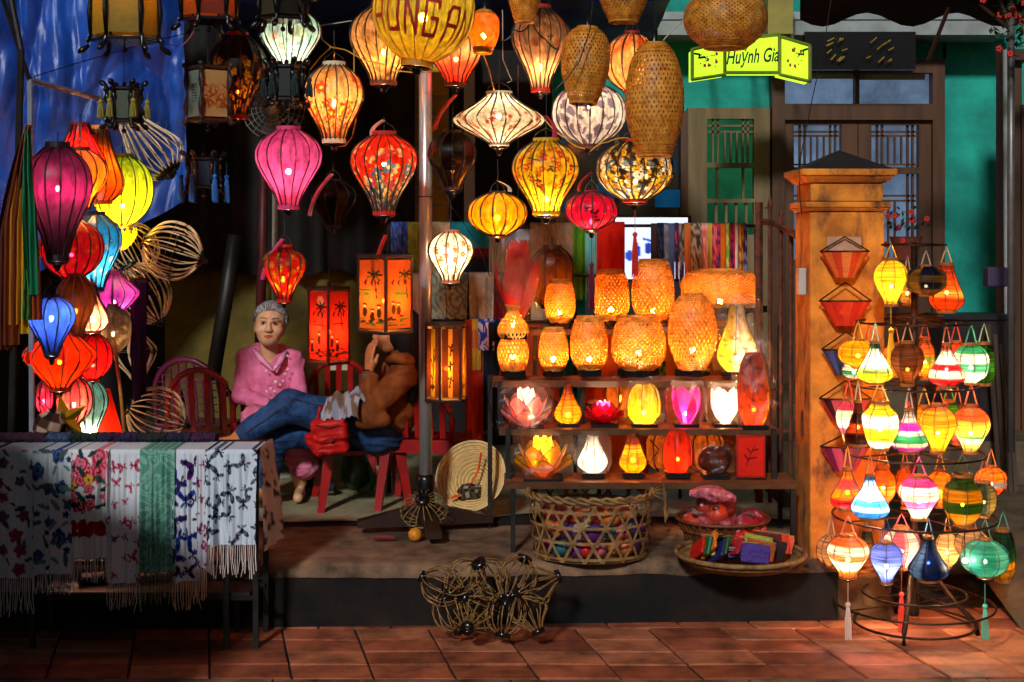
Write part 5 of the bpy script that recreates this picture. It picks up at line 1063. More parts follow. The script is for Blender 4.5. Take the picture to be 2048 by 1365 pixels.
drape('scarf', 'white scarf with navy flowers and fine leaves', 68, 152, YT, 1132, SD - .012, prints(WHITEC, 'rose', 9, .06, ['1c3468', '2a4878'], '5a78a8', 5, extra=((26, .05, 'leaf', ['4a6468', '6a8488', '506058'], None, 0, 1), (10, .025, 'flower', ['2a3c68'], '101830', 0, 1))), SG, .2, 1, 2.5, .010, 40, 2, 60, 120)
drape('scarf', 'white scarf with large red and pink roses', 146, 220, YT, 1098, SD - .02, scatter(C('e6e8e8'), (10, .085, 'rose', ['b81424', 'd0247c', 'a01018', 'd83048'], 'e88898', .04, .55), (12, .06, 'leaf', ['18403c', '2c5c50', '143028'], None, .05, .6), (5, .05, 'flower', ['e0b030', 'e87890'], '902020', .02, .4), (30, .035, 'dot', ['9a1418', 'b01c20'], None, .69, .79), seed=9, dens=1), SG, .2, 1, 2, .012, 46, 3, 60, 120, fringe_hex='e0d4c8')
drape('scarf', 'white scarf with small red and grey butterflies', 216, 286, YT, 1150, SD - .006, prints('e2e4e8', 'bfly', 18, .05, ['a8142c', 'c02048', '303c58', 'b82858'], 'd05878', 11), SG, .2, 1, 2, .011, 50, 4, 60, 130, fringe_hex='d8c0b0')
drape('scarf', 'mint green scarf with pale lace print', 282, 352, YT, 1128, SD - .014, swirls('5a9a84', '8cb8a4', 26, 2), SG, .2, 1, 2, .013, 60, 5, 60, 120, fringe_hex='8a8868')
drape('scarf', 'white scarf with blue and violet butterflies', 348, 402, YT, 1146, SD - .004, prints('e0e4ea', 'bfly', 12, .085, ['2038a0', '3850b8', '402868', '5a1c68'], '1c1c40', 13), SG, .2, 1, 1.5, .012, 54, 6, 60, 130, fringe_hex='d8b898')
drape('scarf', 'narrow white scarf with magenta butterflies', 396, 418, YT, 1120, SD - .02, prints('e0e0e4', 'bfly', 10, .05, ['a01c60', '701850'], 'c04088', 14), SG, .2, 1, 1, .008, 60, 7, 30, 110, fringe_hex='d8b898')
drape('scarf', 'white scarf with grey black butterflies at the table corner', 412, 516, YT, 1074, SD - .026, scatter(C('dde4ec'), (17, .10, 'bfly', ['1c1e28', '2a2c3a', '3a3c4c'], '6a7088', .04, .97), seed=15, dens=1), SG, .2, 1, 2.5, .014, 62, 8, 80, 130, fringe_hex='e0ccc0')
# end scarf hanging off the table side
b = MB(); V = []; s_ = 5.8 / F
for j in range(30):
    t = j / 29
    for i in range(14):
        f_ = i / 13; V.append((TX1 + .004 + .05 * math.sin(t * 1.35) * (.3 + .7 * f_) + .006 * math.sin(i * 1.1), 5.745 + .26 * f_, TT + .01 - .42 * t))
me = mkmesh('scarf', V, grid_faces(14, 30), CLOTH, prints('dccfc8', 'bfly', 10, .1, ['24242e', '38384a'], '505868', 4)(np.tile(np.linspace(0, 1, 14), 30), np.repeat(np.linspace(0, 1, 30), 14), .6))
tag(obj('scarf', me), 'pale butterfly scarf falling over the table side', 'scarf', SG)
for i, (x0, x1, h) in enumerate(((-60, 98, '3a1c2c'), (98, 146, '3a4c68'), (146, 200, '14241c'), (200, 232, '2c2440'), (232, 280, '2a1840'), (280, 338, '14201c'), (338, 386, '241c3a'), (386, 436, '3a1838'))):
    lb = ('maroon', 'blue grey', 'bottle green', 'indigo', 'dark violet', 'blackish green', 'slate violet', 'plum')[i]
    a = P(x0, 893, 5.95); c = P(x1 - 2, 893, 5.95); b = MB(); r = random.Random(i); V = []; N = 26
    for k in range(N):
        x = a.x + (c.x - a.x) * k / (N - 1)
        for j in range(10):
            an = 2 * math.pi * j / 10; q = 1 + .16 * r.uniform(-1, 1); V.append((x, 5.95 + .05 * math.cos(an) * q, TT + .022 + .02 * math.sin(an) * q))
    b.add(V, [(k * 10 + j, k * 10 + (j + 1) % 10, (k + 1) * 10 + (j + 1) % 10, (k + 1) * 10 + j) for k in range(N - 1) for j in range(10)] + [tuple(range(10)), tuple((N - 1) * 10 + j for j in range(10))[::-1]])
    o = b.build('folded_scarf', mat('wool_' + h, h, .95, .35, 60, bump=.5)); tag(o, lb + ' rolled wool scarf along the table top', 'scarf', 'rolled scarves on the table')

# scarves on the rails behind the shelves
rail1 = thing('scarf_rail', 'high rail carrying the scarves behind the shelves', 'rail', P(1150, 1000, 7.7))
def rb(root, name, mb, m): o = mb.build(name, m); o.parent = root; o.matrix_parent_inverse = Matrix.Translation(-Vector(root.location)); return o
rb(rail1, 'bar', MB().tube([P(776, 452, 7.7), P(1514, 452, 7.7)], .009, 8), STEEL)
for x in (778, 1150, 1512): rb(rail1, 'post', MB().tube([P(x, 452, 7.715), P(x, 1000 - 10, 7.7)], .012, 6), STEEL)
rail2 = thing('scarf_rail', 'low rail carrying the scarves beside the steel pole', 'rail', P(900, 1000, 7.6))
rb(rail2, 'bar', MB().tube([P(806, 552, 7.6), P(1200, 552, 7.6)], .009, 8), STEEL)
for x in (808, 1198): rb(rail2, 'post', MB().tube([P(x, 552, 7.6), P(x, 1000, 7.6)], .012, 6), STEEL)
HGR = 'scarves hanging on the rails'
rows = [(782, 816, 'blue paisley', swirls('2c48a0', '5878c0', 12), 562), (816, 850, 'lime green', swirls('8a9c38', 'a0b050', 9, 2), 545), (850, 900, 'beige embroidered', swirls('a8906a', 'b8a480', 14, 3), 545), (900, 978, 'teal and maroon block', bands((.55, '10707c'), (.75, '5a1420'), (1, '141018')), 542),
        (978, 1010, 'sand coloured', C('a08a68'), 600), (1060, 1146, 'oatmeal linen', swirls('988468', '887458', 20), 640), (1146, 1170, 'leaf green', C('4a8018'), 600), (1170, 1192, 'pale cyan', C('68b8b8'), 600), (1192, 1248, 'scarlet', C('c82010'), 590)]
for i, (x0, x1, nm, fn, yb) in enumerate(rows): drape('scarf', nm + ' scarf on the high rail', x0, x1 + 1, 448, yb, 7.68 - .004 * (i % 2), fn, HGR, .2, 0, 1.6, .012, 0, 20 + i, 26, 30)
cols = [('4a4448', '6a6064', 'charcoal'), ('1c2440', '3a4870', 'navy'), ('686c78', '8a8c98', 'silver grey'), ('4c5c80', '8098b8', 'steel blue'), ('2a2850', 'a83040', 'indigo and red'), ('908878', '484440', 'stone'), ('c06830', 'e0a078', 'burnt orange'), ('b09c80', '4a3c30', 'cream with brown sprigs'),
        ('d87868', 'f0a898', 'salmon'), ('c8b040', '589038', 'yellow green'), ('a82440', 'e06870', 'raspberry'), ('1c3c80', 'd04040', 'cobalt and red'), ('e07020', 'f0c040', 'orange yellow'), ('78a838', 'd0d870', 'apple green'), ('c82850', '502040', 'crimson plum'), ('e8dcc8', '4858a0', 'white and blue'), ('8a2838', 'e0a030', 'brick'), ('303050', '9898b8', 'midnight')]
x = 1302
for i, (h1, h2, nm) in enumerate(cols):
    wd = (13, 14, 10, 14, 9, 12, 14, 22, 14, 9, 11, 8, 12, 9, 11, 8, 10, 9)[i]
    drape('scarf', nm + ' folded scarf on the high rail near the iron gate', x, x + wd - 1, 450, 556 + (i * 13) % 22, 7.66, swirls(h1, h2, 16, i) if i % 3 else C(h1), HGR, .2, 0, .8, .006, 0, 60 + i, 12, 26); x += wd - 1
rows = [(818, 858, 'dusty pink linen', C('b08868'), 640), (858, 936, 'grey green paisley', swirls('9a9880', '5c6c64', 8, 4), 638), (896, 938, 'dark olive paisley', swirls('26301c', '4a5028', 9, 6), 640), (938, 988, 'off white crinkled', swirls('a89c88', 'b8ac98', 5, 1), 640), (988, 1016, 'dark red gauze', C('5a1018'), 650)]
for i, (x0, x1, nm, fn, yb) in enumerate(rows): drape('scarf', nm + ' scarf on the low rail', x0, x1, 549, yb, 7.58 - .02 * (i % 2), fn, HGR, .15, 0, 1.6, .012, 0, 90 + i, 26, 30)
rows = [(820, 856, 'rose pink fringed', C('b85868'), 800), (930, 968, 'coral', C('c84838'), 880), (944, 962, 'yellow striped', bands((.3, 'd0a838'), (.6, 'c87838'), (1, 'd0a838')), 740), (956, 990, 'royal blue printed', swirls('1c3c98', 'd0b0b8', 7, 2), 700), (962, 984, 'green and lilac striped', swirls('3a7050', 'b890b0', 22, 5), 780), (984, 1006, 'lilac', swirls('8a4c90', 'c890b8', 15, 2), 780), (930, 978, 'brick red', C('a02c1c'), 866), (966, 1000, 'dark navy', C('141c2c'), 860), (1090, 1130, 'bottle green printed', swirls('1c4820', '609048', 14, 3), 760), (1232, 1262, 'indigo', C('20204a'), 760), (1170, 1300, 'added warm-glow orange', C('b84810'), 965), (1330, 1480, 'added warm-glow amber', C('a85c14'), 965), (1040, 1120, 'added warm-glow rust', C('8a3c1c'), 965), (1310, 1340, 'leaf print green', swirls('285020', '80a040', 12, 8), 760)]  # orange, amber and rust backing cloths added to warm the glowing shelf background
for i, (x0, x1, nm, fn, yb) in enumerate(rows): drape('scarf', nm + ' scarf low behind the shelves', x0, x1, 642 if i != 6 else 748, yb, 7.52 - .025 * (i % 4), fn, HGR, .1, 0, 1.4, .01, 0, 120 + i, 22, 30)
rail3 = MB().tube([P(808, 645, 7.5), P(1360, 645, 7.5)], .008, 6).tube([P(808, 645, 7.5), P(808, 1010, 7.5)], .01, 6).tube([P(1360, 645, 7.5), P(1360, 1010, 7.5)], .01, 6)
tag(rail3.build('clothes_rack', STEEL), 'lowest steel rack of scarves behind the shelves', 'rack')
# lit screen behind the rails
tv = thing('lit_screen', 'glowing white and blue shop screen between the scarves', 'screen', P(1300, 560, 9.0))
MB().box(loc(P(1303, 497, 9.05), tv), (.5, .05, .42)).build('housing', BLACK, tv)
obj('display', panel_mesh(.46, .39, paint(C('d8e4ff'), ('e', .2, .62, .09, .09, '2848b0'), ('e', .36, .55, .05, .14, '2040a0'), ('e', .6, .5, .07, .12, '203890'), ('l', .5, .35, .75, .4, .02, '4060c0')), None or emit('x', 'ffffff', 1)) if False else panel_mesh(.46, .39, paint(C('d0e0ff'), ('e', .2, .62, .06, .09, '2848b0'), ('e', .3, .55, .04, .14, '2040a0'), ('e', .45, .5, .05, .1, '203890'), ('l', .4, .35, .55, .4, .02, '4060c0')), (lambda m_n_o: (m_n_o[1].links.new(m_n_o[1].nodes.new('ShaderNodeAttribute').outputs['Color'], m_n_o[1].nodes.new('ShaderNodeEmission').inputs[0]), m_n_o)[1][0])(nodes('screen_light'))), tv, loc(P(1303, 497, 9.02), tv) + Vector((0, -.002, -.195)))
m = bpy.data.materials['screen_light']; n = m.node_tree
for nd in n.nodes:
    if nd.type == 'ATTRIBUTE': nd.attribute_name = 'Col'
    if nd.type == 'EMISSION': nd.inputs[1].default_value = .9; n.links.new(nd.outputs[0], [q for q in n.nodes if q.type == 'OUTPUT_MATERIAL'][0].inputs[0])

# ---------------------------------------------------------------- tarpaulins, poles, rail
def tarp_mat(key, h, h2):
    m = mat(key, h, .4, .3, 3, bump=.0, col2=h2, spec=.45); n = m.node_tree; b = [q for q in n.nodes if q.type == 'BSDF_PRINCIPLED'][0]
    tc = n.nodes.new('ShaderNodeTexCoord'); t = n.nodes.new('ShaderNodeTexNoise'); t.inputs['Scale'].default_value = 22; t.inputs['Detail'].default_value = 8; t.inputs['Distortion'].default_value = 1.5
    mp = n.nodes.new('ShaderNodeMapping'); mp.inputs['Scale'].default_value = (1, 1, .45); n.links.new(tc.outputs['Object'], mp.inputs[0]); n.links.new(mp.outputs[0], t.inputs['Vector'])
    bp = n.nodes.new('ShaderNodeBump'); bp.inputs['Strength'].default_value = .25; bp.inputs['Distance'].default_value = .01; n.links.new(t.outputs['Fac'], bp.inputs['Height']); n.links.new(bp.outputs[0], b.inputs['Normal']); return m
TARP = tarp_mat('blue_tarpaulin', '123c98', '2258b8')
V = []; nu, nv = 150, 150
for j in range(nv):
    for i in range(nu):
        u, v = i / (nu - 1), j / (nv - 1); p = P(-130 + 480 * u, -160 + (560 + 250 * (1 - u)) * v, 7.55 + .4 * u); z = Vector((u * 5, v * 3, 0))
        zz_ = Vector((u * 3.2, v * 1.6 + u * .8, .3)) + mnoise.noise_vector(z * .8) * .25; d = .16 * mnoise.voronoi(zz_ * 1.5)[0][0] + .055 * mnoise.voronoi(zz_ * 3.4)[0][0] + .012 * mnoise.voronoi(zz_ * 9)[0][0] + .12 * abs(math.sin(u * 4 + 1.5 * v)) ; V.append((p.x + .02 * mnoise.noise(z * 2), p.y + d, p.z))
tag(obj('tarpaulin', mkmesh('tarpaulin', V, grid_faces(nu, nv), TARP)), 'crumpled bright blue tarpaulin hung behind the lantern cluster', 'tarpaulin')
V = []; nu, nv = 70, 24
for j in range(nv):
    for i in range(nu):
        u, v = i / (nu - 1), j / (nv - 1); x = -1.75 + 2.6 * u; y = 6.9 + 2.2 * v; z = 2.96 - .12 * v + .03 * mnoise.fractal(Vector((u * 9, v * 4, 5)), .9, 2.1, 4) - (.05 * math.sin(u * 9) ** 2 if j == 0 else 0); V.append((x, y, z - (.12 if j == 0 else 0)))
tag(obj('awning_sheet', mkmesh('awning_sheet', V, grid_faces(nu, nv), tarp_mat('navy_tarpaulin', '101c50', '182a70'))), 'dark blue tarpaulin stretched as an awning over the stall', 'awning')
for k, y in enumerate((5.95, 6.25, 6.55, 6.85)):
    o = MB().tube([(-3, y, 3.02), (-1, y, 3.0), (1.9, y, 3.01)], .018, 8).build('awning_pole', mat('bamboo_pole', '6a4a24', .5, .3, 10)); tag(o, ('first', 'second', 'third', 'fourth')[k] + ' overhead bamboo pole carrying the hanging lanterns', 'pole', 'overhead awning poles')
ST = mat('brushed_steel', 'b4aca6', .3, .15, 20, metal=.55, stretch=(6, 6, .2), spec=.7)
ps = thing('parasol_post', 'shiny steel parasol post standing in a dark splayed base', 'post', P(851, 1050, 6.72))
z1 = 3.0 - ps.location.z
MB().tube([(0, 0, .16), (0, 0, z1)], .031, 16).build('pole', ST, ps, smooth=True)
MB().lathe([(.045, .02), (.045, .22), (.038, .24)], 14).build('sleeve', BLACK, ps, smooth=True)
for a in (.25, 1.9, 3.3, 4.9): MB().add([(math.cos(a) * r - math.sin(a) * w_, math.sin(a) * r + math.cos(a) * w_, z) for r, w_, z in ((.03, -.03, .1), (.03, .03, .1), (.32, .035, .03), (.32, -.035, .03), (.03, -.03, 0), (.03, .03, 0), (.32, .035, 0), (.32, -.035, 0))], [(0, 1, 2, 3), (7, 6, 5, 4), (0, 3, 7, 4), (1, 5, 6, 2), (2, 6, 7, 3), (0, 4, 5, 1)]).build('foot', DARKWOOD, ps)
MB().tube(ring_pts(.036, 14, 1.55), .002, 4, True).build('clip', BLACK, ps)
lp = thing('tent_frame', 'pale tube frame of the left stall side with lantern hooks', 'frame', P(62, 884, 6.35))
FR = mat('pale_tube', '8f8f98', .4, .15, 10, metal=.4)
for pts, r in (([P(64, 890, 6.3), P(60, 160, 6.3)], .013), ([P(58, 160, 6.3), P(212, 202, 6.75)], .013), ([P(22, 890, 6.0), P(42, 100, 6.0)], .016), ([P(42, 100, 6.0), P(10, -60, 6.0)], .014), ([P(60, 165, 6.3), P(0, -20, 6.2)], .01)): rb(lp, 'tube', MB().tube(pts, r, 8), FR if r == .013 else STEEL)
for k in range(10):
    p = P(76 + 13 * k, 166 + 3.6 * k, 6.35 + .04 * k); rb(lp, 'hook', MB().tube([p + Vector((0, 0, .012)), p + Vector((.014, 0, 0)), p + Vector((.004, 0, -.05)), p + Vector((-.01, 0, -.04))], .0014, 4), WIRE)
# streamers at the left edge
for k, (x, w_, h, nm, yt, yb) in enumerate(((20, 34, '6a2c10', 'brown', 255, 690), (32, 30, 'b86c10', 'amber', 250, 650), (44, 30, 'd0a018', 'golden yellow', 262, 668), (54, 26, '1c7850', 'sea green', 256, 590), (60, 22, '9a4010', 'rust', 262, 640), (8, 30, '4a1c10', 'dark red', 270, 700), (52, 20, '4a7838', 'olive green', 540, 640))):
    D = 5.95 + .015 * (k % 3); V = []; a = P(x, yt, D)
    for j in range(24):
        t = j / 23; g_ = min(1, t * 2.2) ** .7 if k != 6 else 1; p = P(56 + (x + (12 * t if k in (3, 4) else 2 * t) - 56) * g_, yt + (yb - yt) * t, D); ww = (w_ * (.35 + .65 * min(1, t * 2.2))) * D / F
        for i in range(12):
            u = i / 11 - .5; V.append((p.x + u * ww, p.y + .02 * math.sin(u * 13 + t * 3 + k), p.z))
    o = obj('streamer', mkmesh('streamer', V, grid_faces(12, 24), mat('streamer_' + h, h, .35, .3, 20, stretch=(8, 8, .4), trans=.2))); tag(o, nm + ' satin streamer bunched at the left tent pole', 'streamer', 'satin streamers on the tent pole')
# purple cloth behind frames, leaning canes
drape('scarf', 'plain purple cloth hanging behind the bamboo frames', 262, 296, 560, 830, 7.0, C('22102a'), HGR, .1, 0, 1.2, .012, 0, 200, 14, 30)
for lb, a, c, r, h in (('thin bamboo cane leaning beside the cone shade', P(228, 680, 6.55), P(252, 900, 6.5), .008, '9a6420'), ('dark red wooden post behind the grey-haired woman', P(529, 270, 8.1), P(518, 720, 8.1), .028, '4a1418'), ('black timber leaning against the ochre wall', P(470, 470, 8.6), P(425, 760, 8.6), .045, '16100c')):
    o = MB().tube([a, (a + c) / 2 + Vector((.004, 0, 0)), c], r, 8).build('cane' if 'cane' in lb else 'timber_post', mat('pole_' + h, h, .5, .3, 12), smooth=True); tag(o, lb, 'pole')

# ---------------------------------------------------------------- smooth bodies from blended shapes
class Blob:
    def __init__(s, lo, hi, h):
        s.lo = np.array(lo, float); s.h = h; s.n = np.ceil((np.array(hi, float) - s.lo) / h).astype(int) + 1
        s.f = np.full(s.n, 9.0, np.float32)
    def _blk(s, lo, hi):
        a = np.clip(np.floor((lo - s.lo) / s.h).astype(int), 0, s.n); b = np.clip(np.ceil((hi - s.lo) / s.h).astype(int) + 1, 0, s.n)
        if (b <= a).any(): return None
        ax = [s.lo[i] + s.h * np.arange(a[i], b[i]) for i in range(3)]
        return tuple(slice(a[i], b[i]) for i in range(3)), np.stack(np.meshgrid(*ax, indexing='ij'), -1).astype(np.float32)
    def _mix(s, sl, d, k, cut):
        f = s.f[sl]
        if cut: d = -d; h = np.clip(.5 - .5 * (f - d) / k, 0, 1); s.f[sl] = f + (d - f) * h + k * h * (1 - h)
        else: h = np.clip(.5 + .5 * (f - d) / k, 0, 1); s.f[sl] = f + (d - f) * h - k * h * (1 - h)
    def cap(s, a, b, ra, rb=None, k=.02, cut=False):
        a = np.array(a, float); b = np.array(b, float); rb = ra if rb is None else rb; m = max(ra, rb) + k * 1.5 + 2 * s.h
        q = s._blk(np.minimum(a, b) - m, np.maximum(a, b) + m)
        if q is None: return s
        sl, p = q; ba = b - a; h = np.clip(((p - a) @ ba) / max(ba @ ba, 1e-9), 0, 1)
        s._mix(sl, np.linalg.norm(p - a - h[..., None] * ba, axis=-1) - (ra + (rb - ra) * h), k, cut); return s
    def chain(s, pts, rs, k=.02):
        for i in range(len(pts) - 1): s.cap(pts[i], pts[i + 1], rs[i], rs[i + 1], k)
        return s
    def ell(s, c, r, R=None, k=.02, cut=False):
        c = np.array(c, float); r = np.array(r, float); m = r.max() + k * 1.5 + 2 * s.h; q = s._blk(c - m, c + m)
        if q is None: return s
        sl, p = q; p = p - c
        if R is not None: p = p @ np.array(R)
        k0 = np.linalg.norm(p / r, axis=-1); k1 = np.linalg.norm(p / (r * r), axis=-1)
        s._mix(sl, k0 * (k0 - 1) / np.maximum(k1, 1e-6), k, cut); return s
    def rbox(s, c, b, r, R=None, k=.01):
        c = np.array(c, float); b = np.array(b, float); m = np.linalg.norm(b) + r + k * 1.5 + 2 * s.h; q = s._blk(c - m, c + m)
        if q is None: return s
        sl, p = q; p = p - c
        if R is not None: p = p @ np.array(R)
        s._mix(sl, np.linalg.norm(np.maximum(np.abs(p) - b, 0), axis=-1) - r, k, False); return s
    def nets(s):
        f = s.f; ins = f < 0; c = np.zeros(np.array(f.shape) - 1, np.int8)
        for i in (0, 1):
            for j in (0, 1):
                for k in (0, 1): c += ins[i:f.shape[0] - 1 + i, j:f.shape[1] - 1 + j, k:f.shape[2] - 1 + k]
        act = (c > 0) & (c < 8); ac = np.argwhere(act); idx = np.full(act.shape, -1, np.int64); idx[act] = np.arange(len(ac))
        pos = np.zeros((len(ac), 3)); cnt = np.zeros(len(ac)); cr = [(i, j, k) for i in (0, 1) for j in (0, 1) for k in (0, 1)]
        for a in cr:
            for ax in range(3):
                if a[ax] == 0:
                    b = list(a); b[ax] = 1; fa = f[tuple((ac + a).T)]; fb = f[tuple((ac + b).T)]; m = (fa < 0) != (fb < 0)
                    t = np.where(m, fa / np.where(m, fa - fb, 1), 0); q = np.array(a) + t[:, None] * (np.array(b) - np.array(a)); pos += q * m[:, None]; cnt += m
        V = s.lo + s.h * (ac + pos / cnt[:, None]); Fs = []
        for ax in range(3):
            u, w_ = (ax + 1) % 3, (ax + 2) % 3; sa = [slice(None)] * 3; sb = [slice(None)] * 3; sa[ax] = slice(0, -1); sb[ax] = slice(1, None)
            A, Bv = ins[tuple(sa)], ins[tuple(sb)]; e = np.argwhere(A != Bv)
            e = e[(e[:, u] > 0) & (e[:, w_] > 0) & (e[:, u] < f.shape[u] - 1) & (e[:, w_] < f.shape[w_] - 1)]
            o = np.zeros((4, 3), int); o[0, u] = -1; o[0, w_] = -1; o[1, w_] = -1; o[3, u] = -1
            q = np.stack([idx[tuple((e + o[i]).T)] for i in range(4)], -1); fl_ = A[tuple(e.T)]; q[~fl_] = q[~fl_][:, ::-1]; Fs.append(q[(q >= 0).all(1)])
        return V, np.concatenate(Fs)
def blob_obj(name, B_, m, root, colfn=None, wr=0.0, ws=14.0, axis=None):
    V, Fc = B_.nets(); V = V - np.array(root.location)
    cols = colfn(V + np.array(root.location)) if colfn else None
    me = mkmesh(name, V, Fc, m, cols)
    if wr:                                             # cloth creases pushed into the surface
        N = np.zeros(len(V) * 3, np.float32); me.vertices.foreach_get('normal', N); N = N.reshape(-1, 3); q = Vector(axis or (1, 1, 2.2)) * ws; d = np.empty(len(V))
        for i, p in enumerate(V.tolist()):
            z = Vector((p[0] * q.x, p[1] * q.y, p[2] * q.z)); z += mnoise.noise_vector(z * .45) * 1.3; d[i] = 1 - 2.4 * abs(mnoise.noise(z)) + .35 * mnoise.noise(z * 2.3)
        me.vertices.foreach_set('co', (V + N * (wr * d)[:, None]).astype(np.float32).ravel()); me.update()
    return obj(name, me, root)
SKIN = attr_mat('skin', trans=0, clear=0, rough=.5, nscale=60, var=.05, spec=.35)
def cloth_mat(key, h, h2=None, scale=30, bump=.25, rough=.8, var=.12): return mat(key, h, rough, var, scale, bump=bump, col2=h2, spec=.2)
def head(B_, c, R, sc=1.0):
    """skull, jaw, nose, brows, cheeks, lips, chin and ears; local -Y looks forward"""
    R = np.array(R); w_ = lambda p: np.array(c) + R @ (np.array(p) * sc)
    e = lambda p, r, k=.02, cut=False: B_.ell(w_(p), np.array(r) * sc, R, k * sc, cut); q = lambda a, b, ra, rb=None, k=.008, cut=False: B_.cap(w_(a), w_(b), ra * sc, (rb or ra) * sc, k * sc, cut)
    e((0, .012, .032), (.078, .092, .082)); e((0, -.018, -.030), (.067, .070, .074), .03); e((0, -.043, -.070), (.036, .036, .030), .03)
    for x in (-1, 1):
        e((x * .038, -.058, -.024), (.030, .027, .026), .02); e((x * .031, -.093, .012), (.019, .010, .0085), .009, True); q((x * .014, -.086, .030), (x * .046, -.074, .031), .008, .006, .012)
        e((x * .074, .015, -.01), (.008, .020, .032), .008); q((x * .012, -.098, -.024), (x * .012, -.090, -.024), .008, .008, .006)
    q((0, -.085, .022), (0, -.102, -.018), .008, .0125, .012); q((0, -.098, -.024), (0, -.092, -.022), .010, .010, .008)
    for x in (-1, 1):
        q((0, -.084, -.0515), (x * .022, -.079, -.0485), .0062, .0035, .006); q((0, -.084, -.0605), (x * .018, -.079, -.0555), .0068, .004, .006); q((0, -.0915, -.0555), (x * .029, -.080, -.0505), .0024, .0018, .003, True)
        q((x * .024, -.090, -.026), (x * .036, -.076, -.046), .0018, .0015, .005, True)
    return w_
def face_parts(root, w_, R, sc, brow, iris='201008'):
    eu = Matrix(R.tolist()).to_3x3()
    for x in (-1, 1):
        p = Vector(w_((x * .031, -.0755, .0115))) - Vector(root.location)
        MB().ball(p, .0115 * sc, 12).build('eye', mat('eye_white', '8a7c70', .3, .05, 30), root, smooth=True)
        p2 = Vector(w_((x * .0305, -.0842, .0118))) - Vector(root.location); MB().ball(p2, .0058 * sc, 10).build('iris', mat('iris', iris, .2, .05, 30), root, smooth=True)
        pts = [Vector(w_((x * (.018 + .024 * t), -.0885 + .012 * t * t, .0165 + .004 * math.sin(3.1 * t) - .004 * t))) - Vector(root.location) for t in (0, .25, .5, .75, 1)]
        MB().tube(pts, .0022 * sc, 5).build('upper_lid', mat('eyelid', '4a2a1c', .6, .1, 20), root)
        pts = [Vector(w_((x * (.012 + .038 * t), -.0925 + .016 * t * t, .034 + .006 * math.sin(2.6 * t)))) - Vector(root.location) for t in (0, .3, .6, 1)]
        MB().tube(pts, .0024 * sc, 5).build('eyebrow', mat('brow_' + brow, brow, .9, .1, 20), root)
def hand(B_, wrist, palm_dir, normal, curl=.3, L=.17, spread=.12):
    """palm, four unequal bent fingers, thumb from the palm's side"""
    d = np.array(Vector(palm_dir).normalized()); n = np.array(Vector(normal).normalized()); sd = np.cross(d, n); sd /= np.linalg.norm(sd); w0 = np.array(wrist, float)
    B_.ell(w0 + d * .045, (.040, .040, .040), None, .01) if False else None
    for o in (-.026, -.009, .009, .026): B_.cap(w0 + sd * o * .6, w0 + d * .085 + sd * o, .014, .0105, .012)
    for o, ln in ((-.030, .062), (-.010, .078), (.010, .084), (.030, .074)):
        p = w0 + d * .085 + sd * o; a = d + sd * o * spread * 12; q = p + (a * math.cos(curl * .6) - n * math.sin(curl * .6)) * ln * .5; r = q + (a * math.cos(curl * 1.6) - n * math.sin(curl * 1.6)) * ln * .5; B_.cap(p, q, .0098, .0088, .004); B_.cap(q, r, .0088, .0072, .004)
    p = w0 + d * .025 + sd * .03; q = p + (d * .6 + sd * .8) * .035; r = q + (d * .95 + sd * .2 - n * .2) * .035; B_.cap(w0 + d * .01, p, .014, .013, .008); B_.cap(p, q, .0125, .011, .006); B_.cap(q, r, .011, .0085, .006)
def rotm(yaw=0, pitch=0, roll=0): return np.array((Matrix.Rotation(yaw, 3, 'Z') @ Matrix.Rotation(pitch, 3, 'X') @ Matrix.Rotation(roll, 3, 'Y')))
v3 = lambda x, y, D: np.array(P(x, y, D))

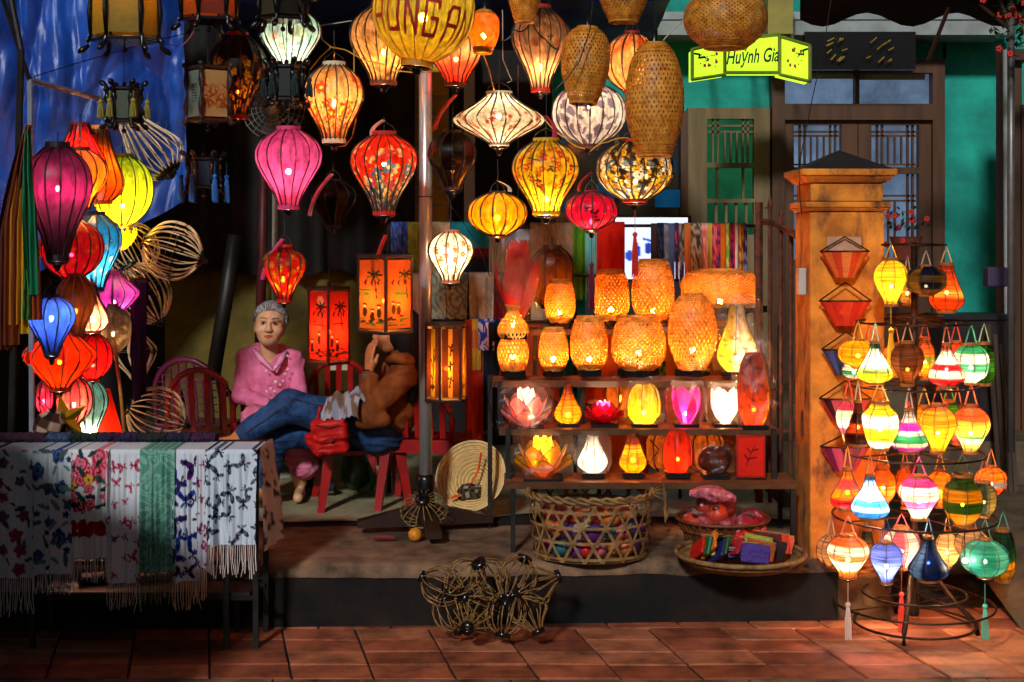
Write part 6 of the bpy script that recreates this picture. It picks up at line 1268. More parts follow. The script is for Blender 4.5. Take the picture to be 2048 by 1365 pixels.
# ---------------------------------------------------------------- low plastic chairs
def chair(label, base, yaw, m, arms=True, seat=.30, wd=.36, dp=.36, back=.34, slats=5, lattice=False, recline=.16, group='low plastic chairs', lift=0):
    root = thing('plastic_chair', label, 'chair', base, (0, 0, yaw), group); hw, hd = wd / 2, dp / 2
    V = []; 
    for j in range(7):
        for i in range(9):
            u, v = i / 8 * 2 - 1, j / 6 * 2 - 1; V.append((u * hw * (1 - .05 * (v > .9)), v * hd, seat - .012 * (1 - u * u) * (1 - v * v) - (.008 if v < -.9 else 0)))
    n = len(V); V += [(x, y, z - .022) for x, y, z in V]
    Fc = [(j * 9 + i, j * 9 + i + 1, (j + 1) * 9 + i + 1, (j + 1) * 9 + i) for j in range(6) for i in range(8)]; Fc += [tuple(n + k for k in q[::-1]) for q in Fc]
    ed = [i for i in range(9)] + [j * 9 + 8 for j in range(1, 7)] + [6 * 9 + i for i in range(7, -1, -1)] + [j * 9 for j in range(5, 0, -1)]; Fc += [(ed[k], ed[k - 1], n + ed[k - 1], n + ed[k]) for k in range(len(ed))]
    MB().add(V, Fc).build('seat', m, root, smooth=False)
    MB().box((0, -hd + .008, seat - .045), (wd * .9, .012, .045)).build('apron', m, root); MB().box((0, hd - .01, seat - .045), (wd * .9, .012, .045)).build('apron', m, root)
    for sx in (-1, 1):
        for sy in (-1, 1):
            t, b_ = Vector((sx * (hw - .018), sy * (hd - .02), seat - .02)), Vector((sx * (hw + .02), sy * (hd + .025), 0)); b = MB(); Vv = []
            for p, e in ((t, .026), (b_, .017)): Vv += [p + Vector((x * e, y * e, 0)) for x, y in ((-1, -1), (1, -1), (1, 1), (-1, 1))]
            b.add(Vv, [(0, 1, 2, 3), (7, 6, 5, 4), (0, 4, 5, 1), (1, 5, 6, 2), (2, 6, 7, 3), (3, 7, 4, 0)]).build('leg', m, root)
    bk = lambda x, z: Vector((x, hd - .01 + recline * (z - seat) / back * back, z))
    pts = [bk(-hw + .005, seat - .01)] + [bk(-hw * 1.0 * math.cos(a), seat + back * .45 + back * .55 * math.sin(a)) for a in np.linspace(0, math.pi, 11)] + [bk(hw - .005, seat - .01)]
    MB().tube(pts, .017, 8).build('back_frame', m, root, smooth=True)
    for k in range(slats):
        x = (k - (slats - 1) / 2) * wd * .72 / max(1, slats - 1); zt = seat + back * .45 + back * .55 * math.sqrt(max(.05, 1 - (x / hw) ** 2)) - .01
        p0, p1 = bk(x, seat + .01), bk(x, zt); MB().bar(p0, p1, .030 if not lattice else .012, .008).build('slat', m, root)
    if lattice:
        for z in np.linspace(seat + .08, seat + back * .86, 7): MB().bar(bk(-hw * .85, z), bk(hw * .85, z), .010, .006).build('cross_slat', m, root)
    MB().box(bk(0, seat + back * .88) + Vector((0, -.012, 0)), (.11, .016, .035)).build('maker_plate', mat('pale_label', 'b8a888', .6, .15, 12), root) if not lattice else None
    if arms:
        for sx in (-1, 1): MB().tube([bk(sx * hw, seat + back * .5), Vector((sx * (hw + .02), .05, seat + .16)), Vector((sx * (hw + .02), -hd + .04, seat + .15)), Vector((sx * (hw + .015), -hd + .01, seat + .06)), Vector((sx * (hw - .005), -hd + .02, seat - .01))], .016, 8).build('armrest', m, root, smooth=True)
    return root
RP = mat('red_plastic', '8a0a0a', .3, .12, 8, spec=.55, col2='a01010'); PP = mat('purple_plastic', '5a1430', .32, .12, 8, spec=.55, col2='6c1a3c')
def gnd(px, D): return Vector((px_x(px, D), D, FZ + .01))
chair('purple lattice backed plastic armchair nearest the bamboo frames', gnd(408, 8.35), math.radians(165), PP, True, slats=7, lattice=True, back=.38, wd=.42)
chair('empty red slatted plastic chair beside the pink jacket', gnd(418, 7.95), math.radians(178), RP, False, slats=4, wd=.36, back=.36)
chair('red plastic chair under the grey-haired woman', gnd(545, 7.95), math.radians(5), RP, True)
chair('red plastic chair standing empty under the tall red lantern', gnd(680, 8.35), math.radians(185), RP, False, slats=5, back=.38)
chair('red plastic armchair under the reclining woman', gnd(722, 7.4), math.radians(-78), RP, True, recline=.3, back=.42, wd=.4, dp=.4)
r_ = chair('red plastic stool chair behind the steel post', gnd(852, 7.35), math.radians(170), RP, False, seat=.36, back=.24)

# ---------------------------------------------------------------- grey-haired woman in a pink jacket
w1 = thing('person', 'person in pink jacket and trousers, grey hair, seated facing the street', 'person', gnd(540, 7.75))
SK1 = 'd09a70'
Rh = rotm(math.radians(6), math.radians(-4), math.radians(3))
Bd = Blob((-1.72, 7.0, .24), (-.9, 8.05, 1.36), .0062); hc = v3(540, 652, 7.66); sc1 = 1.04
hw_ = head(Bd, hc, Rh, sc1)
Bd.cap(v3(538, 688, 7.70), v3(539, 722, 7.73), .047, .052, .02); Bd.ell(v3(540, 755, 7.74), (.13, .085, .12), None, .03); Bd.cap(v3(540, 770, 7.75), v3(542, 850, 7.78), .10, .12, .03)
wl, wr = v3(536, 812, 7.50), v3(556, 816, 7.48)
for sh_, el, wr_ in ((v3(491, 728, 7.74), v3(484, 792, 7.66), wl), (v3(588, 733, 7.74), v3(596, 794, 7.66), wr)): Bd.chain([sh_, el, wr_], [.04, .033, .024])
hand(Bd, wl, (.9, -.35, -.35), (0, -.3, .9), .5); hand(Bd, wr, (-.9, -.35, -.3), (0, -.3, .9), .5)
for kx, ax in ((512, 520), (572, 600)): Bd.chain([v3(542 + (kx - 542) * .5, 848, 7.75), v3(kx, 842, 7.36), v3(ax, 965, 7.5)], [.07, .05, .035]); Bd.cap(v3(ax, 985, 7.5), v3(ax - 4, 996, 7.34), .03, .026, .02)
def skin1(V):
    L = (V - hc) @ Rh / sc1; Cc = np.tile(lin(SK1), (len(V), 1))
    lips = (np.abs(L[:, 0]) < .023) & (np.abs(L[:, 2] + .0555 - 7 * L[:, 0] ** 2) < .0095 - 11 * L[:, 0] ** 2) & (L[:, 1] < -.06); Cc[lips] = lin('9a4436'); return Cc
blob_obj('body', Bd, SKIN, w1, skin1); face_parts(w1, hw_, Rh, sc1, '6a5a50')
Hb_ = Blob(hc - .17, hc + .17, .005)
Hb_.ell(hw_((0, .022, .045)), np.array((.081, .092, .086)) * sc1, Rh, .01); Hb_.ell(hw_((0, .09, .0)), np.array((.045, .035, .045)) * sc1, Rh, .02); 
Hb_.ell(hw_((0, .03, .0)), np.array((.083, .07, .07)) * sc1, Rh, .02); Hb_.ell(hw_((.004, -.090, -.030)), np.array((.070, .088, .098)) * sc1, Rh, .03, True); Hb_.ell(hw_((0, -.03, -.13)), np.array((.09, .10, .07)) * sc1, Rh, .02, True)
blob_obj('hair', Hb_, mat('grey_hair', '6e6c6a', .55, .35, 60, bump=.6, col2='a8a6a2', stretch=(3, .6, 1)), w1, None, .0025, 40, (1.5, .5, .8))
hs = MB(); hs2 = MB(); r = random.Random(4)
for k in range(420):
    f_ = r.uniform(-1, 1); d0 = Vector((math.sin(f_ * 1.4) * .92, -math.cos(f_ * 1.4) * .78, .50 - .72 * f_ * f_ + r.uniform(-.10, .22))).normalized(); d1 = Vector((r.uniform(-.25, .25), 1, r.uniform(-.25, .25))).normalized(); j_ = r.uniform(.98, 1.085); pts = []
    mid_ = (d0 + d1 + Vector((d0.x * .5, 0, .35))).normalized()
    for i in range(8):
        t = i / 7; d = (d0.lerp(mid_, t * 2) if t < .5 else mid_.lerp(d1, t * 2 - 1)).normalized(); lift = 1 if i else .985
        pts.append(Vector(hw_((d.x * .0865 * j_ * lift, .016 + d.y * .0955 * j_ * lift, .036 + d.z * .0865 * j_ * lift))) - Vector(w1.location))
    (hs if k % 3 else hs2).tube(pts, .0015, 3)
hs.build('silver_hair', mat('silver_strand', '9c9a98', .4, .3, 90, col2='d8d6d2', spec=.6), w1, kind='stuff', smooth=True)
hs2.build('dark_hair', mat('dark_strand', '3a3836', .5, .3, 90, col2='5a5856'), w1, kind='stuff', smooth=True)
Bj = Blob((-1.78, 7.05, .55), (-.9, 8.1, 1.15), .0075)
Bj.ell(v3(540, 752, 7.75), (.138, .10, .12), None, .03); Bj.cap(v3(540, 770, 7.75), v3(541, 835, 7.76), .115, .142, .04); Bj.cap(v3(494, 719, 7.75), v3(585, 723, 7.75), .062, .062, .03); Bj.cap(v3(515, 706, 7.76), v3(562, 708, 7.76), .052, .052, .03)
for sh_, el, wr_ in ((v3(492, 728, 7.75), v3(482, 790, 7.67), wl), (v3(588, 733, 7.75), v3(598, 792, 7.67), wr)): Bj.cap(sh_, el, .052, .046, .018); Bj.cap(el, el + (wr_ - el) * .86, .046, .040, .012)
Bj.cap(v3(538, 690, 7.66), v3(546, 738, 7.60), .060, .012, .012, True); Bj.cap(v3(538, 680, 7.71), v3(538, 700, 7.70), .064, .05, .01, True)
o = blob_obj('jacket', Bj, cloth_mat('pink_jacket_cloth', 'd05c82', 'e0789c', 14, .3), w1, None, .0055, 9, (1, 1, 1.6))
lc = lambda p: Vector(p) - Vector(w1.location)
for y in (735, 764): MB().ball(lc(v3(551, y, 7.598 if y == 735 else 7.60)), .009, 10, (1, .5, 1)).build('button', mat('pearl_button', 'e0c8c8', .3, .1, 20), o) 
for q in o.children: q.parent = o
MB().tube([lc(v3(508, 700, 7.69)), lc(v3(520, 716, 7.63)), lc(v3(546, 742, 7.592))], [.012, .017, .008], 6).build('collar', cloth_mat('pink_collar', 'e088a8', 'e898b4', 20), o, smooth=True)
MB().tube([lc(v3(572, 704, 7.69)), lc(v3(562, 720, 7.63)), lc(v3(547, 742, 7.592))], [.012, .017, .008], 6).build('collar', MATS['pink_collar'], o, smooth=True)
r = random.Random(8); EMB = mat('white_embroidery', 'e8d0d0', .8, .1, 20)
for x, y, D in ((532, 742, 7.602), (570, 748, 7.61), (575, 738, 7.62), (566, 762, 7.6), (541, 777, 7.585), (533, 783, 7.585), (549, 783, 7.58), (575, 712, 7.655), (560, 770, 7.592)):
    b = MB(); p = lc(v3(x, y, D - .006))
    for k in range(4): a = k * 1.57 + .4; b.ball(p + Vector((.0045 * math.cos(a), 0, .0045 * math.sin(a))), .003, 6, (1, .4, 1))
    b.build('embroidered_flower', EMB, o)
Bt = Blob((-1.72, 7.0, .3), (-.9, 8.05, .82), .009)
for kx, ax in ((512, 520), (572, 608)): Bt.chain([v3(542 + (kx - 542) * .6, 850, 7.78), v3(kx, 842, 7.36), v3(ax, 930, 7.46)], [.09, .072, .075], .03)
blob_obj('trousers', Bt, cloth_mat('pink_trouser_cloth', 'c8607c', 'd87890', 12, .3), w1, None, .009, 10)

# ---------------------------------------------------------------- reclining woman in a brown jacket and jeans
w2 = thing('person', 'person in brown jacket and jeans reclining with a hand to the face', 'person', gnd(730, 7.25))
hc2 = v3(788, 662, 7.2); Rh2 = rotm(math.radians(-82), math.radians(8), 0)
Bd = Blob((-1.66, 6.85, .26), (-.4, 7.55, 1.36), .0068)
hw2 = head(Bd, hc2, Rh2, 1.0)
Bd.cap(v3(796, 692, 7.22), v3(806, 728, 7.24), .045, .05, .02); Bd.chain([v3(806, 755, 7.25), v3(785, 810, 7.26), v3(762, 858, 7.27)], [.10, .10, .11], .03)
n_el, n_wr = v3(738, 826, 7.02), v3(738, 744, 7.08); f_el, f_wr = v3(722, 806, 7.38), v3(672, 800, 7.22)
Bd.chain([v3(808, 748, 7.1), n_el, n_wr], [.04, .034, .024]); Bd.chain([v3(795, 750, 7.38), f_el, f_wr], [.04, .033, .024])
hand(Bd, n_wr, (.02, .2, 1), (-.8, -.6, .1), .3, spread=.05); hand(Bd, f_wr, (-.95, -.25, -.28), (0, -.25, 1), .35)
k1, a1 = v3(578, 812, 7.08), v3(482, 872, 7.05); k2, a2 = v3(552, 862, 7.2), v3(532, 965, 7.28)
Bd.chain([v3(752, 858, 7.2), k1, a1], [.07, .05, .034]); Bd.chain([v3(755, 868, 7.32), k2, a2], [.07, .05, .034])
Bd.chain([a1, v3(474, 884, 7.05), v3(430, 888, 7.02), v3(398, 891, 7.0)], [.034, .036, .026, .014], .02); Bd.cap(a1, v3(482, 886, 7.07), .03, .03, .02)
for i in range(5): Bd.cap(v3(412, 889 + i * .5, 6.985 + .013 * i), v3(394 + i * 2, 890 + i * .6, 6.98 + .014 * i), .010 - .0006 * i, .008, .004)
Bd.chain([a2, v3(524, 984, 7.26), v3(505, 996, 7.2)], [.034, .034, .024], .02)
def skin2(V): return np.tile(lin('b06c40'), (len(V), 1))
blob_obj('body', Bd, SKIN, w2, skin2); face_parts(w2, hw2, Rh2, 1.0, '1a100c')
Hb_ = Blob(hc2 - np.array((.2, .2, .42)), hc2 + np.array((.28, .2, .2)), .006)
Hb_.ell(hw2((0, .025, .045)), (.082, .094, .088), Rh2, .01); Hb_.ell(hw2((0, -.085, -.03)), (.07, .078, .085), Rh2, .012, True)
Hb_.ell(hw2((0, .022, -.02)), (.086, .078, .092), Rh2, .02); Hb_.chain([hw2((0, .085, .02)), v3(822, 694, 7.14), v3(829, 740, 7.12), v3(826, 800, 7.13)], [.06, .058, .05, .02], .03)
blob_obj('hair', Hb_, mat('black_hair', '080605', .75, .4, 60, bump=.6, spec=.15, col2='140d0a', stretch=(1, 1, .4)), w2, None, .005, 30, (1, 1, .25))
Bj = Blob((-1.1, 6.85, .55), (-.4, 7.58, 1.12), .0075)
Bj.chain([v3(806, 752, 7.25), v3(786, 812, 7.26), v3(764, 862, 7.27)], [.125, .125, .135], .04); Bj.cap(v3(812, 742, 7.12), v3(806, 742, 7.38), .065, .065, .03)
Bj.cap(v3(800, 722, 7.14), v3(806, 724, 7.34), .05, .05, .03); Bj.cap(v3(796, 690, 7.22), v3(798, 716, 7.22), .062, .05, .01, True)
Bj.cap(v3(812, 748, 7.1), n_el, .066, .056, .025); Bj.cap(n_el, n_el + (n_wr - n_el) * .8, .056, .044, .02); Bj.cap(v3(797, 750, 7.38), f_el, .06, .052, .02); Bj.cap(f_el, f_el + (f_wr - f_el) * .85, .052, .042, .02)
Bj.cap(v3(770, 842, 7.0), v3(722, 845, 6.99), .03, .026, .03)
BRJ = cloth_mat('brown_jacket_cloth', '5c2c0c', '804014', 16, .5)
o = blob_obj('jacket', Bj, BRJ, w2, None, .0075, 8, (1, 1, 1.5)); lc = lambda p: Vector(p) - Vector(w2.location)
MB().tube([lc(v3(x, y, D)) for x, y, D in ((776, 722, 7.12), (792, 716, 7.06), (812, 718, 7.06), (826, 730, 7.12), (828, 740, 7.25), (816, 726, 7.36), (796, 720, 7.38))], [.02, .028, .034, .036, .036, .03, .02], 8).build('hood', BRJ, o, smooth=True)
d_ = (n_wr - n_el) / np.linalg.norm(n_wr - n_el); MB().tube([lc(n_el + (n_wr - n_el) * .74), lc(n_el + (n_wr - n_el) * .92)], .047, 12).build('cuff', cloth_mat('grey_cuff', '4a4a40', '5c5a4c', 40), o, smooth=True)
MB().tube([lc(f_el + (f_wr - f_el) * .78), lc(f_el + (f_wr - f_el) * .96)], .045, 12).build('cuff', MATS['grey_cuff'], o, smooth=True)
MB().tube([lc(n_wr + d_ * .01) + Vector((.028 * math.cos(a), .028 * math.sin(a), 0)) for a in np.arange(0, 6.28, .4)], .004, 5, True).build('bracelet', BLACK, w2)
Bt = Blob((-1.62, 6.85, .3), (-.45, 7.6, .95), .0075)
Bt.chain([v3(755, 858, 7.2), k1, a1 + (k1 - a1) * .12], [.10, .074, .052], .03); Bt.chain([v3(760, 870, 7.32), k2, a2], [.10, .078, .058], .03); Bt.ell(v3(765, 868, 7.27), (.13, .16, .1), None, .04)
blob_obj('jeans', Bt, cloth_mat('blue_denim', '142845', '2f5080', 16, .4), w2, None, .007, 9, (1, 1, 1.5))
for pts in (((742, 832, 7.105), (660, 812, 7.02), (585, 796, 7.0)), ((585, 800, 7.0), (540, 832, 6.99), (492, 866, 6.995))): MB().tube([lc(v3(*q)) for q in pts], .0022, 4).build('seam', mat('denim_stitch', '3a4458', .8, .1, 20), w2)
# lap cloth, red bag, shoes, floor bag
V = []; c_ = v3(688, 803, 7.0)
for j in range(22):
    for i in range(26):
        u, v = i / 25 - .5, j / 21 - .5; n_ = mnoise.noise(Vector((u * 5, v * 3, 2))) + .6 * abs(mnoise.noise(Vector((u * 9 + v * 4, v * 4, 5)))); V.append((c_[0] + u * (.19 - .05 * v) + .04 * v + .012 * math.sin(v * 9 + u * 3), c_[1] + v * .16 - .02, c_[2] + .03 - .18 * v * .2 + .12 * (u) * .6 + .045 * n_ - .35 * max(0, abs(u) - .3) ** 1.2 - .5 * max(0, -v - .2) ** 1.1))
o = obj('lap_cloth', mkmesh('lap_cloth', V, grid_faces(26, 22), CLOTH, cells(['a8a4a8', 'b4b0b4', '8c90a0', '7a5c48'], 50, 4)(np.tile(np.linspace(0, 1, 26), 22), np.repeat(np.linspace(0, 1, 22), 26), 1.5))); tag(o, 'crumpled white patterned cloth in the lap of the reclining person', 'cloth')
bg_ = thing('shoulder_bag', 'small red shoulder bag hanging beside the jeans', 'bag', v3(650, 908, 6.94)); b_ = Blob(v3(650, 868, 6.94) - .2, v3(650, 868, 6.94) + .2, .006)
Rb_ = rotm(0, 0, math.radians(-8)); b_.rbox(v3(660, 873, 6.95), (.058, .018, .062), .024, Rb_, .01); b_.rbox(v3(664, 862, 6.925), (.056, .014, .034), .018, Rb_, .004); b_.cap(v3(622, 878, 6.96), v3(632, 892, 6.96), .03, .026, .03)
RB = cloth_mat('red_bag_nylon', 'a8100c', 'c01810', 20, .35, .5); blob_obj('bag_body', b_, RB, bg_, None, .006, 14); lb_ = lambda p: Vector(p) - Vector(bg_.location)
MB().tube([lb_(v3(632, 852, 6.895)), lb_(v3(660, 856, 6.883)), lb_(v3(688, 850, 6.9))], .006, 5).build('zip', mat('zip_tape', '701008', .5, .2, 20), bg_); MB().tube([lb_(v3(632, 846, 6.95)), lb_(v3(640, 815, 7.0)), lb_(v3(665, 822, 7.05))], .007, 5).build('strap', RB, bg_)
MB().lathe([(.012, 0), (.012, .003)], 12).build('badge', mat('badge_red', '7a0c08', .4, .1, 10), bg_, lb_(v3(662, 880, 6.884)), rot=(1.57, 0, 0))
for i, (x, y, D, ln) in enumerate(((603, 912, 7.55, 44), (632, 962, 7.6, 50))):
    sh = thing('sneaker', ('dark sneaker raised on the chair rung', 'dark sneaker flat on the floor under the chair')[i], 'shoe', v3(x, y + 14, D), (0, 0, 0), 'pair of dark sneakers'); c_ = v3(x, y, D); b_ = Blob(c_ - .2, c_ + .2, .006)
    b_.chain([c_ + np.array((-.045, .02, -.005)), c_ + np.array((.02, 0, -.012)), c_ + np.array((.085, -.03, -.028))], [.04, .038, .026], .02); blob_obj('upper', b_, cloth_mat('dark_shoe', '15171c', '22252c', 30), sh)
    MB().tube([Vector(c_ - np.array(sh.location)) + Vector(q) for q in ((-.07, .025, -.042), (0, .0, -.046), (.1, -.035, -.05))], [.018, .02, .015], 8).build('sole', mat('shoe_sole', '4a4a4c', .6, .2, 20), sh)
    MB().tube([Vector(c_ - np.array(sh.location)) + Vector(q) for q in ((-.045, .02, .02), (-.045, .03, .075))], [.034, .036], 10).build('sock', cloth_mat('grey_sock', '5c6670', '707a84', 60), sh, smooth=True)
fb = thing('carrier_bag', 'slumped green and brown plastic carrier bag behind the chair leg', 'bag', gnd(715, 7.75)); c_ = v3(712, 925, 7.75); b_ = Blob(c_ - .25, c_ + .25, .009)
b_.ell(c_ + np.array((0, 0, -.05)), (.085, .07, .10), None, .03); b_.ell(c_ + np.array((-.01, 0, .04)), (.06, .05, .07), None, .03); b_.cap(c_ + np.array((.02, 0, .08)), c_ + np.array((.05, 0, .13)), .025, .012, .03)
blob_obj('bag_body', b_, mat('carrier_plastic', '5a4a20', .3, .4, 6, col2='2f7a3c', bump=.5, spec=.5, trans=.25), fb)
MB().tube([Vector((.06, -.02, .02)), Vector((.09, -.03, .06)), Vector((.06, -.03, .16))], [.03, .02, .006], 6).build('bag_corner', mat('green_plastic', '3a8a40', .3, .2, 10, trans=.3), fb)

# ---------------------------------------------------------------- hat, baskets, tray
STRAW = mat('palm_leaf_straw', 'c89a50', .6, .2, 40, col2='dcb46c', stretch=(1, 1, 3), trans=.15)
ht = thing('conical_hat', 'upturned conical palm leaf hat leaning by the shelf leg', 'hat', P(930, 1008, 6.95))
sH = 6.95 / F; ax_ = Vector((-.28, -.82, .42)).normalized(); Rq = ax_.to_track_quat('Z', 'Y'); ctr = loc(P(941, 952, 6.95), ht); RR_ = 73 * sH; Hh = .13
cone = MB().lathe([(.004, -Hh)] + [(RR_ * t, -Hh * (1 - t) + .003 * (k % 2)) for k, t in enumerate(np.linspace(.08, 1, 24))], 40, cap=False).build('cone', STRAW, ht, ctr); cone.rotation_euler = Rq.to_euler()
for k in range(11):
    t = .12 + .88 * k / 10; o = MB().tube(ring_pts(RR_ * t - .002, 36, -Hh * (1 - t) + .004), .0022 if k < 10 else .005, 4, True).build('hoop', mat('bamboo_hoop', 'e0c48c', .5, .1, 20), ht, ctr); o.rotation_euler = Rq.to_euler()
V = []; rndh = random.Random(3)
for j in range(12):
    for i in range(12):
        u, v = i / 11 - .5, j / 11 - .5; V.append((u * .11, v * .08, .02 + .02 * mnoise.noise(Vector((u * 6, v * 6, 1))) - .08 * (u * u + v * v) * 2))
ck = lambda U, V_, a: np.where(((np.floor(U * 7) + np.floor(V_ * 5)) % 2 == 0)[:, None], lin('1c1a18'), np.where((np.floor(U * 7) % 3 == 0)[:, None], lin('a89878'), lin('5a4a38')))
o = obj('checked_cloth', mkmesh('checked_cloth', V, grid_faces(12, 12), CLOTH, ck(np.tile(np.linspace(0, 1, 12), 12), np.repeat(np.linspace(0, 1, 12), 12), 1)), None, P(934, 978, 6.93)); o.rotation_euler = (.9, -.2, -.2); tag(o, 'black and beige checked cloth lying in the hat', 'cloth')
o = MB().tube([P(962, 905, 6.92), P(957, 940, 6.97), P(945, 965, 6.98), P(925, 990, 6.93), P(902, 997, 6.9), P(912, 990, 6.91)], .006, 5).build('orange_ribbon', mat('orange_ribbon_m', 'e05810', .5, .1, 20)); tag(o, 'orange chin ribbon trailing inside the hat', 'ribbon')
# lattice basket
BK = mat('split_cane', '6e4c2a', .65, .35, 20, col2='9c7440', bump=.2)
bk = thing('lattice_basket', 'large open hexagon weave cane basket under the shelves', 'basket', Vector((px_x(1184, 6.12), 6.25, FZ + .006)))
bR0, bR1, bH = .25, .275, .27
def bpt(a, t): r = bR0 + (bR1 - bR0) * t; return Vector((r * math.cos(a), r * .8 * math.sin(a), bH * t))
for dr in (1, -1):
    for k in range(18):
        a0 = 2 * math.pi * k / 18; jit_ = rnd.uniform(-.05, .05); V = []
        for i in range(8):
            t = i / 7; a = a0 + dr * .62 * t + jit_; p = bpt(a, t) * 1.0; o_ = Vector((math.cos(a), math.sin(a), 0)) * (.002 * dr); tn = Vector((-math.sin(a), math.cos(a) * .8, 0)) * .0075; V += [p + o_ - tn, p + o_ + tn]
        MB().add(V, [(2 * i, 2 * i + 1, 2 * i + 3, 2 * i + 2) for i in range(7)]).build('cane_strip', BK, bk)
for t in (.06, .32, .56, .8): 
    V = []
    for i in range(40): p = bpt(2 * math.pi * i / 40, t); V += [p * 1.004 - Vector((0, 0, .006)), p * 1.004 + Vector((0, 0, .006))]
    MB().add(V, [(2 * i, 2 * i + 1, (2 * i + 3) % 80, (2 * i + 2) % 80) for i in range(40)]).build('hoop', BK, bk)
for k in range(3):
    MB().tube([bpt(2 * math.pi * i / 60, 1.0) + Vector((.009 * math.cos(i * 1.1 + k * 2.1), .009 * math.cos(i * 1.1 + k * 2.1), .012 * math.sin(i * 1.1 + k * 2.1))) for i in range(60)], .008, 5, True).build('rim_strand', BK, bk, smooth=True)
MB().add([bpt(2 * math.pi * i / 30, 0) for i in range(30)], [tuple(range(30))]).build('base', BK, bk)
for k in range(5): a = .3 + k * .12; p = bpt(a - .6, 1.02); MB().tube([p, p + Vector((.05, -.02, -.02 + .02 * k)), p + Vector((.06, -.03, -.06 - .02 * k))], .003, 4).build('loose_cane', BK, bk)
def baubles(spots, seed, words, where, group, Rr=.042):
    r = random.Random(seed); cnt = {}
    for i_, (x, y, z) in enumerate(spots):
        nm, h = r.choice(words); od = ('first', 'second', 'third', 'fourth', 'fifth', 'sixth', 'seventh', 'eighth', 'ninth', 'tenth', 'eleventh', 'twelfth', 'thirteenth')[i_ % 9 if len(spots) > 20 else i_]; ly = ('bottom', 'middle', 'top')[i_ // 9] + ' layer, ' if len(spots) > 20 else ''; c_ = Vector((x, y, z)); rad = Rr * r.uniform(.75, 1.15)
        root = thing('wrapped_lantern', '%s wrapped lantern %s, %s%s %s' % (nm, where, ly, od, 'from the hat side' if ly else 'round from the pillar side'), 'lantern', c_ - Vector((0, 0, rad)), (0, 0, r.uniform(0, 6)), group)
        me = shade_mesh('round', rad, rad * 1.7, 8, panels(8, h, h), 3, 10, PRINT); obj('shade', me, root, (0, 0, rad * .15), (r.uniform(-.6, .6), r.uniform(-.6, .6), 0))
        V = []; N, M = 8, 12
        for i in range(N):
            for j in range(M):
                a = 2 * math.pi * j / M; t = math.pi * i / (N - 1); k = rad * (1.1 + .25 * mnoise.noise(Vector((math.cos(a) * 2 * math.sin(t) + x * 9, math.sin(a) * 2 * math.sin(t) + y * 9, math.cos(t) * 2 + z * 9)))); V.append((k * math.sin(t) * math.cos(a), k * math.sin(t) * math.sin(a), rad + k * math.cos(t)))
        MB().add(V, [(i * M + j, i * M + (j + 1) % M, (i + 1) * M + (j + 1) % M, (i + 1) * M + j) for i in range(N - 1) for j in range(M)]).build('plastic_wrap', film('clear_wrap'), root)
r = random.Random(4); spots = []
L0 = Vector(bk.location)
for z in (.05, .125, .2):
    for k in range(9):
        a = math.pi + math.pi * (k + .5 * (z > .1)) / 8.5; rr_ = (.17 + .1 * z) * r.uniform(.9, 1.0); spots.append((L0.x + rr_ * math.cos(a), L0.y + rr_ * .75 * math.sin(a), L0.z + z))
baubles(spots, 2, (('red', 'c01c14'), ('orange', 'd06820'), ('violet', '5a2068'), ('teal', '1c6870'), ('rose', 'd06070'), ('pale', 'c0a890')), 'in the lattice basket', 'wrapped lanterns in the lattice basket')
# shallow fluted basket with red wrapped lanterns
sb_ = thing('fluted_basket', 'dark fluted wicker basket heaped with red wrapped lanterns', 'basket', Vector((px_x(1452, 6.2), 6.3, FZ + .006)))
sR0, sR1, sH_ = .13, .205, .15; WK = mat('dark_wicker', '5a2c12', .6, .35, 20, bump=.3, col2='7a401c')
for k in range(34):
    a = 2 * math.pi * k / 34; MB().bar((sR0 * math.cos(a), sR0 * math.sin(a), 0), (sR1 * math.cos(a), sR1 * math.sin(a), sH_), .016, .006).build('stake', WK, sb_)
for t in (0, .35, .7, 1): MB().tube(ring_pts(sR0 + (sR1 - sR0) * t, 34, sH_ * t), .008, 5, True).build('hoop', WK, sb_, smooth=True)
MB().lathe([(sR0, .0), (sR0, .004)], 24).build('base', WK, sb_)
MB().lathe([(sR0 - .012, .004), (sR1 - .014, sH_ - .01)], 24, cap=False).build('lining', WK, sb_)
L0 = Vector(sb_.location); r = random.Random(6); spots = [(L0.x + .13 * math.cos(a) * f_, L0.y + .11 * math.sin(a) * f_, L0.z + .135 + .11 * (1 - f_)) for a, f_ in ((5.0, 1.35), (4.3, 1.4), (5.7, 1.3), (0.3, 1), (1.2, 1), (2.2, 1), (3.2, 1), (4.0, 1), (4.7, 1), (5.4, 1), (.9, .45), (2.7, .45), (4.4, .5))]
baubles(spots, 3, (('scarlet', 'c81810'), ('cherry', 'a81420'), ('vermilion', 'd03818')), 'in the fluted basket', 'wrapped lanterns in the fluted basket', .058)
o = MB(); V = []
for i in range(9):
    t = i / 8
    for j in range(14): a = 2 * math.pi * j / 14; q = (.02 + .034 * math.sin(t * 3.1)) * (1 + .3 * mnoise.noise(Vector((math.cos(a) * 2, math.sin(a) * 2, t * 5)))); V.append((-.10 + .2 * t, q * math.cos(a), q * .6 * math.sin(a) + .05 * t * (1 - t)))
o = o.add(V, [(i * 14 + j, i * 14 + (j + 1) % 14, (i + 1) * 14 + (j + 1) % 14, (i + 1) * 14 + j) for i in range(8) for j in range(14)]).build('folded_lantern', mat('pink_wrapped', 'b83444', .3, .5, 40, bump=.8, spec=.6, col2='e08088')); o.location = P(1425, 992, 6.22); o.rotation_euler = (0, .12, 0); tag(o, 'pink folded lantern in wrap on top of the fluted basket', 'lantern')
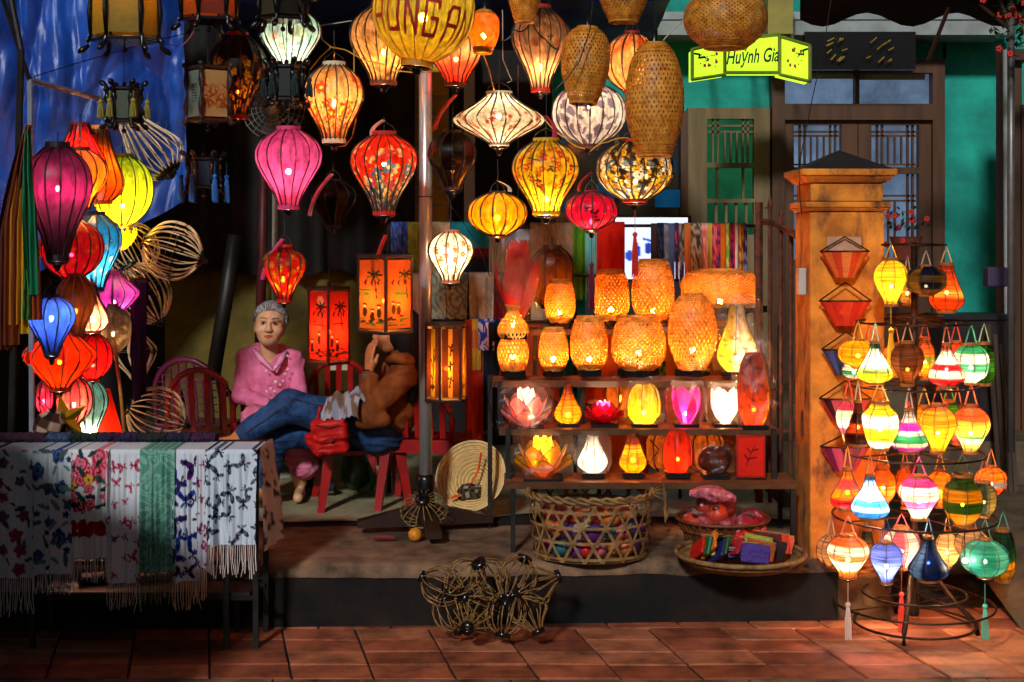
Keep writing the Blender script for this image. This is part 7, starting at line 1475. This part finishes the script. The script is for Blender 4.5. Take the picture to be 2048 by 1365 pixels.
# round tray with cloth purses
ty = thing('winnowing_tray', 'round shallow bamboo tray overhanging the step', 'tray', Vector((px_x(1484, 5.98), 6.03, FZ + .012)))
tR = .27
MB().lathe([(.0, 0), (tR * .8, .0), (tR, .05)], 40, cap=False).build('tray_bottom', STRAW if False else BK, ty, smooth=True); MB().tube(ring_pts(tR, 44, .05), .011, 6, True).build('rim', BK, ty, smooth=True); MB().tube(ring_pts(tR * .93, 44, .03), .006, 5, True).build('inner_hoop', BK, ty)
r = random.Random(12); L0 = Vector(ty.location)
PUR = (('scarlet', 'c01810'), ('emerald', '0e5a30'), ('orange', 'd86820'), ('navy', '1c2460'), ('dark green', '16401c'), ('crimson', '981420'), ('violet', '3c1c70'), ('rust', 'a04818'), ('lime', '88a030'), ('black', '181414'), ('vermilion', 'd83414'), ('maroon', '5a1018'), ('yellow', 'd0a020'), ('cobalt', '20389a'), ('plum', '4a1848'), ('coral', 'd86048'), ('cherry', 'b01028'), ('forest', '0c3820'), ('amber', 'c88018'), ('brick', '8a2818'))
spot = [(-.19, -.03, .5, .9), (-.165, -.045, .5, .95), (-.14, -.06, .52, .95), (-.115, -.075, .5, .9), (-.09, -.085, .52, .95), (-.065, -.095, .5, .9), (.04, -.13, .25, .08), (.06, -.11, .22, .1), (.05, -.09, .24, .05), (.12, -.04, .3, -.15), (.15, .0, .3, -.2), (.11, -.01, .28, -.1), (-.07, .02, .9, .3), (-.01, -.02, 1.1, .1), (.0, -.05, 1.0, -.1), (.17, .05, .4, -.2), (.13, .08, .5, -.3), (-.15, .08, .8, .5), (.0, .12, .9, .2), (.06, .15, .7, -.2)]
for i, (x, y, tl, yw) in enumerate(spot):
    nm, h = PUR[i]; root = thing('fabric_purse', '%s fabric purse lying in the round tray' % nm, 'purse', L0 + Vector((x, y, .035 + .012 * (i % 3))), (tl * (.6 if 5 < i < 12 else 1.1) + r.uniform(-.3, .2), (.5 if i < 6 else 0) + r.uniform(-.25, .25), yw + (1.0 if i < 6 else 0) + r.uniform(-.35, .35)), 'fabric purses in the tray')
    o = MB().box((0, 0, .04), (.12, .016, .08)).build('purse_body', mat('purse_' + h, h, .45, .3, 60, bump=.3), root); bev(o, .006); MB().box((0, -.0095, .062), (.116, .004, .03)).build('flap', MATS['purse_' + h], root); MB().tube([(-.06, 0, .081), (.06, 0, .081)], .0025, 5).build('piping', mat('gold_piping', 'b08030', .5, .2, 20), root)

# ---------------------------------------------------------------- fan, plants, furniture, wires and litter
fn = thing('standing_fan', 'grey electric fan half hidden behind small black lantern', 'fan', Vector((px_x(548, 8.3), 8.3, FZ + .01)))
hub = P(548, 218, 8.3) - Vector(fn.location); FG = mat('fan_grey', '8a8678', .45, .15, 15)
MB().tube([(0, 0, .02), (0, .05, hub.z)], .018, 8).build('stem', FG, fn); MB().lathe([(.2, 0), (.2, .015), (.05, .04)], 20).build('base', FG, fn)
for k in range(7): o = MB().tube([hub + Vector((.028 * (k + .5) * math.cos(a), -.05 + .04 * (k / 7) ** 2, .028 * (k + .5) * math.sin(a))) for a in np.arange(0, 6.28, .26)], .0022, 4, True).build('guard_ring', FG, fn)
for k in range(22): a = 2 * math.pi * k / 22; MB().tube([hub + Vector((.03 * math.cos(a), -.05, .03 * math.sin(a))), hub + Vector((.19 * math.cos(a), -.01, .19 * math.sin(a)))], .0016, 3).build('guard_wire', FG, fn)
for k in range(3):
    a = k * 2.09 + .4; p = lambda r_, da: hub + Vector((r_ * math.cos(a + da), -.02 + .02 * da, r_ * math.sin(a + da))); MB().add([p(.03, -.3), p(.15, -.4), p(.17, .1), p(.12, .5), p(.03, .4)], [(0, 1, 2, 3, 4)]).build('blade', mat('fan_blade', '4a4e4c', .4, .1, 10), fn)
MB().ball(hub + Vector((0, -.05, 0)), .04, 12, (1, .6, 1)).build('hub', FG, fn, smooth=True)
pt = thing('potted_plant', 'potted plant with red flowers behind the pillar', 'plant', P(1812, 520, 6.75)); r = random.Random(2)
MB().lathe([(.05, 0), (.075, .1), (.08, .11), (.07, .11)], 14).build('pot', mat('clay_pot', '5a2a18', .8, .2, 12), pt); lv = MB(); fw = MB()
for k in range(70):
    p = Vector((r.gauss(0, .06), r.gauss(0, .05), .13 + abs(r.gauss(0, .05)))); d = Vector((r.uniform(-1, 1), r.uniform(-1, 1), r.uniform(-.2, 1))).normalized() * .035; sd = d.cross(Vector((0, 0, 1))).normalized() * .009; lv.add([p, p + d * .5 + sd, p + d, p + d * .5 - sd], [(0, 1, 2, 3)])
for k in range(9):
    p = Vector((r.gauss(0, .06), r.gauss(-.02, .05), .17 + r.gauss(0, .035)))
    for q in range(5): a = q * 1.256; fw.ball(p + Vector((.008 * math.cos(a), 0, .008 * math.sin(a))), .0075, 5)
lv.build('foliage', mat('plant_leaf', '24401a', .6, .3, 20, trans=.2), pt, kind='stuff'); fw.build('flowers', mat('plant_flower', 'b01810', .6, .2, 20), pt, kind='stuff')
MB().bar((0, .02, -.5), (0, .02, 0), .1, .1).build('plinth_post', DARKWOOD, pt)
up = thing('hanging_plant', 'flowering plant hanging at the top right corner', 'plant', P(2050, 40, 7.6)); lv = MB(); fw = MB()
for k in range(160):
    p = Vector((r.gauss(0, .1), r.gauss(0, .1), r.gauss(0, .1))); d = Vector((r.uniform(-1, 1), r.uniform(-1, 1), r.uniform(-1, .4))).normalized() * .05; sd = d.cross(Vector((.1, 0, 1))).normalized() * .013; lv.add([p, p + d * .5 + sd, p + d, p + d * .5 - sd], [(0, 1, 2, 3)])
for k in range(18): p = Vector((r.gauss(-.02, .1), r.gauss(-.05, .08), r.gauss(0, .09))); [fw.ball(p + Vector((.011 * math.cos(q), 0, .011 * math.sin(q))), .01, 5) for q in (0, 1.26, 2.5, 3.8, 5)]
lv.build('foliage', MATS['plant_leaf'], up, kind='stuff'); fw.build('flowers', MATS['plant_flower'], up, kind='stuff'); MB().tube([(0, 0, 0), (0, 0, .6)], .003, 4).build('string', WIRE, up)
cb_ = thing('wooden_chest', 'dark chest beside the teal wall steps', 'cabinet', Vector((px_x(1955, 8.6), 8.75, .42))); DK = mat('dark_furniture', '1c1418', .5, .3, 8)
MB().box((0, 0, .37), (.42, .3, .74)).build('carcass', DK, cb_); MB().box((0, 0, .75), (.46, .34, .025)).build('top', DK, cb_)
for k in range(2): MB().box(((-.1, .1)[k], -.155, .37), (.18, .012, .66)).build('door', mat('dark_door', '241a1c', .45, .3, 8), cb_); 
o = MB().box((0, 0, .06), (.12, .1, .12)).build('storage_box', mat('mauve_box', '3a2c48', .6, .2, 10)); o.location = P(1990, 574, 8.6); bev(o, .01); tag(o, 'small mauve box on the dark chest', 'box')
bch = thing('plank_stack', 'narrow planks leaning beside the dark chest', 'planks', Vector((px_x(2018, 8.35), 8.35, .16)))
for k in range(4): MB().bar((.03 * k - .05, 0, 0), (.03 * k - .09 + .01 * k, .1, .98 - .06 * k), .026, .012).build('plank', mat('weathered_plank', '4a3a2a', .7, .3, 12, stretch=(1, 1, .15)), bch)
def cable(label, pts, D, r, m, sagv=0):
    Q = []
    for i in range(len(pts) - 1):
        a = P(pts[i][0], pts[i][1], pts[i][2] if len(pts[i]) > 2 else D); c = P(pts[i + 1][0], pts[i + 1][1], pts[i + 1][2] if len(pts[i + 1]) > 2 else D); seg = sag(a, c, sagv, 6); Q += seg if not Q else seg[1:]
    o = MB().tube(Q, r, 5).build('cable', m, smooth=True); return tag(o, label, 'cable', 'electric cords among the lanterns')
YC = mat('yellow_cord', 'b88a1c', .5, .15, 20); BC = BLACK; WC = mat('white_cord', 'a8a498', .5, .1, 20); RC = mat('red_cord', 'a83020', .5, .1, 20)
cable('yellow cord looping to the cream blossom lantern', [(640, 50), (644, 80), (662, 95), (690, 100), (712, 112), (730, 122), (770, 130)], 6.5, .003, YC)
cable('yellow cord from the blossom lantern up to the left', [(662, 95), (640, 115), (620, 140)], 6.5, .003, YC)
cable('yellow cord drooping beside the blossom lantern', [(708, 98), (708, 180), (712, 240), (704, 275), (690, 292), (668, 294)], 6.5, .003, YC)
cable('yellow cord across to the coral lantern', [(770, 140), (830, 146), (885, 143)], 6.55, .003, YC)
cable('pale cord strung to the damask lantern', [(640, 52), (680, 46), (704, 42)], 6.5, .003, WC)
cable('yellow cord down to the saucer lantern', [(965, 104), (978, 140), (988, 180)], 6.35, .003, YC)
cable('black cord across the short bamboo lantern', [(1188, -20), (1180, 60), (1160, 120), (1136, 155), (1108, 182)], 6.04, .003, BC)
cable('black cord between floral and bamboo lanterns', [(1066, 50), (1090, 78), (1118, 100)], 6.15, .003, BC, .01)
cable('pale cord from the squat bamboo lantern to the tallest', [(1366, 40), (1340, 66), (1326, 82)], 6.05, .003, WC)
cable('black cord behind the small tilted bamboo lantern', [(1000, 80), (1030, 60), (1060, 48)], 6.25, .003, BC, .02)
cable('pale cord with hook end by the saucer lantern', [(1005, 20), (1006, 120), (1018, 150), (1024, 162), (1014, 166)], 6.4, .0022, WC)
cable('tan cord slung to the leopard lantern', [(1090, 240), (1130, 276), (1170, 298)], 6.35, .003, YC, .01)
cable('tan cord slung to the gold floral lantern', [(1180, 304), (1215, 285), (1262, 278)], 6.3, .003, YC, -.01)
cable('black wire crossing the tent rail', [(60, 156, 6.3), (160, 125, 6.5), (300, 85, 6.6), (400, 60, 6.7)], 6.5, .0025, BC)
cable('pink cord between the palace lanterns', [(318, 78), (362, 92), (388, 62)], 6.4, .0022, mat('pink_cord', 'b04a50', .5, .1, 20), .01)
cable('black wire hanging over the pillar', [(1665, -20, 6.1), (1650, 80, 6.1), (1622, 210, 6.1), (1598, 330, 6.1), (1600, 400, 6.12), (1604, 430, 6.14)], 6.1, .0022, BC)
cable('black flex looping beside the shelf ends', [(985, 752), (976, 800), (986, 850), (998, 868), (992, 840)], 6.5, .003, BC)
cable('black flex behind the second shelf lamps', [(1075, 764), (1098, 790), (1120, 812)], 6.6, .003, BC)
cable('black flex slung behind the bottom shelf lamps', [(1300, 880), (1318, 900), (1300, 925), (1250, 905)], 6.6, .003, BC)
cable('black wires bunched beside the white post', [(880, 380), (900, 410), (930, 450), (960, 500), (980, 555)], 6.9, .0022, BC)
RBN = (('white', 995, 362, 1018, 384, 6.14, 'd8c0a8'), ('red', 912, 190, 870, 262, 6.45, 'b82818'), ('crimson', 1092, 232, 1106, 276, 6.2, 'a02040'), ('dark red', 1184, 346, 1160, 384, 6.2, '7a1018'), ('pink', 768, 240, 745, 272, 6.28, 'c88070'), ('pale pink', 664, 348, 620, 432, 6.3, 'c8988c'), ('magenta', 566, 478, 526, 560, 6.55, 'c03860'), ('scarlet', 772, 470, 755, 570, 6.3, 'b01c10'))
for nm, x0, y0, x1, y1, D, h in RBN:
    a, c = P(x0, y0, D), P(x1, y1, D); V = []
    for i in range(9):
        t = i / 8; p = a.lerp(c, t) + Vector((.02 * math.sin(t * 3) * (1 if x1 > x0 else -1), 0, 0)); V += [p + Vector((-.009, 0, .002)), p + Vector((0, -.006, 0)), p + Vector((.009, 0, -.002))]
    o = MB().add(V, [(3 * i + j, 3 * i + j + 1, 3 * i + j + 4, 3 * i + j + 3) for i in range(8) for j in (0, 1)]).build('ribbon', mat('rb_' + h, h, .5, .15, 30)); tag(o, '%s silk ribbon tied at a lantern joint' % nm, 'ribbon', 'ribbons tied between lanterns')
o = MB().ball((0, 0, .033), .033, 12, (1, 1, .95)).build('orange_fruit', mat('orange_peel', 'c87818', .5, .2, 40, bump=.2), smooth=True); o.location = Vector((px_x(830, 6.5), 6.5, FZ + .004)); tag(o, 'small orange fruit on the worn step', 'fruit')
o = MB().tube([(-.05, 0, .012), (0, .005, .014), (.05, 0, .012)], [.008, .012, .007], 6).build('red_offcut', mat('red_scrap', '6a1810', .6, .2, 20)); o.location = Vector((px_x(768, 6.52), 6.52, FZ + .004)); tag(o, 'dull red scrap lying on the worn step', 'scrap')
r = random.Random(9); b = MB()
for k in range(70):
    D = r.uniform(7.0, 8.2); x = r.uniform(540, 960); p = Vector((px_x(x, D), D, FZ + .018)); a = r.uniform(0, 3); d = Vector((math.cos(a), math.sin(a), 0)) * r.uniform(.004, .011); sd = Vector((-d.y, d.x, .001)) * .5; b.add([p - d - sd, p + d - sd * .6, p + d + sd, p - d + sd], [(0, 1, 2, 3)])
tag(b.build('paper_scraps', mat('scraps', 'b87820', .7, .4, 60, col2='d8a040')), 'tiny orange paper scraps littering the shop floor', 'litter', kind='stuff')
for i, (x, D, h) in enumerate(((240, 5.98, '8a8a90'), (300, 6.0, '6a5a50'), (200, 5.97, '3a3438'))):
    o = MB().box((0, 0, .02), (.16, .09, .03)).build('folded_bag', mat('undertable_' + h, h, .5, .3, 20)); o.location = Vector((px_x(x, D), D, .221)); o.rotation_euler = (0, 0, .2 * i); bev(o, .01); tag(o, ('pale', 'brown', 'black')[i] + ' folded package on the shelf under the table', 'package', 'packages under the table')
# unseen handcart added beyond the frame; its outline is shaped to shade the scarves
ct = thing('covered_handcart', 'tall market handcart under a dark cover parked on the road', 'cart', (-2.3, 3.9, -.13))
out_ = [(-3.4, .25), (-1.58, .25), (-1.56, 1.1), (-1.6, 1.32), (-1.75, 1.44), (-2.0, 1.54), (-2.2, 1.66), (-2.38, 1.86), (-2.8, 2.0), (-3.4, 2.0)]; V = []
for j in range(7):
    y = 3.6 + .1 * j; k = 1 - .06 * abs(j - 3) / 3
    V += [(-2.4 + (x + 2.4) * k + .012 * math.sin(y * 30 + z * 5) + 2.3, y - 3.9, z * (k if z > .3 else 1) + .13) for x, z in out_]
n = len(out_); MB().add(V, [(j * n + i, j * n + (i + 1) % n, (j + 1) * n + (i + 1) % n, (j + 1) * n + i) for j in range(6) for i in range(n)] + [tuple(range(n))[::-1], tuple(6 * n + i for i in range(n))]).build('cover', mat('cart_cover', '1a2420', .7, .3, 6, bump=.3), ct)
for x in (-.6, .4):
    for y in (-.28, .28): MB().tube([Vector((x + .2 * math.cos(a), y, .2 + .2 * math.sin(a))) for a in np.arange(0, 6.28, .3)], .025, 6, True).build('wheel', BLACK, ct)
MB().tube([(-.9, -.2, .55), (-1.4, -.2, .62)], .018, 6).build('handle', STEEL, ct)
